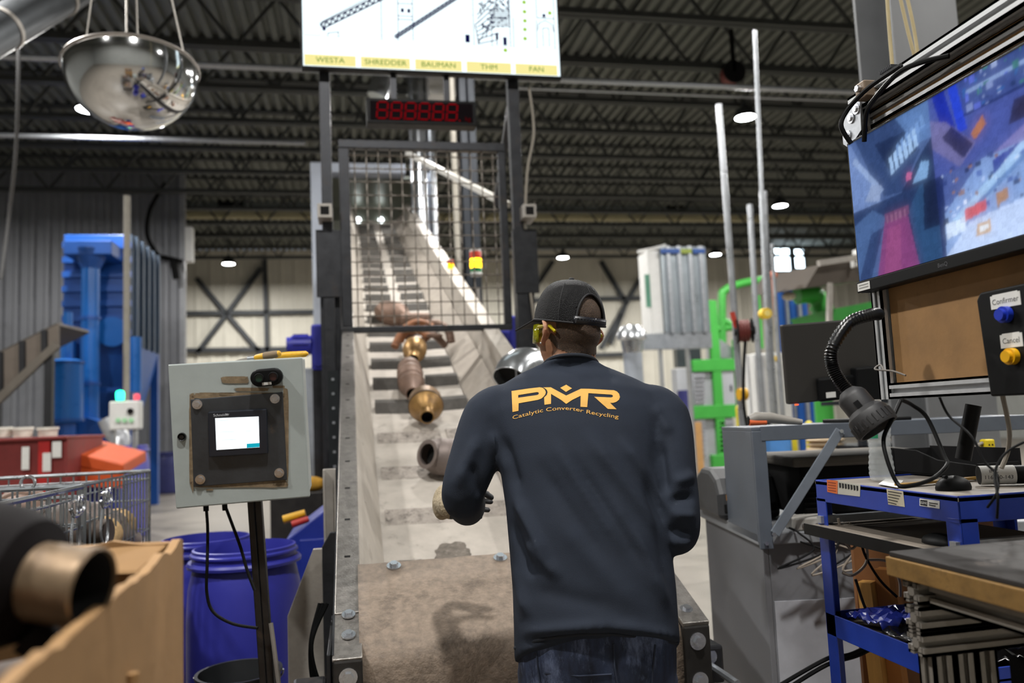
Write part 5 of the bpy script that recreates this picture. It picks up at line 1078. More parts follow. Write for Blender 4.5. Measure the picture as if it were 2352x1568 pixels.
c_ = mbl + rg * .03 - up_ * .003; MB().cb(c_, rg * .006, up_ * .002, nb_ * .003).build('power_light', emis('power_orange', '#ff5a20', 2), mo)
# barcode scanner on the riser
sc = thing('barcode_scanner', 'grey and orange handheld barcode scanner on the left end of the riser', 'scanner', D(.1, .06, RH + .012)); o_ = D(.02, .08, RH + .036)
MB().tube([o_, o_ + dr2 * .03 + Z * .008, o_ + dr2 * .08 + Z * .006, o_ + dr2 * .14 - Z * .006, o_ + dr2 * .19 - Z * .014], [.016, .021, .019, .015, .01], 14).build('scanner_body', mat('scanner_grey', '#8b8780', .5), sc, True)
MB().tube([o_ - Z * .008 - dv * .012, o_ + dr2 * .06 - Z * .01 - dv * .012], [.011, .009], 10).build('orange_side', mat('scanner_orange', '#c85a2a', .5), sc, True)
MB().cyl(o_ - dr2 * .003, o_ + dr2 * .002, .017, n=14).build('scan_window', black, sc)

# ============================================================ BLUE CART
cbm = mat('cart_blue', '#1b3794', .35, 0, .1, 10, .03, 50, ('#1b2a5c', .22, 14))
KX, KY0, KY1, KZ, KW = 1.295, 1.557, 2.115, 1.14, .62
kt = thing('tool_cart', 'blue steel cart with stickers in front of the grey desk', 'cart', (KX + KW / 2, (KY0 + KY1) / 2, 0))
MB().bx(KX, KX + KW, KY0, KY1, KZ - .012, KZ - .004).build('top_sheet', mat('cart_top_worn', '#7f786f', .6, .1, .2, 12, .05, 60, ('#3d3833', .3, 10)), kt)
for q in ((KX, KX + .004, KY0, KY1, KZ - .06, KZ), (KX, KX + KW, KY0, KY0 + .004, KZ - .06, KZ), (KX + KW - .004, KX + KW, KY0, KY1, KZ - .06, KZ), (KX, KX + KW, KY1 - .004, KY1, KZ - .06, KZ)): MB().bx(*q).build('top_rim', cbm, kt, bev=.0015)
for lx, ly, sx, sy in ((KX, KY0, 1, 1), (KX, KY1, 1, -1), (KX + KW, KY0, -1, 1), (KX + KW, KY1, -1, -1)):
    MB().bx(min(lx, lx + sx * .045), max(lx, lx + sx * .045), min(ly, ly + sy * .004), max(ly, ly + sy * .004), .1, KZ - .05).bx(min(lx, lx + sx * .004), max(lx, lx + sx * .004), min(ly, ly + sy * .045), max(ly, ly + sy * .045), .1, KZ - .05).build('leg', cbm, kt, bev=.0015)
    MB().cyl((lx + sx * .03, ly + sy * .03 - .015, .05), (lx + sx * .03, ly + sy * .03 + .015, .05), .05, n=18).build('caster', blackm, kt, True)
SZ = .77
MB().bx(KX + .004, KX + KW, KY0, KY1, SZ - .03, SZ - .025).build('shelf_sheet', mat('shelf_dusty', '#6d655d', .7, 0, .2, 12), kt)
for q in ((KX, KX + .004, KY0, KY1, SZ - .06, SZ), (KX, KX + KW, KY0, KY0 + .004, SZ - .06, SZ), (KX + KW - .004, KX + KW, KY0, KY1, SZ - .06, SZ), (KX, KX + KW, KY1 - .004, KY1, SZ - .06, SZ)): MB().bx(*q).build('shelf_rim', cbm, kt, bev=.0015)
MB().bx(KX + .02, KX + KW - .02, KY0 + .02, KY1 - .02, .12, .125).build('shelf_sheet', mat('shelf_dusty', '#6d655d'), kt)
def K(px, py, off=.0): p = atx(px, py, KX); p.x -= off; return p
def sticker(nm, pts, m, off=.0012):
    return MB().prism([K(x, y, off) for x, y in pts], V((.0006, 0, 0))).build(nm, m, kt)
sticker('orange_sticker', ((1900, 1101), (1925, 1104), (1924, 1134), (1901, 1129)), mat('sticker_orange', '#c8642e', .6))
sticker('warning_sticker', ((1925.5, 1104), (1977, 1113), (1976, 1140), (1925, 1134)), mat('sticker_grey', '#b0aea4', .6))
for k in range(7): sticker('ink_mark', ((1928 + 6.6 * k, 1108 + k * 1.1), (1932.5 + 6.6 * k, 1109 + k * 1.1), (1933 + 6.6 * k, 1119 + k * 1.1), (1929 + 6.6 * k, 1120 + k * 1.1)), ink, .0018)
for k in range(4): sticker('ink_line', ((1903, 1106 + 6 * k), (1921, 1108.5 + 6 * k), (1921, 1110 + 6 * k), (1903, 1107.5 + 6 * k)), mat('rust_ink', '#7a2f14', .7), .0018)
sticker('note_sticker', ((2037, 1122), (2075, 1128), (2079, 1164), (2041, 1158)), mat('note_cream', '#b8b09a', .7))
for k in range(5): sticker('ink_line', ((2041, 1127 + 6.2 * k), (2072 - 3 * k, 1132 + 6.2 * k), (2072 - 3 * k, 1133.6 + 6.2 * k), (2041, 1128.6 + 6.2 * k)), ink, .0018)
sticker('maker_plate', ((2113, 1144), (2159, 1150), (2159, 1168), (2113, 1161)), paper)
sticker('maker_block', ((2115, 1147), (2131, 1149), (2131, 1162), (2115, 1159)), ink, .0018)
lettering('ULINE', K(2123, 1154.5, .0021), -Y_, Z, .0085, paper, kt)
for k in range(2): sticker('ink_line', ((2135, 1153 + 5 * k), (2155 - 5 * k, 1156 + 5 * k), (2155 - 5 * k, 1158 + 5 * k), (2135, 1155 + 5 * k)), ink, .0018)
# keyboard tray pulled out on the left side
tr = MB().bx(KX - .045, KX + .35, KY0 + .03, KY1 - .0, KZ - .145, KZ - .125).build('keyboard_tray', mat('tray_dusty', '#6f675d', .75, 0, .15, 12), kt, bev=.002)
MB().bx(KX - .047, KX - .043, KY0 + .03, KY1, KZ - .15, KZ - .12).build('tray_edge', black, kt)
MB().bx(KX - .01, KX + .3, KY0 + .008, KY0 + .028, KZ - .15, KZ - .1).build('slide_rail', galv, kt); MB().bx(KX - .01, KX + .3, KY1 - .03, KY1 - .01, KZ - .12, KZ - .1).build('slide_rail', galv, kt)
ms = tag(MB().sph((KX + .05, KY0 + .13, KZ - .122), .05, 16, (.6, 1.1, .45)).build('computer_mouse', black, smooth=True), 'black mouse on the pulled out keyboard tray', 'mouse')
# things on the cart top
def onk(px, py, z=KZ): return atz(px, py, z)
gl_b = mat('bottle_plastic', '#e8eef0', .06, 0, 0, spec=.9); gl_b.node_tree.nodes['Principled BSDF'].inputs['Alpha'].default_value = .32
q = onk(2027, 1102); wb_ = thing('water_bottle', 'clear ribbed plastic water bottle on the left end of the cart', 'bottle', q)
R_ = .0325; prof = []
for k in range(41):
    z = .2 * k / 40; r = R_ * (1 - .14 * sin(pi * min(1, max(0, (z - .03) / .12))) ** 2) + .0012 * sin(z * 420)
    if z < .008: r = R_ * (.85 + .15 * z / .008)
    if z > .15: r *= 1 - .62 * ((z - .15) / .05) ** 1.4
    prof.append((r, z))
MB().lathe([(0, 0)] + prof, q, Z, 32).build('bottle_wall', gl_b, wb_, True, ang=70)
MB().lathe([(R_ * 1.005, .115), (R_ * 1.015, .118), (R_ * 1.015, .146), (R_ * 1.005, .149)], q, Z, 32, a0=-.9, a1=1.4).build('label_band', mat('label_blue', '#8fc0dc', .4), wb_, True)
MB().lathe([(R_ * 1.02, .116), (R_ * 1.022, .117), (R_ * 1.022, .126), (R_ * 1.02, .127)], q, Z, 32, a0=-.9, a1=1.4).build('label_stripe', mat('label_green', '#2f9a6a', .4), wb_, True)
MB().lathe([(.0, .222), (.0145, .222), (.015, .2), (.0125, .2)], q, Z, 20).build('cap', white, wb_, True)
q = onk(2190, 1121); mm = thing('computer_mouse', 'black mouse at the near corner of the cart top', 'mouse', q)
MB().sph(q + Z * .002, .036, 18, (1.25, .85, .8)).build('mouse_shell', black, mm, True); MB().cyl(q + V((-.02, -.004, .026)), q + V((-.02, .004, .026)), .006, n=10).build('wheel', blackm, mm)
tb = thing('black_tray', 'black angular plastic tray at the back of the cart top', 'tray', onk(2160, 1070)); a_ = onk(2055, 1085); b_ = onk(2250, 1100)
e_ = (b_ - a_).normalized(); n_ = V((-e_.y, e_.x, 0)); n_ = n_ if n_.y > 0 else -n_; L = (b_ - a_).length
MB().prism([a_, b_, b_ + Z * .035, a_.lerp(b_, .55) + Z * .045, a_.lerp(b_, .3) + Z * .07, a_ + Z * .075 - e_ * .01, a_ + Z * .06 - e_ * .012], n_ * .006).build('front_wall', blackm, tb, bev=.002)
MB().prism([a_, b_, b_ + n_ * .14, a_ + n_ * .14], Z * .005).build('tray_floor', blackm, tb); MB().ob(a_ + n_ * .134, e_ * L, n_ * .006, Z * .075).build('back_wall', blackm, tb); MB().ob(b_ - e_ * .006, e_ * .006, n_ * .14, Z * .04).build('end_wall', blackm, tb); MB().ob(a_, e_ * .006, n_ * .14, Z * .07).build('end_wall', blackm, tb)
rl = thing('labelled_roll', 'black roll with a white printed label at the right end of the cart', 'roll', onk(2300, 1110)); a_ = onk(2250, 1112) + Z * .022; b_ = a_ + V((.13, -.06, 0))
MB().cyl(a_, b_, .0225, n=26).build('roll_core', black, rl, True); s_, u_, d_ = frame(b_ - a_)
MB().lathe([(.023, .0), (.0232, .0), (.0232, .078), (.023, .078)], a_, b_ - a_, 30).build('label', paper, rl, True)
def wrap(txt, size, along, ang):
    me = text_mesh(txt, size, 'LEFT'); inv = WM[rl].inverted(); dd_ = (b_ - a_).normalized(); cu_ = (CAM - a_); cu_ = (cu_ - dd_ * cu_.dot(dd_)).normalized(); up2 = dd_.cross(cu_); up2 = up2 if up2.z > 0 else -up2
    for v in me.vertices: t_ = ang + v.co.y / .0236; v.co = inv @ (a_ + dd_ * (along + v.co.x) + (cu_ * cos(t_) + up2 * sin(t_)) * .0236)
    link('lettering', me, ink, rl)
wrap('116350-143', .0135, .005, -.25); wrap('INC', .012, .018, .4); wrap('TRILLIUM METALS', .006, .02, .85) if False else None
pc_ = [onk(2060, 1118), onk(2120, 1110)]; t = tag(MB().bar(onk(2062, 1117) + Z * .004, onk(2245, 1100) + Z * .004, .02, .006).build('yellow_ruler', mat('ruler_ochre', '#8c6a24', .6, 0, .2, 20)), 'ochre wooden ruler lying along the edge of the cart top', 'ruler')
tag(MB().prism([onk(2018, 1112), onk(2062, 1120), onk(2075, 1104), onk(2035, 1100)], Z * .0015).build('paper_scrap', paper), 'white scrap of paper beside the water bottle', 'paper')
q = onk(2272, 1062) + V((0, .0, .055)); pl = thing('power_plug', 'yellow power plug behind the labelled roll', 'plug', q - Z * .03); MB().cb(q, X * .018, Y_ * .015, Z * .022).build('plug_body', mat('plug_yellow', '#d8c01e', .5), pl, bev=.005)
for dx_ in (-.006, .006): MB().cyl(q + V((dx_, -.016, .004)), q + V((dx_, -.0145, .004)), .003, n=8).build('plug_hole', blackm, pl)
MB().tube(spl([q + V((-.018, 0, .01)), q + V((-.04, 0, .0)), q + V((-.05, .01, -.04)), q + V((-.06, .02, -.055))]), .006, 8).build('plug_lead', mat('beige_cable', '#8f887c'), pl, True)
MB().cb(q + V((.0, .02, -.045)), X * .09, Y_ * .03, Z * .01).build('outlet_strip', mat('strip_grey', '#55575a', .5), pl, bev=.003)
def cable(lab, pts, r=.0035, m=black): return tag(MB().tube(spl(pts, 7), r, 8).build('cable', m, smooth=True), lab, 'cable')
cable('thick black cable looping from the frame corner over the cart and back', [at(2068, 920, 1.75), at(2050, 960, 1.72), at(2030, 1005, 1.7), at(2036, 1050, 1.68), at(2058, 1105, 1.66), at(2080, 1117, 1.65), at(2140, 1100, 1.68), at(2175, 1068, 1.72), at(2168, 1045, 1.74), at(2130, 960, 1.78), at(2095, 930, 1.78), at(2070, 918, 1.76)], .0045)
cable('thin black cable running from the frame rail down to the labelled roll', [at(2158, 912, 1.6), at(2180, 955, 1.6), at(2230, 1000, 1.55), at(2262, 1060, 1.52), at(2290, 1090, 1.5), at(2290, 1130, 1.48), at(2268, 1165, 1.5)], .0025)
cable('thin black cable hanging over the right cart edge', [at(2352, 1015, 1.5), at(2310, 1040, 1.5), at(2285, 1085, 1.48), at(2292, 1140, 1.45), at(2290, 1190, 1.46)], .0025)
cable('beige cable hanging from the frame beside the black gas strut', [at(2302, 905, 1.7), at(2318, 985, 1.75), at(2315, 1035, 1.8), at(2300, 1075, 1.8)], .005, mat('beige_cable', '#8f887c'))
tag(MB().cyl(at(2236, 930, 1.95), at(2212, 1055, 1.95), .018, n=14).build('gas_strut', black, smooth=True), 'black round strut standing behind the plug on the cart', 'strut')
# junk on the shelf of the cart
jb = mat('film_blue', '#23308a', .3, 0, .2, 20); 
def film(lab, c_, s, m, seed):
    g_ = []
    for i in range(15): g_.append([V(c_) + V(((i / 14 - .5) * s[0], (k / 14 - .5) * s[1], s[2] * (.35 + .6 * abs(noise.noise(V((i * .37, k * .41, seed)))) + .3 * noise.noise(V((i * .9, k * .8, seed + 4)))) )) for k in range(15)])
    return tag(MB().shell(g_).build('crumpled_film', m, smooth=True, ang=25, solid=.002), lab, 'film')
film('crumpled shiny black film on the lower cart shelf', (KX + .16, KY0 + .2, SZ - .028), (.26, .3, .05), mat('film_black', '#141416', .2, 0, .1), 1); film('crumpled dark blue film on the lower cart shelf', (KX + .14, KY0 + .43, SZ - .028), (.22, .16, .07), jb, 6)
tag(MB().bar(V((KX + .3, KY0 + .4, SZ - .0)), V((KX + .55, KY0 + .25, SZ + .05)), .2, .01).build('grey_board', mat('board_grey', '#55565e', .6)), 'flat grey board leaning on the lower cart shelf', 'board')
# white cables below the cart top
for k, (pts, m) in enumerate(((((1925, 1190), (1935, 1230), (1955, 1260), (1975, 1235), (1960, 1215)), cbl), (((1950, 1200), (1985, 1240), (1990, 1290), (1960, 1320), (1935, 1315)), cbl), (((1995, 1285), (2040, 1290), (2065, 1330), (2068, 1370)), cbl), (((1975, 1215), (1985, 1270), (2020, 1330), (2060, 1370)), blackm), (((1965, 1330), (1985, 1390), (2000, 1420)), blackm))):
    tag(MB().tube(spl([at(x, y, 2.25) for x, y in pts], 7), .004, 6).build('hanging_cable', m, smooth=True), ('pale cable knotted just under the tray behind the blue leg', 'pale cable with a wide loop behind the blue leg', 'pale cable arching right over the lumber', 'dark cable slanting across the plywood sheet', 'short dark cable by the pale lumber post')[k], 'cable', 'cables under the cart')
for k in range(2):
    tag(MB().tube(spl([at(1780 + 30 * k, 1580, 2.3), at(1900, 1512 + 14 * k, 2.3), at(1960 + 20 * k, 1500, 2.3), at(2080, 1440, 2.3)], 7), .006, 6).build('floor_cable', blackm, smooth=True), 'black cable crossing behind the blue cart leg near the bottom, %s one' % ('upper' if k == 0 else 'lower'), 'cable')
# lumber and board behind the cart
wd1 = mat('lumber_pale', '#c9964c', .7, 0, .2, 6, .05, 60, stretch=(8, 8, .6)); wd2 = mat('plywood_brown', '#7a4f2a', .7, 0, .2, 4, .04, 50)
a_ = at(1955, 1205, 2.44); tag(MB().ob(V((a_.x, a_.y, 0)), dr2 * .5, dv * .018, Z * (a_.z)).build('plywood_sheet', wd2), 'brown plywood sheet standing behind the blue cart', 'board')
for px, lab in ((1990, 'pale lumber post leaning behind the cart shelf, left one'), (2030, 'reddish lumber post leaning behind the cart shelf, right one')):
    b_ = at(px, 1305 if px > 2000 else 1335, 2.36); tag(MB().bar(V((b_.x + .02, b_.y - .03, 0)), b_, .045, .04).build('lumber_post', wd1 if px < 2000 else mat('lumber_red', '#b87a3c', .7, 0, .2, 6)), lab, 'lumber')

# ============================================================ PLYWOOD TOPPED BENCH AT LOWER RIGHT
pb = thing('work_bench', 'plywood topped bench on aluminium profiles at the lower right', 'bench', (1.4, 1.15, 0))
ply = mat('plywood_edge', '#7a5c2c', .75, 0, .35, 14, .1, 60, ('#3d2c16', .45, 14)); matm = mat('bench_mat', '#221f1d', .75, 0, .2, 10, .08, 60, ('#5a5048', .2, 8))
MB().bx(.99, 1.9, .86, 1.385, 1.06, 1.07).build('rubber_mat', matm, pb, bev=.002); MB().bx(.985, 1.9, .855, 1.39, 1.025, 1.06).build('plywood_top', ply, pb, bev=.002)
alu_b = mat('dusty_profile', '#8a857d', .55, .3, .12, 14, 0, 60, ('#5c554c', .25, 10))
def tslot(p, q, s, up=Z, parent=None, m=alu, nm='profile'):
    """T slot profile: core plus four corner lips per side leaves real grooves"""
    p = V(p); q = V(q); x_, y_, d_ = frame(q - p, up); mb = MB(); L = q - p
    mb.ob(p - x_ * s * .2 - y_ * s * .2, x_ * s * .4, L, y_ * s * .4)
    for a_ in (-1, 1):
        for b_ in (-1, 1):
            c_ = p + x_ * s * .5 * a_ + y_ * s * .5 * b_
            mb.ob(c_, x_ * (-a_ * s * .36), L, y_ * (-b_ * s * .14)); mb.ob(c_, x_ * (-a_ * s * .14), L, y_ * (-b_ * s * .36)); mb.ob(c_ - x_ * a_ * s * .1 - y_ * b_ * s * .1, x_ * (-a_ * s * .26), L, y_ * (-b_ * s * .26))
    return mb.build(nm, m, parent)
for z, dx_ in ((1.003, 0), (.955, .0)): tslot((1.0 + dx_, 1.345, z), (1.85, 1.345, z), .042, Z, pb, alu_b)
tslot((1.0, 1.345, .91), (1.85, 1.345, .91), .042, Z, pb, alu_b)
for x_ in (1.04, 1.085, 1.13): tslot((x_, 1.345, 0), (x_, 1.345, .888), .043, Y_, pb, alu_b)
tslot((1.04, .9, 1.0), (1.04, 1.32, 1.0), .042, Z, pb, alu_b)
for x_, y_ in ((1.04, .9), (1.8, .9), (1.8, 1.345)): tslot((x_, y_, 0), (x_, y_, .98), .042, Y_, pb, alu_b)
rack_ = thing('black_rack', 'black perforated steel rack under the bench', 'rack', (1.4, 1.25, 0))
MB().bx(1.19, 1.25, 1.28, 1.3, .05, .87).bx(1.19, 1.2, 1.28, 1.34, .05, .87).build('rack_angle', blackm, rack_); MB().bx(1.19, 1.85, 1.28, 1.3, .79, .86).build('rack_rail', blackm, rack_); MB().bx(1.19, 1.85, 1.0, 1.3, .3, .31).build('rack_shelf', blackm, rack_)
for k in range(4): MB().cyl((1.24 + k * .07, 1.278, .825), (1.24 + k * .07, 1.28, .825), .007, n=8).build('rack_hole', galv_d, rack_)

# ============================================================ MONITOR FRAME
MX = 1.3
fr_ = thing('monitor_frame', 'aluminium profile frame with brown board carrying the camera monitor', 'frame', (1.36, 1.5, 0))
fz0, fz1 = 1.38, 2.14; fy1, fy0 = 1.815, 1.0
tslot((MX + .045, fy1, fz0 - .02), (MX + .045, fy1, fz1), .04, Y_, fr_); tslot((MX + .045, fy0, fz0), (MX + .045, fy1 - .02, fz0), .04, Z, fr_); tslot((MX + .03, fy0, fz1 - .0), (MX + .03, fy1 + .02, fz1 - .0), .045, Z, fr_)
MB().bx(MX + .05, MX + .058, fy0, fy1 - .018, fz0 + .018, fz1 - .02).build('fibre_board', mat('fibre_board', '#a07a4e', .75, 0, .16, 9, .06, 50, ('#6b4e30', .24, 7)), fr_)
tslot((MX + .1, .93, .0), (MX + .1, .93, fz1), .045, Y_, fr_); tslot((MX + .06, .93, fz1 - .05), (MX + .06, 1.8, fz1 - .05), .04, Z, fr_); tslot((MX + .06, .93, fz0), (MX + .06, 1.8, fz0), .04, Z, fr_)
bp = MB().prism([(MX - .0, 1.835, 2.025), (MX - .0, 1.78, 2.055), (MX, 1.775, 2.13), (MX, 1.815, 2.145), (MX, 1.86, 2.11), (MX, 1.86, 2.045)], V((.006, 0, 0))).build('corner_plate', galv, fr_, bev=.001)
for y_, z_ in ((1.835, 2.06), (1.815, 2.10), (1.79, 2.115)): hexbolt((MX - .001, y_, z_), (-1, 0, 0), .008, True, bp)
MB().cb(V((MX - .0, 1.745, 2.145)), X * .02, Y_ * .02, Z * .022).build('corner_bracket', mat('bracket_brown', '#7d6d5c', .5, .4), fr_, bev=.004); MB().cyl((MX - .03, 1.745, 2.15), (MX, 1.745, 2.15), .009, n=6).build('bolt', chrome, fr_)
for k in range(8): MB().bx(MX + .0, MX + .03, 1.69 - k * .006, 1.692 - k * .006, 2.164, 2.172).build('cable_clip_rib', steel, fr_)
cable('black cable wrapped round the corner plate above the camera monitor', [at(1985, 325, 1.98), at(1990, 260, 1.95), at(2010, 225, 1.9), at(2060, 170, 1.85), at(2110, 145, 1.8), at(2180, 128, 1.75)], .006)
cable('black cable looping left of the corner plate above the camera monitor', [at(1955, 330, 2.0), at(1932, 290, 2.0), at(1945, 255, 2.0), at(1975, 220, 1.97), at(2010, 190, 1.93), at(2070, 150, 1.85)], .006)
for px, d_, lab in ((2036, 2.6, 'left'), (2078, 2.7, 'middle'), (2062, 2.75, 'right')):
    pts = {'left': [(2036, -30), (2042, 60), (2050, 155)], 'middle': [(2062, -30), (2085, 70), (2103, 138)], 'right': [(2078, -30), (2098, 60), (2110, 138)]}[lab]
    tag(MB().tube([at(*pts[0], d_) * 1. + V((0, 0, 8.0 - at(*pts[0], d_).z))] + spl([at(x, y, d_) for x, y in pts], 6), .006, 8).build('hanging_cable', mat('cream_cable', '#b0a27c', .6), smooth=True), '%s cream cable of three hanging in front of the steel column' % lab, 'cable', 'cream cables')
# camera monitor, picture drawn as flat coloured fields
mn = thing('camera_monitor', 'black monitor on the frame showing four bluish camera pictures', 'monitor', (MX, 1.5, 1.65))
my1, mz0, mz1 = 1.832, 1.637, 2.038; my0 = my1 - .64
MB().bx(MX - .01, MX + .03, my0, my1, mz0, mz1).build('monitor_case', black, mn, bev=.004)
MB().bx(MX - .016, MX - .01, my0, my1, mz0, mz0 + .028).build('lower_bezel', black, mn, bev=.002)
MB().bx(MX + .03, MX + .05, 1.4, 1.6, 1.72, 1.92).build('mount', blackm, mn)
s = .0; uy0, uy1, uz0, uz1 = my1 - .008, my0 + .008, mz0 + .03, mz1 - .008
def scr(u, v): return (MX - .0115, uy0 + (uy1 - uy0) * u, uz0 + (uz1 - uz0) * v)
POLYS = []
def poly(pts, col): POLYS.append((pts, col))
def rect(u0, v0, u1, v1, col): poly([(u0, v0), (u1, v0), (u1, v1), (u0, v1)], col)
rect(0, 0, 1, 1, '#2a3a6a')
# view 1: chute interior (upper left)
rect(0, .5, .48, 1, '#4a6090'); poly([(0, .5), (.18, .5), (.02, .98), (0, 1)], '#6a82b4'); poly([(.05, 1), (.3, 1), (.42, .72), (.3, .5), (.2, .52), (.12, .74)], '#31446e'); poly([(.17, .9), (.36, .88), (.4, .72), (.24, .68)], '#1e2b4c'); poly([(.3, 1), (.48, 1), (.48, .76), (.4, .76)], '#5878ac')
poly([(.3, .5), (.48, .5), (.48, .76), (.43, .7)], '#223052'); poly([(.36, .52), (.44, .52), (.46, .62), (.42, .64)], '#7ea6d4'); poly([(.02, .85), (.18, .55), (.2, .57), (.04, .88)], '#8ea4cc'); poly([(.08, .54), (.17, .5), (.19, .6), (.13, .64)], '#8a9cc0')
for k in range(6):
    for j in range(2): poly([(.25 + .028 * k + .045 * j, .66 + .02 * k + .1 * j - .02), (.272 + .028 * k + .045 * j, .67 + .02 * k + .1 * j - .02), (.262 + .028 * k + .045 * j, .77 + .02 * k + .06 * j), (.245 + .028 * k + .045 * j, .76 + .02 * k + .06 * j)], ('#9fc0e8', '#6f92c8')[j])
poly([(.33, .56), (.36, .56), (.365, .6), (.335, .61)], '#c86a9a')
# view 3: reddish belt (lower left)
rect(0, 0, .48, .5, '#26365c'); poly([(0, 0), (.16, 0), (.2, .38), (.12, .46), (0, .4)], '#46608e'); poly([(0, .0), (.08, 0), (.18, .32), (.1, .3)], '#2f4068'); poly([(.12, 0), (.36, 0), (.32, .36), (.19, .36)], '#7a3f72'); poly([(.16, 0), (.26, 0), (.28, .3), (.2, .3)], '#8a4878'); rect(.19, .34, .33, .4, '#6a4468')
for k in range(5): rect(.2 + k * .025, .33, .212 + k * .025, .38, '#8a6080')
poly([(.36, 0), (.48, 0), (.48, .5), (.4, .5), (.33, .36)], '#2c4a72'); poly([(.4, .2), (.48, .2), (.48, .5), (.42, .5)], '#1a2440')
# view 2: hall with blue pipes (upper right)
rect(.48, .5, 1, 1, '#46549a'); poly([(.48, .5), (.75, .5), (1, .66), (1, .5)], '#7a76b0'); rect(.62, .8, 1, 1, '#3a4a86'); poly([(.5, 1), (.56, 1), (.6, .72), (.54, .74)], '#1a2a9a'); poly([(.58, 1), (.62, 1), (.65, .7), (.61, .7)], '#2440c8'); poly([(.65, .9), (1, .9), (1, .93), (.65, .93)], '#8aa2d0'); poly([(.64, .78), (1, .78), (1, .8), (.64, .8)], '#1e2a5c')
poly([(.48, .86), (.56, .8), (.68, .6), (.6, .5), (.48, .68)], '#6c6a9c'); poly([(.53, .72), (.58, .76), (.67, .6), (.62, .54)], '#2c2c50'); poly([(.66, .66), (.72, .74), (.73, .68), (.68, .62)], '#b0703a')
r5 = random.Random(4)
for k in range(46): u = r5.uniform(.64, .98); v = r5.uniform(.78, .99); w_ = r5.uniform(.006, .03); rect(u, v, u + w_, v + r5.uniform(.01, .05), r5.choice(('#2c5ca0', '#3a7a6a', '#8090c0', '#20305c', '#5a6ad0', '#a0b0d8')))
poly([(.82, .62), (.92, .62), (.93, .74), (.85, .74)], '#2c2a44')
# view 4: bright hall with parts and boxes (lower right)
rect(.48, 0, 1, .5, '#7f9cd0'); poly([(.5, 0), (1, 0), (1, .22), (.62, .16)], '#b8ccf0'); poly([(.48, .22), (.7, .5), (.48, .5)], '#4a5c98'); poly([(.54, .2), (.6, .16), (.9, .44), (.86, .5)], '#9cc0e6'); rect(.6, .3, 1, .5, '#6a86c4') if False else None
poly([(.48, 0), (.5, 0), (.52, .5), (.48, .5)], '#1e2a5a'); poly([(.74, .38), (.86, .44), (.86, .5), (.74, .46)], '#1c2a8c')
for k in range(80):
    u = r5.uniform(.5, .97); v = r5.uniform(.18, .5) if u < .75 else r5.uniform(.2, .5); w_ = r5.uniform(.006, .024); poly([(u, v), (u + w_, v + r5.uniform(-.01, .01)), (u + w_, v + w_ * 1.4), (u, v + w_ * 1.2)], r5.choice(('#2c3c78', '#dce6fa', '#4860a8', '#101a40', '#b0c4ec', '#8f6a50')))
poly([(.57, .2), (.62, .25), (.92, .5), (.86, .5)], '#a6c8ee'); poly([(.58, .19), (.6, .18), (.93, .45), (.92, .48)], '#5a7cb4')
poly([(.6, .17), (.7, .2), (.7, .26), (.6, .24)], '#c84a4a'); poly([(.51, .1), (.6, .12), (.6, .2), (.51, .19)], '#cfe0f8'); poly([(.64, .06), (.71, .07), (.71, .14), (.65, .13)], '#c09a68'); poly([(.66, .08), (.7, .09), (.7, .12), (.66, .12)], '#e0e8f0'); poly([(.74, .2), (.79, .22), (.79, .28), (.74, .27)], '#a8783c')
import numpy as np
GW, GH = 208, 117
img = np.zeros((GH, GW, 3)); gu, gv = np.meshgrid((np.arange(GW)) / (GW - 1), (np.arange(GH)) / (GH - 1))
for pts, col in POLYS:
    ins = np.zeros((GH, GW), bool); n = len(pts)
    for i in range(n):
        (u0, v0), (u1, v1) = pts[i], pts[(i + 1) % n]
        if v0 == v1: continue
        ins ^= ((gv >= min(v0, v1)) & (gv < max(v0, v1)) & (gu < u0 + (gv - v0) * (u1 - u0) / (v1 - v0)))
    img[ins] = lin(col)[:3]
for _ in range(1):
    p = np.pad(img, ((1, 1), (1, 1), (0, 0)), 'edge'); img = (p[1:-1, 1:-1] * 2 + p[:-2, 1:-1] + p[2:, 1:-1] + p[1:-1, :-2] + p[1:-1, 2:]) / 6
big = img.copy()
for _ in range(30):
    p = np.pad(big, ((1, 1), (1, 1), (0, 0)), 'edge'); big = (p[:-2, 1:-1] + p[2:, 1:-1] + p[1:-1, :-2] + p[1:-1, 2:]) / 4
rng = np.random.RandomState(2); nz_ = rng.rand(GH // 4 + 2, GW // 4 + 2).repeat(4, 0).repeat(4, 1)[:GH, :GW]
img = (img * .62 + big * .38) * (.88 + .14 * nz_ + .1 * rng.rand(GH, GW))[..., None]
g_ = MB().shell([[V(scr(i / (GW - 1), j / (GH - 1))) for i in range(GW)] for j in range(GH)])
me = g_.mesh('camera_picture', WM[mn].inverted()); ca = me.color_attributes.new('Col', 'FLOAT_COLOR', 'POINT')
ca.data.foreach_set('color', np.concatenate([img, np.ones((GH, GW, 1))], 2).astype(np.float32).ravel())
link('camera_picture', me, vcol_emis('camera_picture', 1.0 * SCR), mn)
lettering('BenQ', (MX - .0165, my0 + .33, mz0 + .013), -Y_, Z, .013, mat('dim_print', '#4a4c50', .5), mn)
MB().bx(MX - .0175, MX - .0165, my1 - .055, my1 - .006, mz0 + .003, mz0 + .023).build('sticker', paper, mn)
for k in range(2): MB().bx(MX - .0178, MX - .0174, my1 - .05, my1 - .012, mz0 + .009 + k * .007, mz0 + .0115 + k * .007).build('ink_line', mat('grey_ink', '#8a8a88', .7), mn)
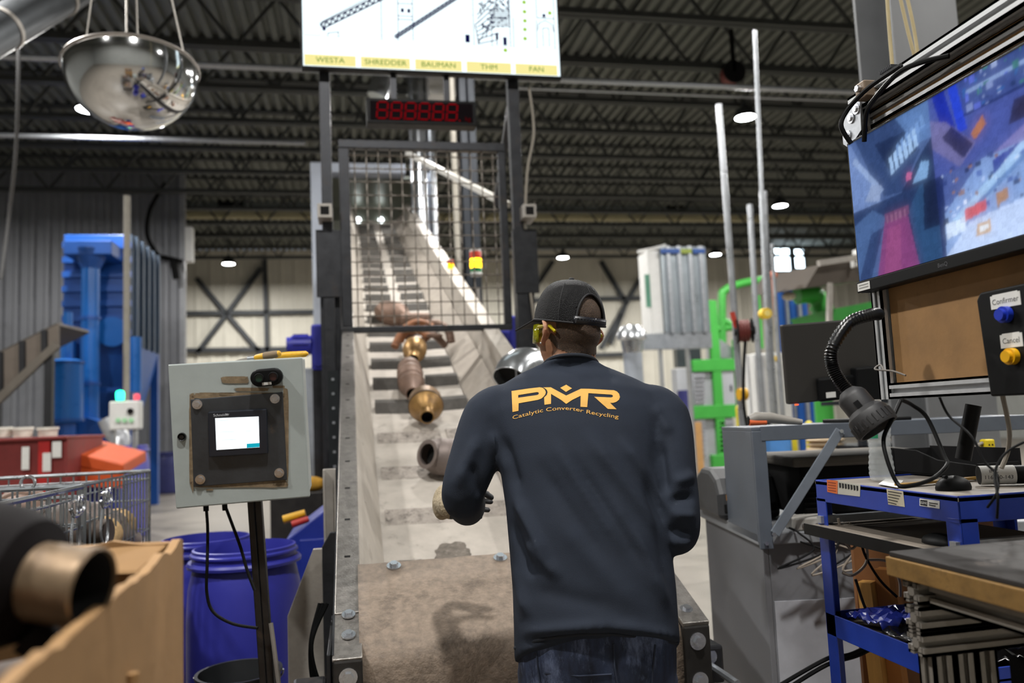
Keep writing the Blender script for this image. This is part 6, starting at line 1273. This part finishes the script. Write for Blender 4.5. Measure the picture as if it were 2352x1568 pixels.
# push button box
bb = thing('button_box', 'black box with a blue and a yellow push button and white labels', 'button box', (1.27, 1.38, 1.35)); BX = 1.275
pts = [atx(2242, 690, BX), atx(2272, 905, BX)]; y1 = pts[0].y; z1_ = pts[0].z; z0_ = pts[1].z - .005
MB().prism([(BX, atx(2242, 690, BX).y, atx(2242, 690, BX).z), (BX, atx(2250, 672, BX).y, atx(2250, 672, BX).z), (BX, 1.12, atx(2250, 672, BX).z), (BX, 1.12, z0_), (BX, atx(2274, 905, BX).y, z0_)], V((.06, 0, 0))).build('box_body', black, bb, bev=.004)
for (px, py), col, nm in (((2313, 722), '#1f37b0', 'blue_button'), ((2328, 818), '#e0a818', 'yellow_button')):
    c_ = atx(px, py, BX - .001); m_ = mat(nm, col, .35)
    MB().cyl(c_, c_ - X * .012, .0165, n=24).build(nm, m_, bb, True); MB().cyl(c_ - X * .012, c_ - X * .02, .0115, n=24).build(nm + '_cap', m_, bb, True)
for (px, py), txt, hw in (((2309, 690), 'Confirmer', .037), ((2323, 782), 'Cancel', .027)):
    c_ = atx(px, py, BX - .0008); MB().cb(c_, X * .0005, Y_ * hw, Z * .0135).build('label', paper, bb); MB().cb(c_ + Z * .006 - X * .0001, X * .0005, Y_ * (hw - .006), Z * .0095).build('label', paper, bb)
    lettering(txt, c_ - X * .0009, -Y_, Z, .0155, mat('grey_print', '#4a4a4a', .7), bb)
# gooseneck lamp
gn = thing('gooseneck_lamp', 'black gooseneck work lamp bent down over the cart', 'lamp', at(2015, 725, 1.83))
path = spl([at(2018, 721, 1.87), at(1998, 723, 1.84), at(1950, 742, 1.82), at(1912, 800, 1.8), at(1912, 840, 1.8), at(1930, 876, 1.79), at(1955, 905, 1.77)], 16)
nr = len(path); rr_ = [.0135 + .0016 * (1 if k % 2 else -1) for k in range(nr)]
MB().tube(path, rr_, 14).build('gooseneck', mat('gooseneck_black', '#121213', .32, .2), gn, True, ang=70)
ha, hb_ = at(1945, 898, 1.77), at(2018, 985, 1.72); hd_ = (hb_ - ha).normalized(); hl = (hb_ - ha).length
lm = mat('lamp_shell', '#2a2a2b', .55, 0, .1, 14)
MB().lathe([(.0, .0), (.018, 0), (.03, .012), (.033, .02), (.033, .052), (.037, .056), (.044, .064)], ha, hd_, 28).build('lamp_neck', lm, gn, True)
MB().lathe([(.044, .064), (.046, .07), (.048, hl - .006), (.046, hl), (.041, hl), (.04, hl - .01), (0, hl - .012)], ha, hd_, 36).build('lamp_head', lm, gn, True)
s_, u_, d_ = frame(hd_)
for k in range(24): a_ = 2 * pi * k / 24; c_ = ha + hd_ * (.08 + (hl - .09) * .5) + (s_ * cos(a_) + u_ * sin(a_)) * .0475; MB().cb(c_, (s_ * cos(a_) + u_ * sin(a_)) * .0016, (u_ * cos(a_) - s_ * sin(a_)) * .002, hd_ * (hl - .085) * .5).build('head_rib', lm, gn)
c_ = ha + hd_ * .036 + (CAM - ha).normalized() * .031 ; MB().cb(c_, hd_ * .008, (CAM - ha).normalized().cross(hd_).normalized() * .006, (CAM - ha).normalized() * .004).build('switch', black, gn)
q = at(2047, 985, 1.7); 
cable('thin grey wire sticking out left of the aluminium frame', [at(2080, 862, 1.72), at(2050, 852, 1.76), at(2010, 848, 1.8), at(2022, 838, 1.8), at(2030, 850, 1.78)], .002, mat('grey_sheath', '#6b6660'))
# ============================================================ THE WORKER
def remesh(mb, vox, it=4, fac=.5):
    me = mb.mesh('tmp'); o = bpy.data.objects.new('tmp', me); COL.objects.link(o)
    r = o.modifiers.new('r', 'REMESH'); r.mode = 'VOXEL'; r.voxel_size = vox
    if it: s_ = o.modifiers.new('s', 'SMOOTH'); s_.iterations = it; s_.factor = fac
    dg = bpy.context.evaluated_depsgraph_get(); dg.update(); out = bpy.data.meshes.new_from_object(o.evaluated_get(dg)); bpy.data.objects.remove(o); bpy.data.meshes.remove(me); return out
def limb(mb, pts, rs, n=16, sub=4):
    P = spl(pts, sub); R = []
    for i in range(len(pts) - 1):
        for k in range(sub): t = k / sub; R.append(rs[i] * (1 - t) + rs[i + 1] * t)
    R.append(rs[-1]); mb.tube(P, R, n); mb.sph(P[0], R[0] * .98, 12); mb.sph(P[-1], R[-1] * .98, 12)
def pix(p): d = p - CAM; z = d.dot(_f); return 1176 + F * d.dot(_r) / z, 784 - F * d.dot(_u) / z
fm = V((_f.x, _f.y, 0)).normalized(); fm = Matrix.Rotation(radians(4), 3, 'Z') @ fm; rm = fm.cross(Z)
LEAN = radians(26); tn = (fm * cos(LEAN) - Z * sin(LEAN)).normalized()
#       y    xL    xR    depth half-thickness
TORSO = [(1492, 1181, 1560, 1.885, .125), (1440, 1180, 1556, 1.90, .125), (1350, 1177, 1550, 1.925, .122), (1250, 1169, 1538, 1.955, .12), (1160, 1161, 1524, 1.99, .122), (1085, 1150, 1514, 2.02, .125),
         (1020, 1136, 1520, 2.05, .12), (965, 1120, 1535, 2.08, .112), (925, 1124, 1522, 2.105, .1), (893, 1150, 1482, 2.13, .086), (868, 1190, 1428, 2.15, .07), (858, 1222, 1392, 2.15, .08), (847, 1244, 1374, 2.15, .075)]
def ring(y, xl, xr, d, ht, n=40, grow=0., hem=False):
    o = []
    for k in range(n):
        a = 2 * pi * k / n; cx, sy = cos(a), sin(a)
        cx = (abs(cx) ** .85) * (1 if cx > 0 else -1); sy = (abs(sy) ** .85) * (1 if sy > 0 else -1)
        yy = y
        if hem: yy = y + (28 * max(0, -cx) ** 2 - 4 * max(0, cx) - 22 * max(0, -sy) * (1 - cx * cx))
        c = (at(xl, yy, d) + at(xr, yy, d)) / 2; hw = (at(xr, yy, d) - at(xl, yy, d)) / 2
        o.append(c + hw * cx * (1 + grow) + tn * sy * ht * (1 + grow))
    return o
def loft(mb, rings):
    o = len(mb.v); n = len(rings[0]); mb.shell(rings, True)
    for rr_, flip in ((0, 0), (len(rings) - 1, 1)):
        f = [o + rr_ * n + k for k in range(n)]; mb.f.append(f if flip else f[::-1]); mb.mi.append(0)
# joints
SL, EL, WL = at(1128, 958, 2.1), at(1064, 1128, 2.03), at(1060, 1168, 2.2)
SR, ER, WR = at(1520, 962, 2.08), at(1552, 1205, 1.95), at(1440, 1235, 2.2)
NB, HC = at(1306, 862, 2.15), at(1307, 762, 2.19)
HL, HR = at(1282, 1545, 1.91), at(1462, 1545, 1.91)
# ---- head frame: turned to the left and bowed a little
hf = Matrix.Rotation(radians(28), 3, 'Z') @ fm; hf = (hf * cos(radians(4)) + Z * sin(radians(4))).normalized(); hr_ = hf.cross(Z).normalized(); hu = hr_.cross(hf)
hr_ = (hr_ - hu * .07).normalized(); hu = hr_.cross(hf).normalized()
HM = Matrix((hr_, hf, hu)).transposed()
def H(x, y, z): return HC + HM @ V((x, y, z))
def Hinv(p): return HM.transposed() @ (p - HC)
body = MB()
body.sph(H(0, -.008, .04), 1, 28, (.075, .094, .084), HM); body.sph(H(0, -.03, -.005), 1, 20, (.068, .068, .06), HM)
body.sph(H(0, .035, -.03), 1, 24, (.06, .062, .08), HM); body.sph(H(0, .066, -.092), 1, 14, (.028, .024, .02), HM); body.sph(H(0, .03, -.075), 1, 16, (.05, .05, .035), HM)
body.tube([H(0, .092, .018), H(0, .104, -.008), H(0, .116, -.026), H(0, .098, -.036)], [.007, .009, .013, .009], 12)
for s in (-1, 1):
    body.sph(H(s * .033, .076, -.024), .022, 12); body.sph(H(s * .03, .084, .018), 1, 12, (.024, .012, .008), HM); body.sph(H(s * .014, .1, -.03), .009, 10)
    # ear: rim, bowl and lobe
    rimp = [H(s * (.07 + .026 * sin(pi * (.15 + .7 * t))), .012 - .036 * sin(pi * t) - .004 * t, .03 - .068 * t) for t in [k / 8 for k in range(9)]]
    body.tube(rimp, [.005, .006, .0065, .0065, .006, .006, .006, .0065, .007], 8)
    body.sph(H(s * .079, -.006, -.002), 1, 12, (.008, .018, .03), Matrix(HM)); body.sph(H(s * .081, .004, -.036), 1, 10, (.007, .009, .01), HM)
body.sph(H(0, .088, -.058), 1, 12, (.024, .01, .006), HM); body.sph(H(0, .087, -.068), 1, 12, (.02, .01, .006), HM)
limb(body, [H(0, -.028, -.03), H(0, -.03, -.075), NB, at(1312, 930, 2.13)], [.058, .057, .062, .075], 20)
loft(body, [ring(*t[:3], t[3], t[4] * .8, grow=-.12) for t in TORSO[1:-1]])
limb(body, [SL, EL, WL], [.042, .028, .026]); limb(body, [SR, ER - _r * .008, WR], [.042, .026, .026])
KL, KR = V((HL.x, HL.y + .1, .47)), V((HR.x + .02, HR.y + .12, .47)); FL, FR_ = V((HL.x - .01, HL.y - .02, .09)), V((HR.x + .05, HR.y + .02, .09))
limb(body, [HL + Z * .08, KL, FL], [.07, .05, .04]); limb(body, [HR + Z * .08, KR, FR_], [.07, .05, .04])
body.sph((HL + HR) / 2 + Z * .1, 1, 16, (.14, .1, .1))
skin = mat('skin_tan', '#a3765a', .5, 0, .1, 30, .06, 120, ('#8a5d44', .12, 12), spec=.4); skin.node_tree.nodes['Principled BSDF'].inputs['Subsurface Weight'].default_value = .08
bme = remesh(body, .0042, 3); man = link('person', bme, skin); shade(bme, 80); WM[man] = Matrix.Identity(4)
tag(man, 'person in dark long sleeved shirt, jeans and black cap leaning over the conveyor', 'person')
# ---- hair: cropped scalp taken from the head surface
hv = {}; hvs, hfs = [], []
for p in bme.polygons:
    l = Hinv(p.center)
    ok = l.z > -.062 + .9 * max(0, l.y + .03) + (.02 * noise.noise(V((l.x * 60, l.z * 60, 0)))) and l.y < .035 and l.z < .13 and (l.x / .09) ** 2 + (l.y / .12) ** 2 < 1.0 and abs(l.x) < .0765
    if ok and l.length < .16 and not (abs(l.x) > .066 and -.045 < l.z < .035 and l.y > -.035):
        f = []
        for vi in p.vertices:
            if vi not in hv: hv[vi] = len(hvs); v = bme.vertices[vi]; hvs.append(v.co + v.normal * .0016)
            f.append(hv[vi])
        hfs.append(f)
me = bpy.data.meshes.new('hair'); me.from_pydata(hvs, [], hfs); shade(me, 80)
hairm = mat('cropped_hair', '#453528', .75, 0, .5, 420, .5, 500, ('#80634a', .45, 300)); link('hair', me, hairm, man)
for s in (-1, 1):
    MB().sph(H(s * .033, .078, .0), .0125, 14).build('eye', mat('eye_white', '#d8d4cc', .2), man, True)
MB().sph(H(-.0885, .004, -.038), .003, 8).build('ear_stud', chrome, man, True)
# ---- shirt
sh = MB(); loft(sh, [ring(*TORSO[0], hem=True)] + [ring(*t) for t in TORSO[1:]])
limb(sh, [at(1175, 930, 2.1), SL, at(1092, 1045, 2.06), EL, at(1070, 1155, 2.1), at(1074, 1168, 2.17)], [.06, .075, .066, .056, .053, .047], 20, 5)
limb(sh, [at(1475, 930, 2.09), SR, at(1538, 1080, 2.0), ER, at(1540, 1222, 1.99), at(1500, 1232, 2.08), WR], [.06, .074, .066, .06, .056, .05, .044], 20, 5)
sme = remesh(sh, .0062, 9, .5)
# folds pressed into the cloth: (x0,y0,x1,y1,width px,height m)
FOLDS = [(1340, 985, 1545, 1260, 16, .006), (1305, 1040, 1500, 1330, 14, -.0055), (1420, 1000, 1548, 1180, 13, .006), (1265, 1010, 1440, 1270, 15, .0045), (1235, 1060, 1395, 1300, 16, -.004), (1180, 1135, 1260, 1290, 12, .009), (1172, 1190, 1225, 1330, 11, -.008), (1200, 1240, 1290, 1330, 14, .006), (1170, 1290, 1215, 1420, 13, .007),
         (1390, 1120, 1535, 1400, 18, .005), (1480, 1080, 1540, 1330, 12, -.006), (1150, 1000, 1190, 1130, 14, -.008), (1128, 990, 1160, 1090, 9, .008), (1100, 1000, 1050, 1120, 14, .006), (1080, 1060, 1110, 1150, 10, -.006), (1515, 1010, 1530, 1140, 12, -.01), (1545, 1110, 1600, 1090, 9, .006), (1535, 1150, 1600, 1140, 9, -.007), (1540, 1180, 1598, 1185, 9, .007), (1530, 1215, 1590, 1225, 9, -.006), (1540, 1240, 1590, 1250, 10, .005),
         (1200, 1452, 1400, 1436, 10, .005), (1400, 1436, 1560, 1466, 10, .005), (1190, 1478, 1380, 1462, 7, -.006), (1380, 1462, 1560, 1482, 7, -.006), (1240, 850, 1330, 845, 8, -.003), (1330, 870, 1430, 862, 9, -.003), (1500, 930, 1540, 1000, 12, .006), (1270, 1180, 1480, 1420, 26, .004), (1210, 1350, 1420, 1400, 20, -.003), (1450, 1200, 1545, 1420, 14, .005)]
SN = [v.normal.copy() for v in sme.vertices]; SC = [v.co.copy() for v in sme.vertices]
for vi, (nrm, vco) in enumerate(zip(SN, SC)):
    fac_ = nrm.dot((CAM - vco).normalized())
    if fac_ <= .15: continue
    x, y = pix(vco); h = 0
    for x0, y0, x1, y1, w_, a in FOLDS:
        w_ = max(w_, 12)
        dx, dy = x1 - x0, y1 - y0; L2 = dx * dx + dy * dy; t = ((x - x0) * dx + (y - y0) * dy) / L2
        if t < -.15 or t > 1.15: continue
        tc_ = min(1, max(0, t)); px_, py_ = x0 + dx * tc_, y0 + dy * tc_; d2 = (x - px_) ** 2 + (y - py_) ** 2
        if d2 < 9 * w_ * w_: h += 2.1 * a * math.exp(-d2 / (w_ * w_)) * max(0, min(1, 4 * tc_ + .1, 4 * (1 - tc_) + .1))
    h += .002 * noise.noise(vco * 9)
    SC[vi] = vco + nrm * h * min(1, (fac_ - .15) * 1.6)
sme.vertices.foreach_set('co', [c for p in SC for c in p]); sme.update()
bm = bmesh.new(); bm.from_mesh(sme)
for _ in range(2): bmesh.ops.smooth_vert(bm, verts=bm.verts, factor=.5, use_axis_x=True, use_axis_y=True, use_axis_z=True)
bm.to_mesh(sme); bm.free()
cloth = mat('navy_cotton', '#292f3a', .88, 0, .1, 14, .12, 420, ('#4a5058', .06, 22), spec=.2)
shirt = link('shirt', sme, cloth, man); shade(sme, 80)
bvh = BVHTree.FromPolygons([v.co for v in sme.vertices], [p.vertices[:] for p in sme.polygons])
def hit(px, py, off=.0012):
    r = ray(px, py).normalized(); loc, n_, i, d = bvh.ray_cast(CAM, r)
    if loc is None: return CAM + r * 2.0
    if n_.dot(r) > 0: n_ = -n_
    return loc + n_ * off
MB().tube(ring(848, 1246, 1372, 2.15, .076, 48), .0055, 8, closed=True).build('neckband', mat('navy_rib', '#1d222b', .9, 0, .1, 60), shirt, True)
MB().tube(spl([hit(x, y, .0) for x, y in ((1183, 1488), (1240, 1468), (1320, 1457), (1400, 1455), (1480, 1464), (1556, 1476))], 6), .0045, 8).build('hem', mat('navy_rib', '#1d222b'), shirt, True)
# ---- print on the back
prm = mat('gold_print', '#e0ac52', .75, 0, .06, 60)
def zz(x, y): return 1180 + x / 9.046, 880 + y / 9.046
def fillshape(loops):
    cu = bpy.data.curves.new('print', 'CURVE'); cu.dimensions = '2D'; cu.fill_mode = 'BOTH'
    for lp_ in loops:
        sp = cu.splines.new('POLY'); sp.points.add(len(lp_) - 1); sp.use_cyclic_u = True
        for i, (x, y) in enumerate(lp_): sp.points[i].co = (x, y, 0, 1)
    o = bpy.data.objects.new('tmp', cu); COL.objects.link(o); dg = bpy.context.evaluated_depsgraph_get(); dg.update(); me = bpy.data.meshes.new_from_object(o.evaluated_get(dg)); bpy.data.objects.remove(o); return me
def press(me, nm, fn, step=40):
    bm = bmesh.new(); bm.from_mesh(me); bmesh.ops.remove_doubles(bm, verts=bm.verts, dist=.01)
    xs = [v.co.x for v in bm.verts]; ys = [v.co.y for v in bm.verts]
    if step:
        for ax, lo, hi in ((0, min(xs), max(xs)), (1, min(ys), max(ys))):
            t = lo + step
            while t < hi:
                co = V((t, 0, 0)) if ax == 0 else V((0, t, 0)); no = V((1, 0, 0)) if ax == 0 else V((0, 1, 0))
                bmesh.ops.bisect_plane(bm, geom=bm.verts[:] + bm.edges[:] + bm.faces[:], plane_co=co, plane_no=no); t += step
    for v in bm.verts: v.co = hit(*fn(v.co.x, v.co.y))
    bm.to_mesh(me); bm.free(); me.materials.clear(); return link(nm, me, prm, shirt)
Pl = [(-42, 165), (0, 160), (300, 115), (540, 88), (600, 98), (648, 138), (668, 190), (655, 240), (620, 285), (570, 325), (500, 350), (105, 420), (102, 575), (-22, 600)]
Ph = [(95, 250), (480, 188), (512, 192), (525, 215), (512, 238), (480, 250), (95, 305)]
MR = [(612, 92), (770, 88), (1090, 260), (1395, 118), (1560, 120), (2080, 150), (2140, 175), (2188, 225), (2205, 290), (2185, 345), (2130, 390), (2060, 412), (2000, 410), (2135, 542), (1955, 538), (1670, 285), (2020, 300), (2050, 290), (2062, 270), (2045, 248), (2010, 240), (1550, 210), (1525, 500), (1385, 492), (1390, 265), (1215, 350), (1090, 432), (985, 350), (775, 225), (775, 432), (640, 450), (632, 300), (690, 245), (705, 190), (690, 145), (650, 110)]
Dm = [(965, 100), (1090, 35), (1210, 110), (1085, 185)]
for nm, lps in (('print_letter', [Pl, Ph]), ('print_letters', [MR]), ('print_diamond', [Dm])): press(fillshape(lps), nm, zz)
arc = [(-25, 768), (300, 682), (600, 612), (900, 574), (1090, 568), (1300, 590), (1500, 640), (1800, 692), (2180, 748)]
tme = text_mesh('Catalytic Converter Recycling', 1, 'LEFT'); w0 = max(v.co.x for v in tme.vertices); sc_ = 2195 / w0
def along(x, y):
    X0 = -22 + x * sc_
    for (xa, ya), (xb, yb) in zip(arc[:-1], arc[1:]):
        if X0 <= xb or xb == 2180: break
    t = (X0 - xa) / (xb - xa); sl = (yb - ya) / (xb - xa); n_ = hypot(1, sl); h_ = (y + .34) * 112
    return zz(X0 + h_ * sl / n_ * .6, ya + (yb - ya) * t - h_ / n_ - 8)
press(tme, 'print_lettering', along, 0)
# ---- jeans, boots
jn = MB()
loft(jn, [ring(1600, 1196, 1545, 1.90, .12), ring(1545, 1190, 1552, 1.90, .125), ring(1480, 1192, 1550, 1.905, .118), ring(1420, 1200, 1540, 1.92, .1)])
limb(jn, [HL - Z * .0, (HL + KL) / 2, KL, (KL + FL) / 2, FL - Z * .03], [.1, .088, .07, .066, .062], 18); limb(jn, [HR - Z * .0, (HR + KR) / 2, KR, (KR + FR_) / 2, FR_ - Z * .03], [.1, .088, .07, .066, .062], 18)
jme = remesh(jn, .008, 6)
jme.vertices.foreach_set('co', [c for p in [v.co + v.normal * .004 * noise.noise(v.co * 14) for v in jme.vertices] for c in p]); jme.update()
den = mat('washed_denim', '#29334a', .85, 0, .7, 9, .2, 300, ('#7482a4', .42, 5), stretch=(3, 3, 1)); jeans = link('jeans', jme, den, man); shade(jme, 80)
jb_ = BVHTree.FromPolygons([v.co for v in jme.vertices], [p.vertices[:] for p in jme.polygons])
def jhit(px, py, off=.002):
    r = ray(px, py).normalized(); loc, n_, i, d = jb_.ray_cast(CAM, r); return (loc if loc else CAM + r * 1.8) - r * off
for seam in (((1232, 1490), (1236, 1540), (1240, 1568)), ((1410, 1478), (1412, 1530), (1418, 1568)), ((1505, 1480), (1500, 1530), (1498, 1568)), ((1250, 1545), (1330, 1552), (1405, 1548))): MB().tube([jhit(x, y) for x, y in seam], .0022, 6).build('seam', mat('denim_seam', '#2a3244', .9), jeans)
for fp in (FL, FR_):
    b0 = V((fp.x, fp.y, 0)); MB().sph(b0 + fm * .06 + Z * .05, 1, 16, (.048, .13, .05), Matrix((rm, fm, Z)).transposed()).build('boot', mat('boot_leather', '#2a211b', .6), man, True); MB().cb(b0 + fm * .06 + Z * .012, rm * .05, fm * .14, Z * .012).build('boot_sole', blackm, man, bev=.008)
# ---- cap
capm = mat('cap_mesh', '#09090b', .6, 0, .1, 60, spec=.2)
nt = capm.node_tree; tc_ = nt.nodes.new('ShaderNodeTexCoord'); vo = nt.nodes.new('ShaderNodeTexVoronoi'); vo.inputs['Scale'].default_value = 420; bp_ = nt.nodes.new('ShaderNodeBump'); bp_.inputs['Strength'].default_value = .5; bp_.inputs['Distance'].default_value = .004
nt.links.new(tc_.outputs['Object'], vo.inputs['Vector']); nt.links.new(vo.outputs['Distance'], bp_.inputs['Height']); nt.links.new(bp_.outputs[0], nt.nodes['Principled BSDF'].inputs['Normal'])
RX, RY, RZ, ZC = .0895, .110, .118, .024
cap = thing('cap', 'black mesh baseball cap with a snap strap, worn on the head', 'cap', H(0, 0, .03))
cap.parent = man; WM[cap] = WM[cap]
del cap['label']; del cap['category']
nA, nZ = 96, 30; grid = []; keep = []
def capP(th, t, g=0.):
    # th: angle, 0 = right, pi/2 = front ; t: 0 edge .. 1 top
    ph = t * pi / 2; z = ZC + RZ * sin(ph) ** 1.05; cr = cos(ph) ** .72
    yy = RY * sin(th) * cr; xx = RX * cos(th) * cr; z += (.012 * max(0, sin(th)) - .012 * max(0, -sin(th))) * (1 - t)
    return H(xx * (1 + g), yy * (1 + g), z + g * .1)
cm = MB(); vid = {}
def cv_(i, k):
    k %= nA
    if (i, k) not in vid: vid[(i, k)] = len(cm.v); cm.v.append(capP(2 * pi * k / nA, i / nZ))
    return vid[(i, k)]
def inarch(th, t): d = (th - 1.5 * pi) / .56; return t < .47 * sqrt(max(0, 1 - d * d)) if abs(d) < 1 else False
for i in range(nZ):
    for k in range(nA):
        th = 2 * pi * (k + .5) / nA; t = (i + .5) / nZ
        if inarch(th, t) : continue
        cm.f.append([cv_(i, k), cv_(i, k + 1), cv_(i + 1, k + 1), cv_(i + 1, k)]); cm.mi.append(0)
crown = cm.build('crown', capm, man, True, ang=80, solid=.003)
bind = mat('cap_binding', '#17171a', .7)
arch = [capP(1.5 * pi + d * .56, .47 * sqrt(max(0, 1 - d * d)), .012) for d in [-1 + 2 * k / 24 for k in range(25)]]
MB().tube(arch, .0032, 8).build('arch_binding', bind, crown, True)
MB().tube([capP(2 * pi * k / 64, 0, .006) for k in range(64) if abs(2 * pi * (k) / 64 - 1.5 * pi) > .54], .003, 8).build('edge_binding', bind, crown, True)
for th in (pi * .17, pi * .5, pi * .83, pi * 1.17, pi * 1.5, pi * 1.83): MB().tube([capP(th, t, .008) for t in [(.5 if abs(th - 1.5 * pi) < .1 else 0) + k / 12 * (1 - (.5 if abs(th - 1.5 * pi) < .1 else 0)) for k in range(13)]], .0014, 6).build('panel_seam', bind, crown, True)
MB().sph(H(0, 0, ZC + RZ + .004), 1, 12, (.008, .008, .005), HM).build('top_button', bind, crown, True)
st = MB(); rows_ = []
for z in (-.002, .018): rows_.append([capP(1.5 * pi + d, 0, .016) + hu * z for d in [-.62 + 1.24 * k / 24 for k in range(25)]])
st.shell(rows_); strap = st.build('snap_strap', mat('strap_plastic', '#1b1c22', .35), crown, True, solid=.003)
for k in range(7): c_ = capP(1.5 * pi - .5 + .09 * k, 0, .036) + hu * .009; MB().sph(c_, .0022, 8).build('strap_hole', hole, strap)
rows_ = []
for z in (.001, .015): rows_.append([capP(1.5 * pi + d, 0, .032) + hu * z for d in [.02 + .6 * k / 12 for k in range(13)]])
MB().shell(rows_).build('strap_overlap', mat('strap_plastic', '#1b1c22'), strap, True, solid=.002)
vg = []
for i in range(7):
    row = []
    for k in range(21):
        th = pi * .5 + (k / 20 - .5) * 2.05; b_ = V((RX * cos(th), RY * sin(th), ZC + .012 * sin(th))); e_ = V((.088 * cos(th) * 1.02, .108 + .072 * max(0, sin(th)) ** .6, ZC - .006 - .02 * (cos(th) ** 2)))
        q = b_.lerp(e_, i / 6); row.append(H(*q))
    vg.append(row)
MB().shell(vg).build('visor', mat('visor_cloth', '#1e1e21', .8, 0, .1, 80), crown, True, ang=80, solid=.004)
bpy.data.objects.remove(cap)
# ---- safety glasses
yg = mat('yellow_lens', '#d8d81a', .08, 0, 0, trans=.75); gg = []
for z in (-.034, -.012, .016):
    gg.append([H(.08 * sin(a), .022 + .088 * cos(a) ** .8, z) for a in [radians(-88 + 176 * k / 28) for k in range(29)]])
gs = MB().shell(gg).build('safety_glasses', yg, man, True, ang=80, solid=.0025)
yf = mat('yellow_temple', '#c9b81a', .25, 0, 0, trans=.25)
for s in (-1, 1): MB().tube([H(s * .081, .028, .008), H(s * .084, .0, .008), H(s * .0815, -.026, .006), H(s * .078, -.045, -.008)], [.006, .0045, .005, .004], 8).build('temple', yf, gs, True)
# ---- gloves
bei = mat('glove_knit', '#a3957c', .9, 0, .2, 40, .5, 140, ('#6b5d48', .3, 30)); blk = mat('glove_coating', '#16171a', .6, 0, .2, 40, .2, 120)
def glove(W, lat, up, fwd, nm, back):
    """lat: towards the back of the hand, fwd: along the hand"""
    lat, up, fwd = lat.normalized(), up.normalized(), fwd.normalized(); g_ = MB()
    def G(a, b, c): return W + lat * a + up * b + fwd * c
    m3 = Matrix((lat, up, fwd)).transposed()
    limb(g_, [G(-.0, 0, -.03), G(.008, 0, .02), G(.016, 0, .055)], [.036, .035, .036], 16); g_.sph(G(.02, 0, .065), 1, 18, (.031, .052, .052), m3); g_.sph(G(.012, .0, .045), 1, 16, (.036, .046, .03), m3)
    for k, (b, L) in enumerate(((.033, .9), (.011, 1.), (-.012, .95), (-.033, .78))):   # index .. little finger, curled towards the palm
        limb(g_, [G(.022, b, .085), G(.01, b * 1.1, .085 + .042 * L), G(-.032, b * 1.12, .085 + .055 * L), G(-.08 * L, b * 1.1, .085 + .036 * L), G(-.12 * L, b * 1.05, .1)], [.0115, .011, .0105, .0095, .008], 10, 3)
    limb(g_, [G(.006, .034, .03), G(-.025, .056, .05), G(-.066, .05, .062), G(-.116, .028, .062)], [.014, .013, .0115, .009], 10, 3)
    me = remesh(g_, .0028, 3)
    me.materials.append(back); me.materials.append(blk)
    o = bpy.data.objects.new(nm, me); COL.objects.link(o); o.parent = man; WM[o] = Matrix.Identity(4); shade(me, 80)
    inv = m3.transposed()
    for p in me.polygons: l = inv @ (p.center - W); p.material_index = 1 if (l.x < .002 or l.z > .135) else 0
    return o
gw = WL
glove(at(1036, 1160, 2.22), -_r * 1.0 + _u * .12 - _f * .1, _u + _r * .1, _f * .98 - _r * .12 - _u * .1, 'glove', bei)
glove(WR, _r, _u, _f - _r * .3, 'glove', bei)
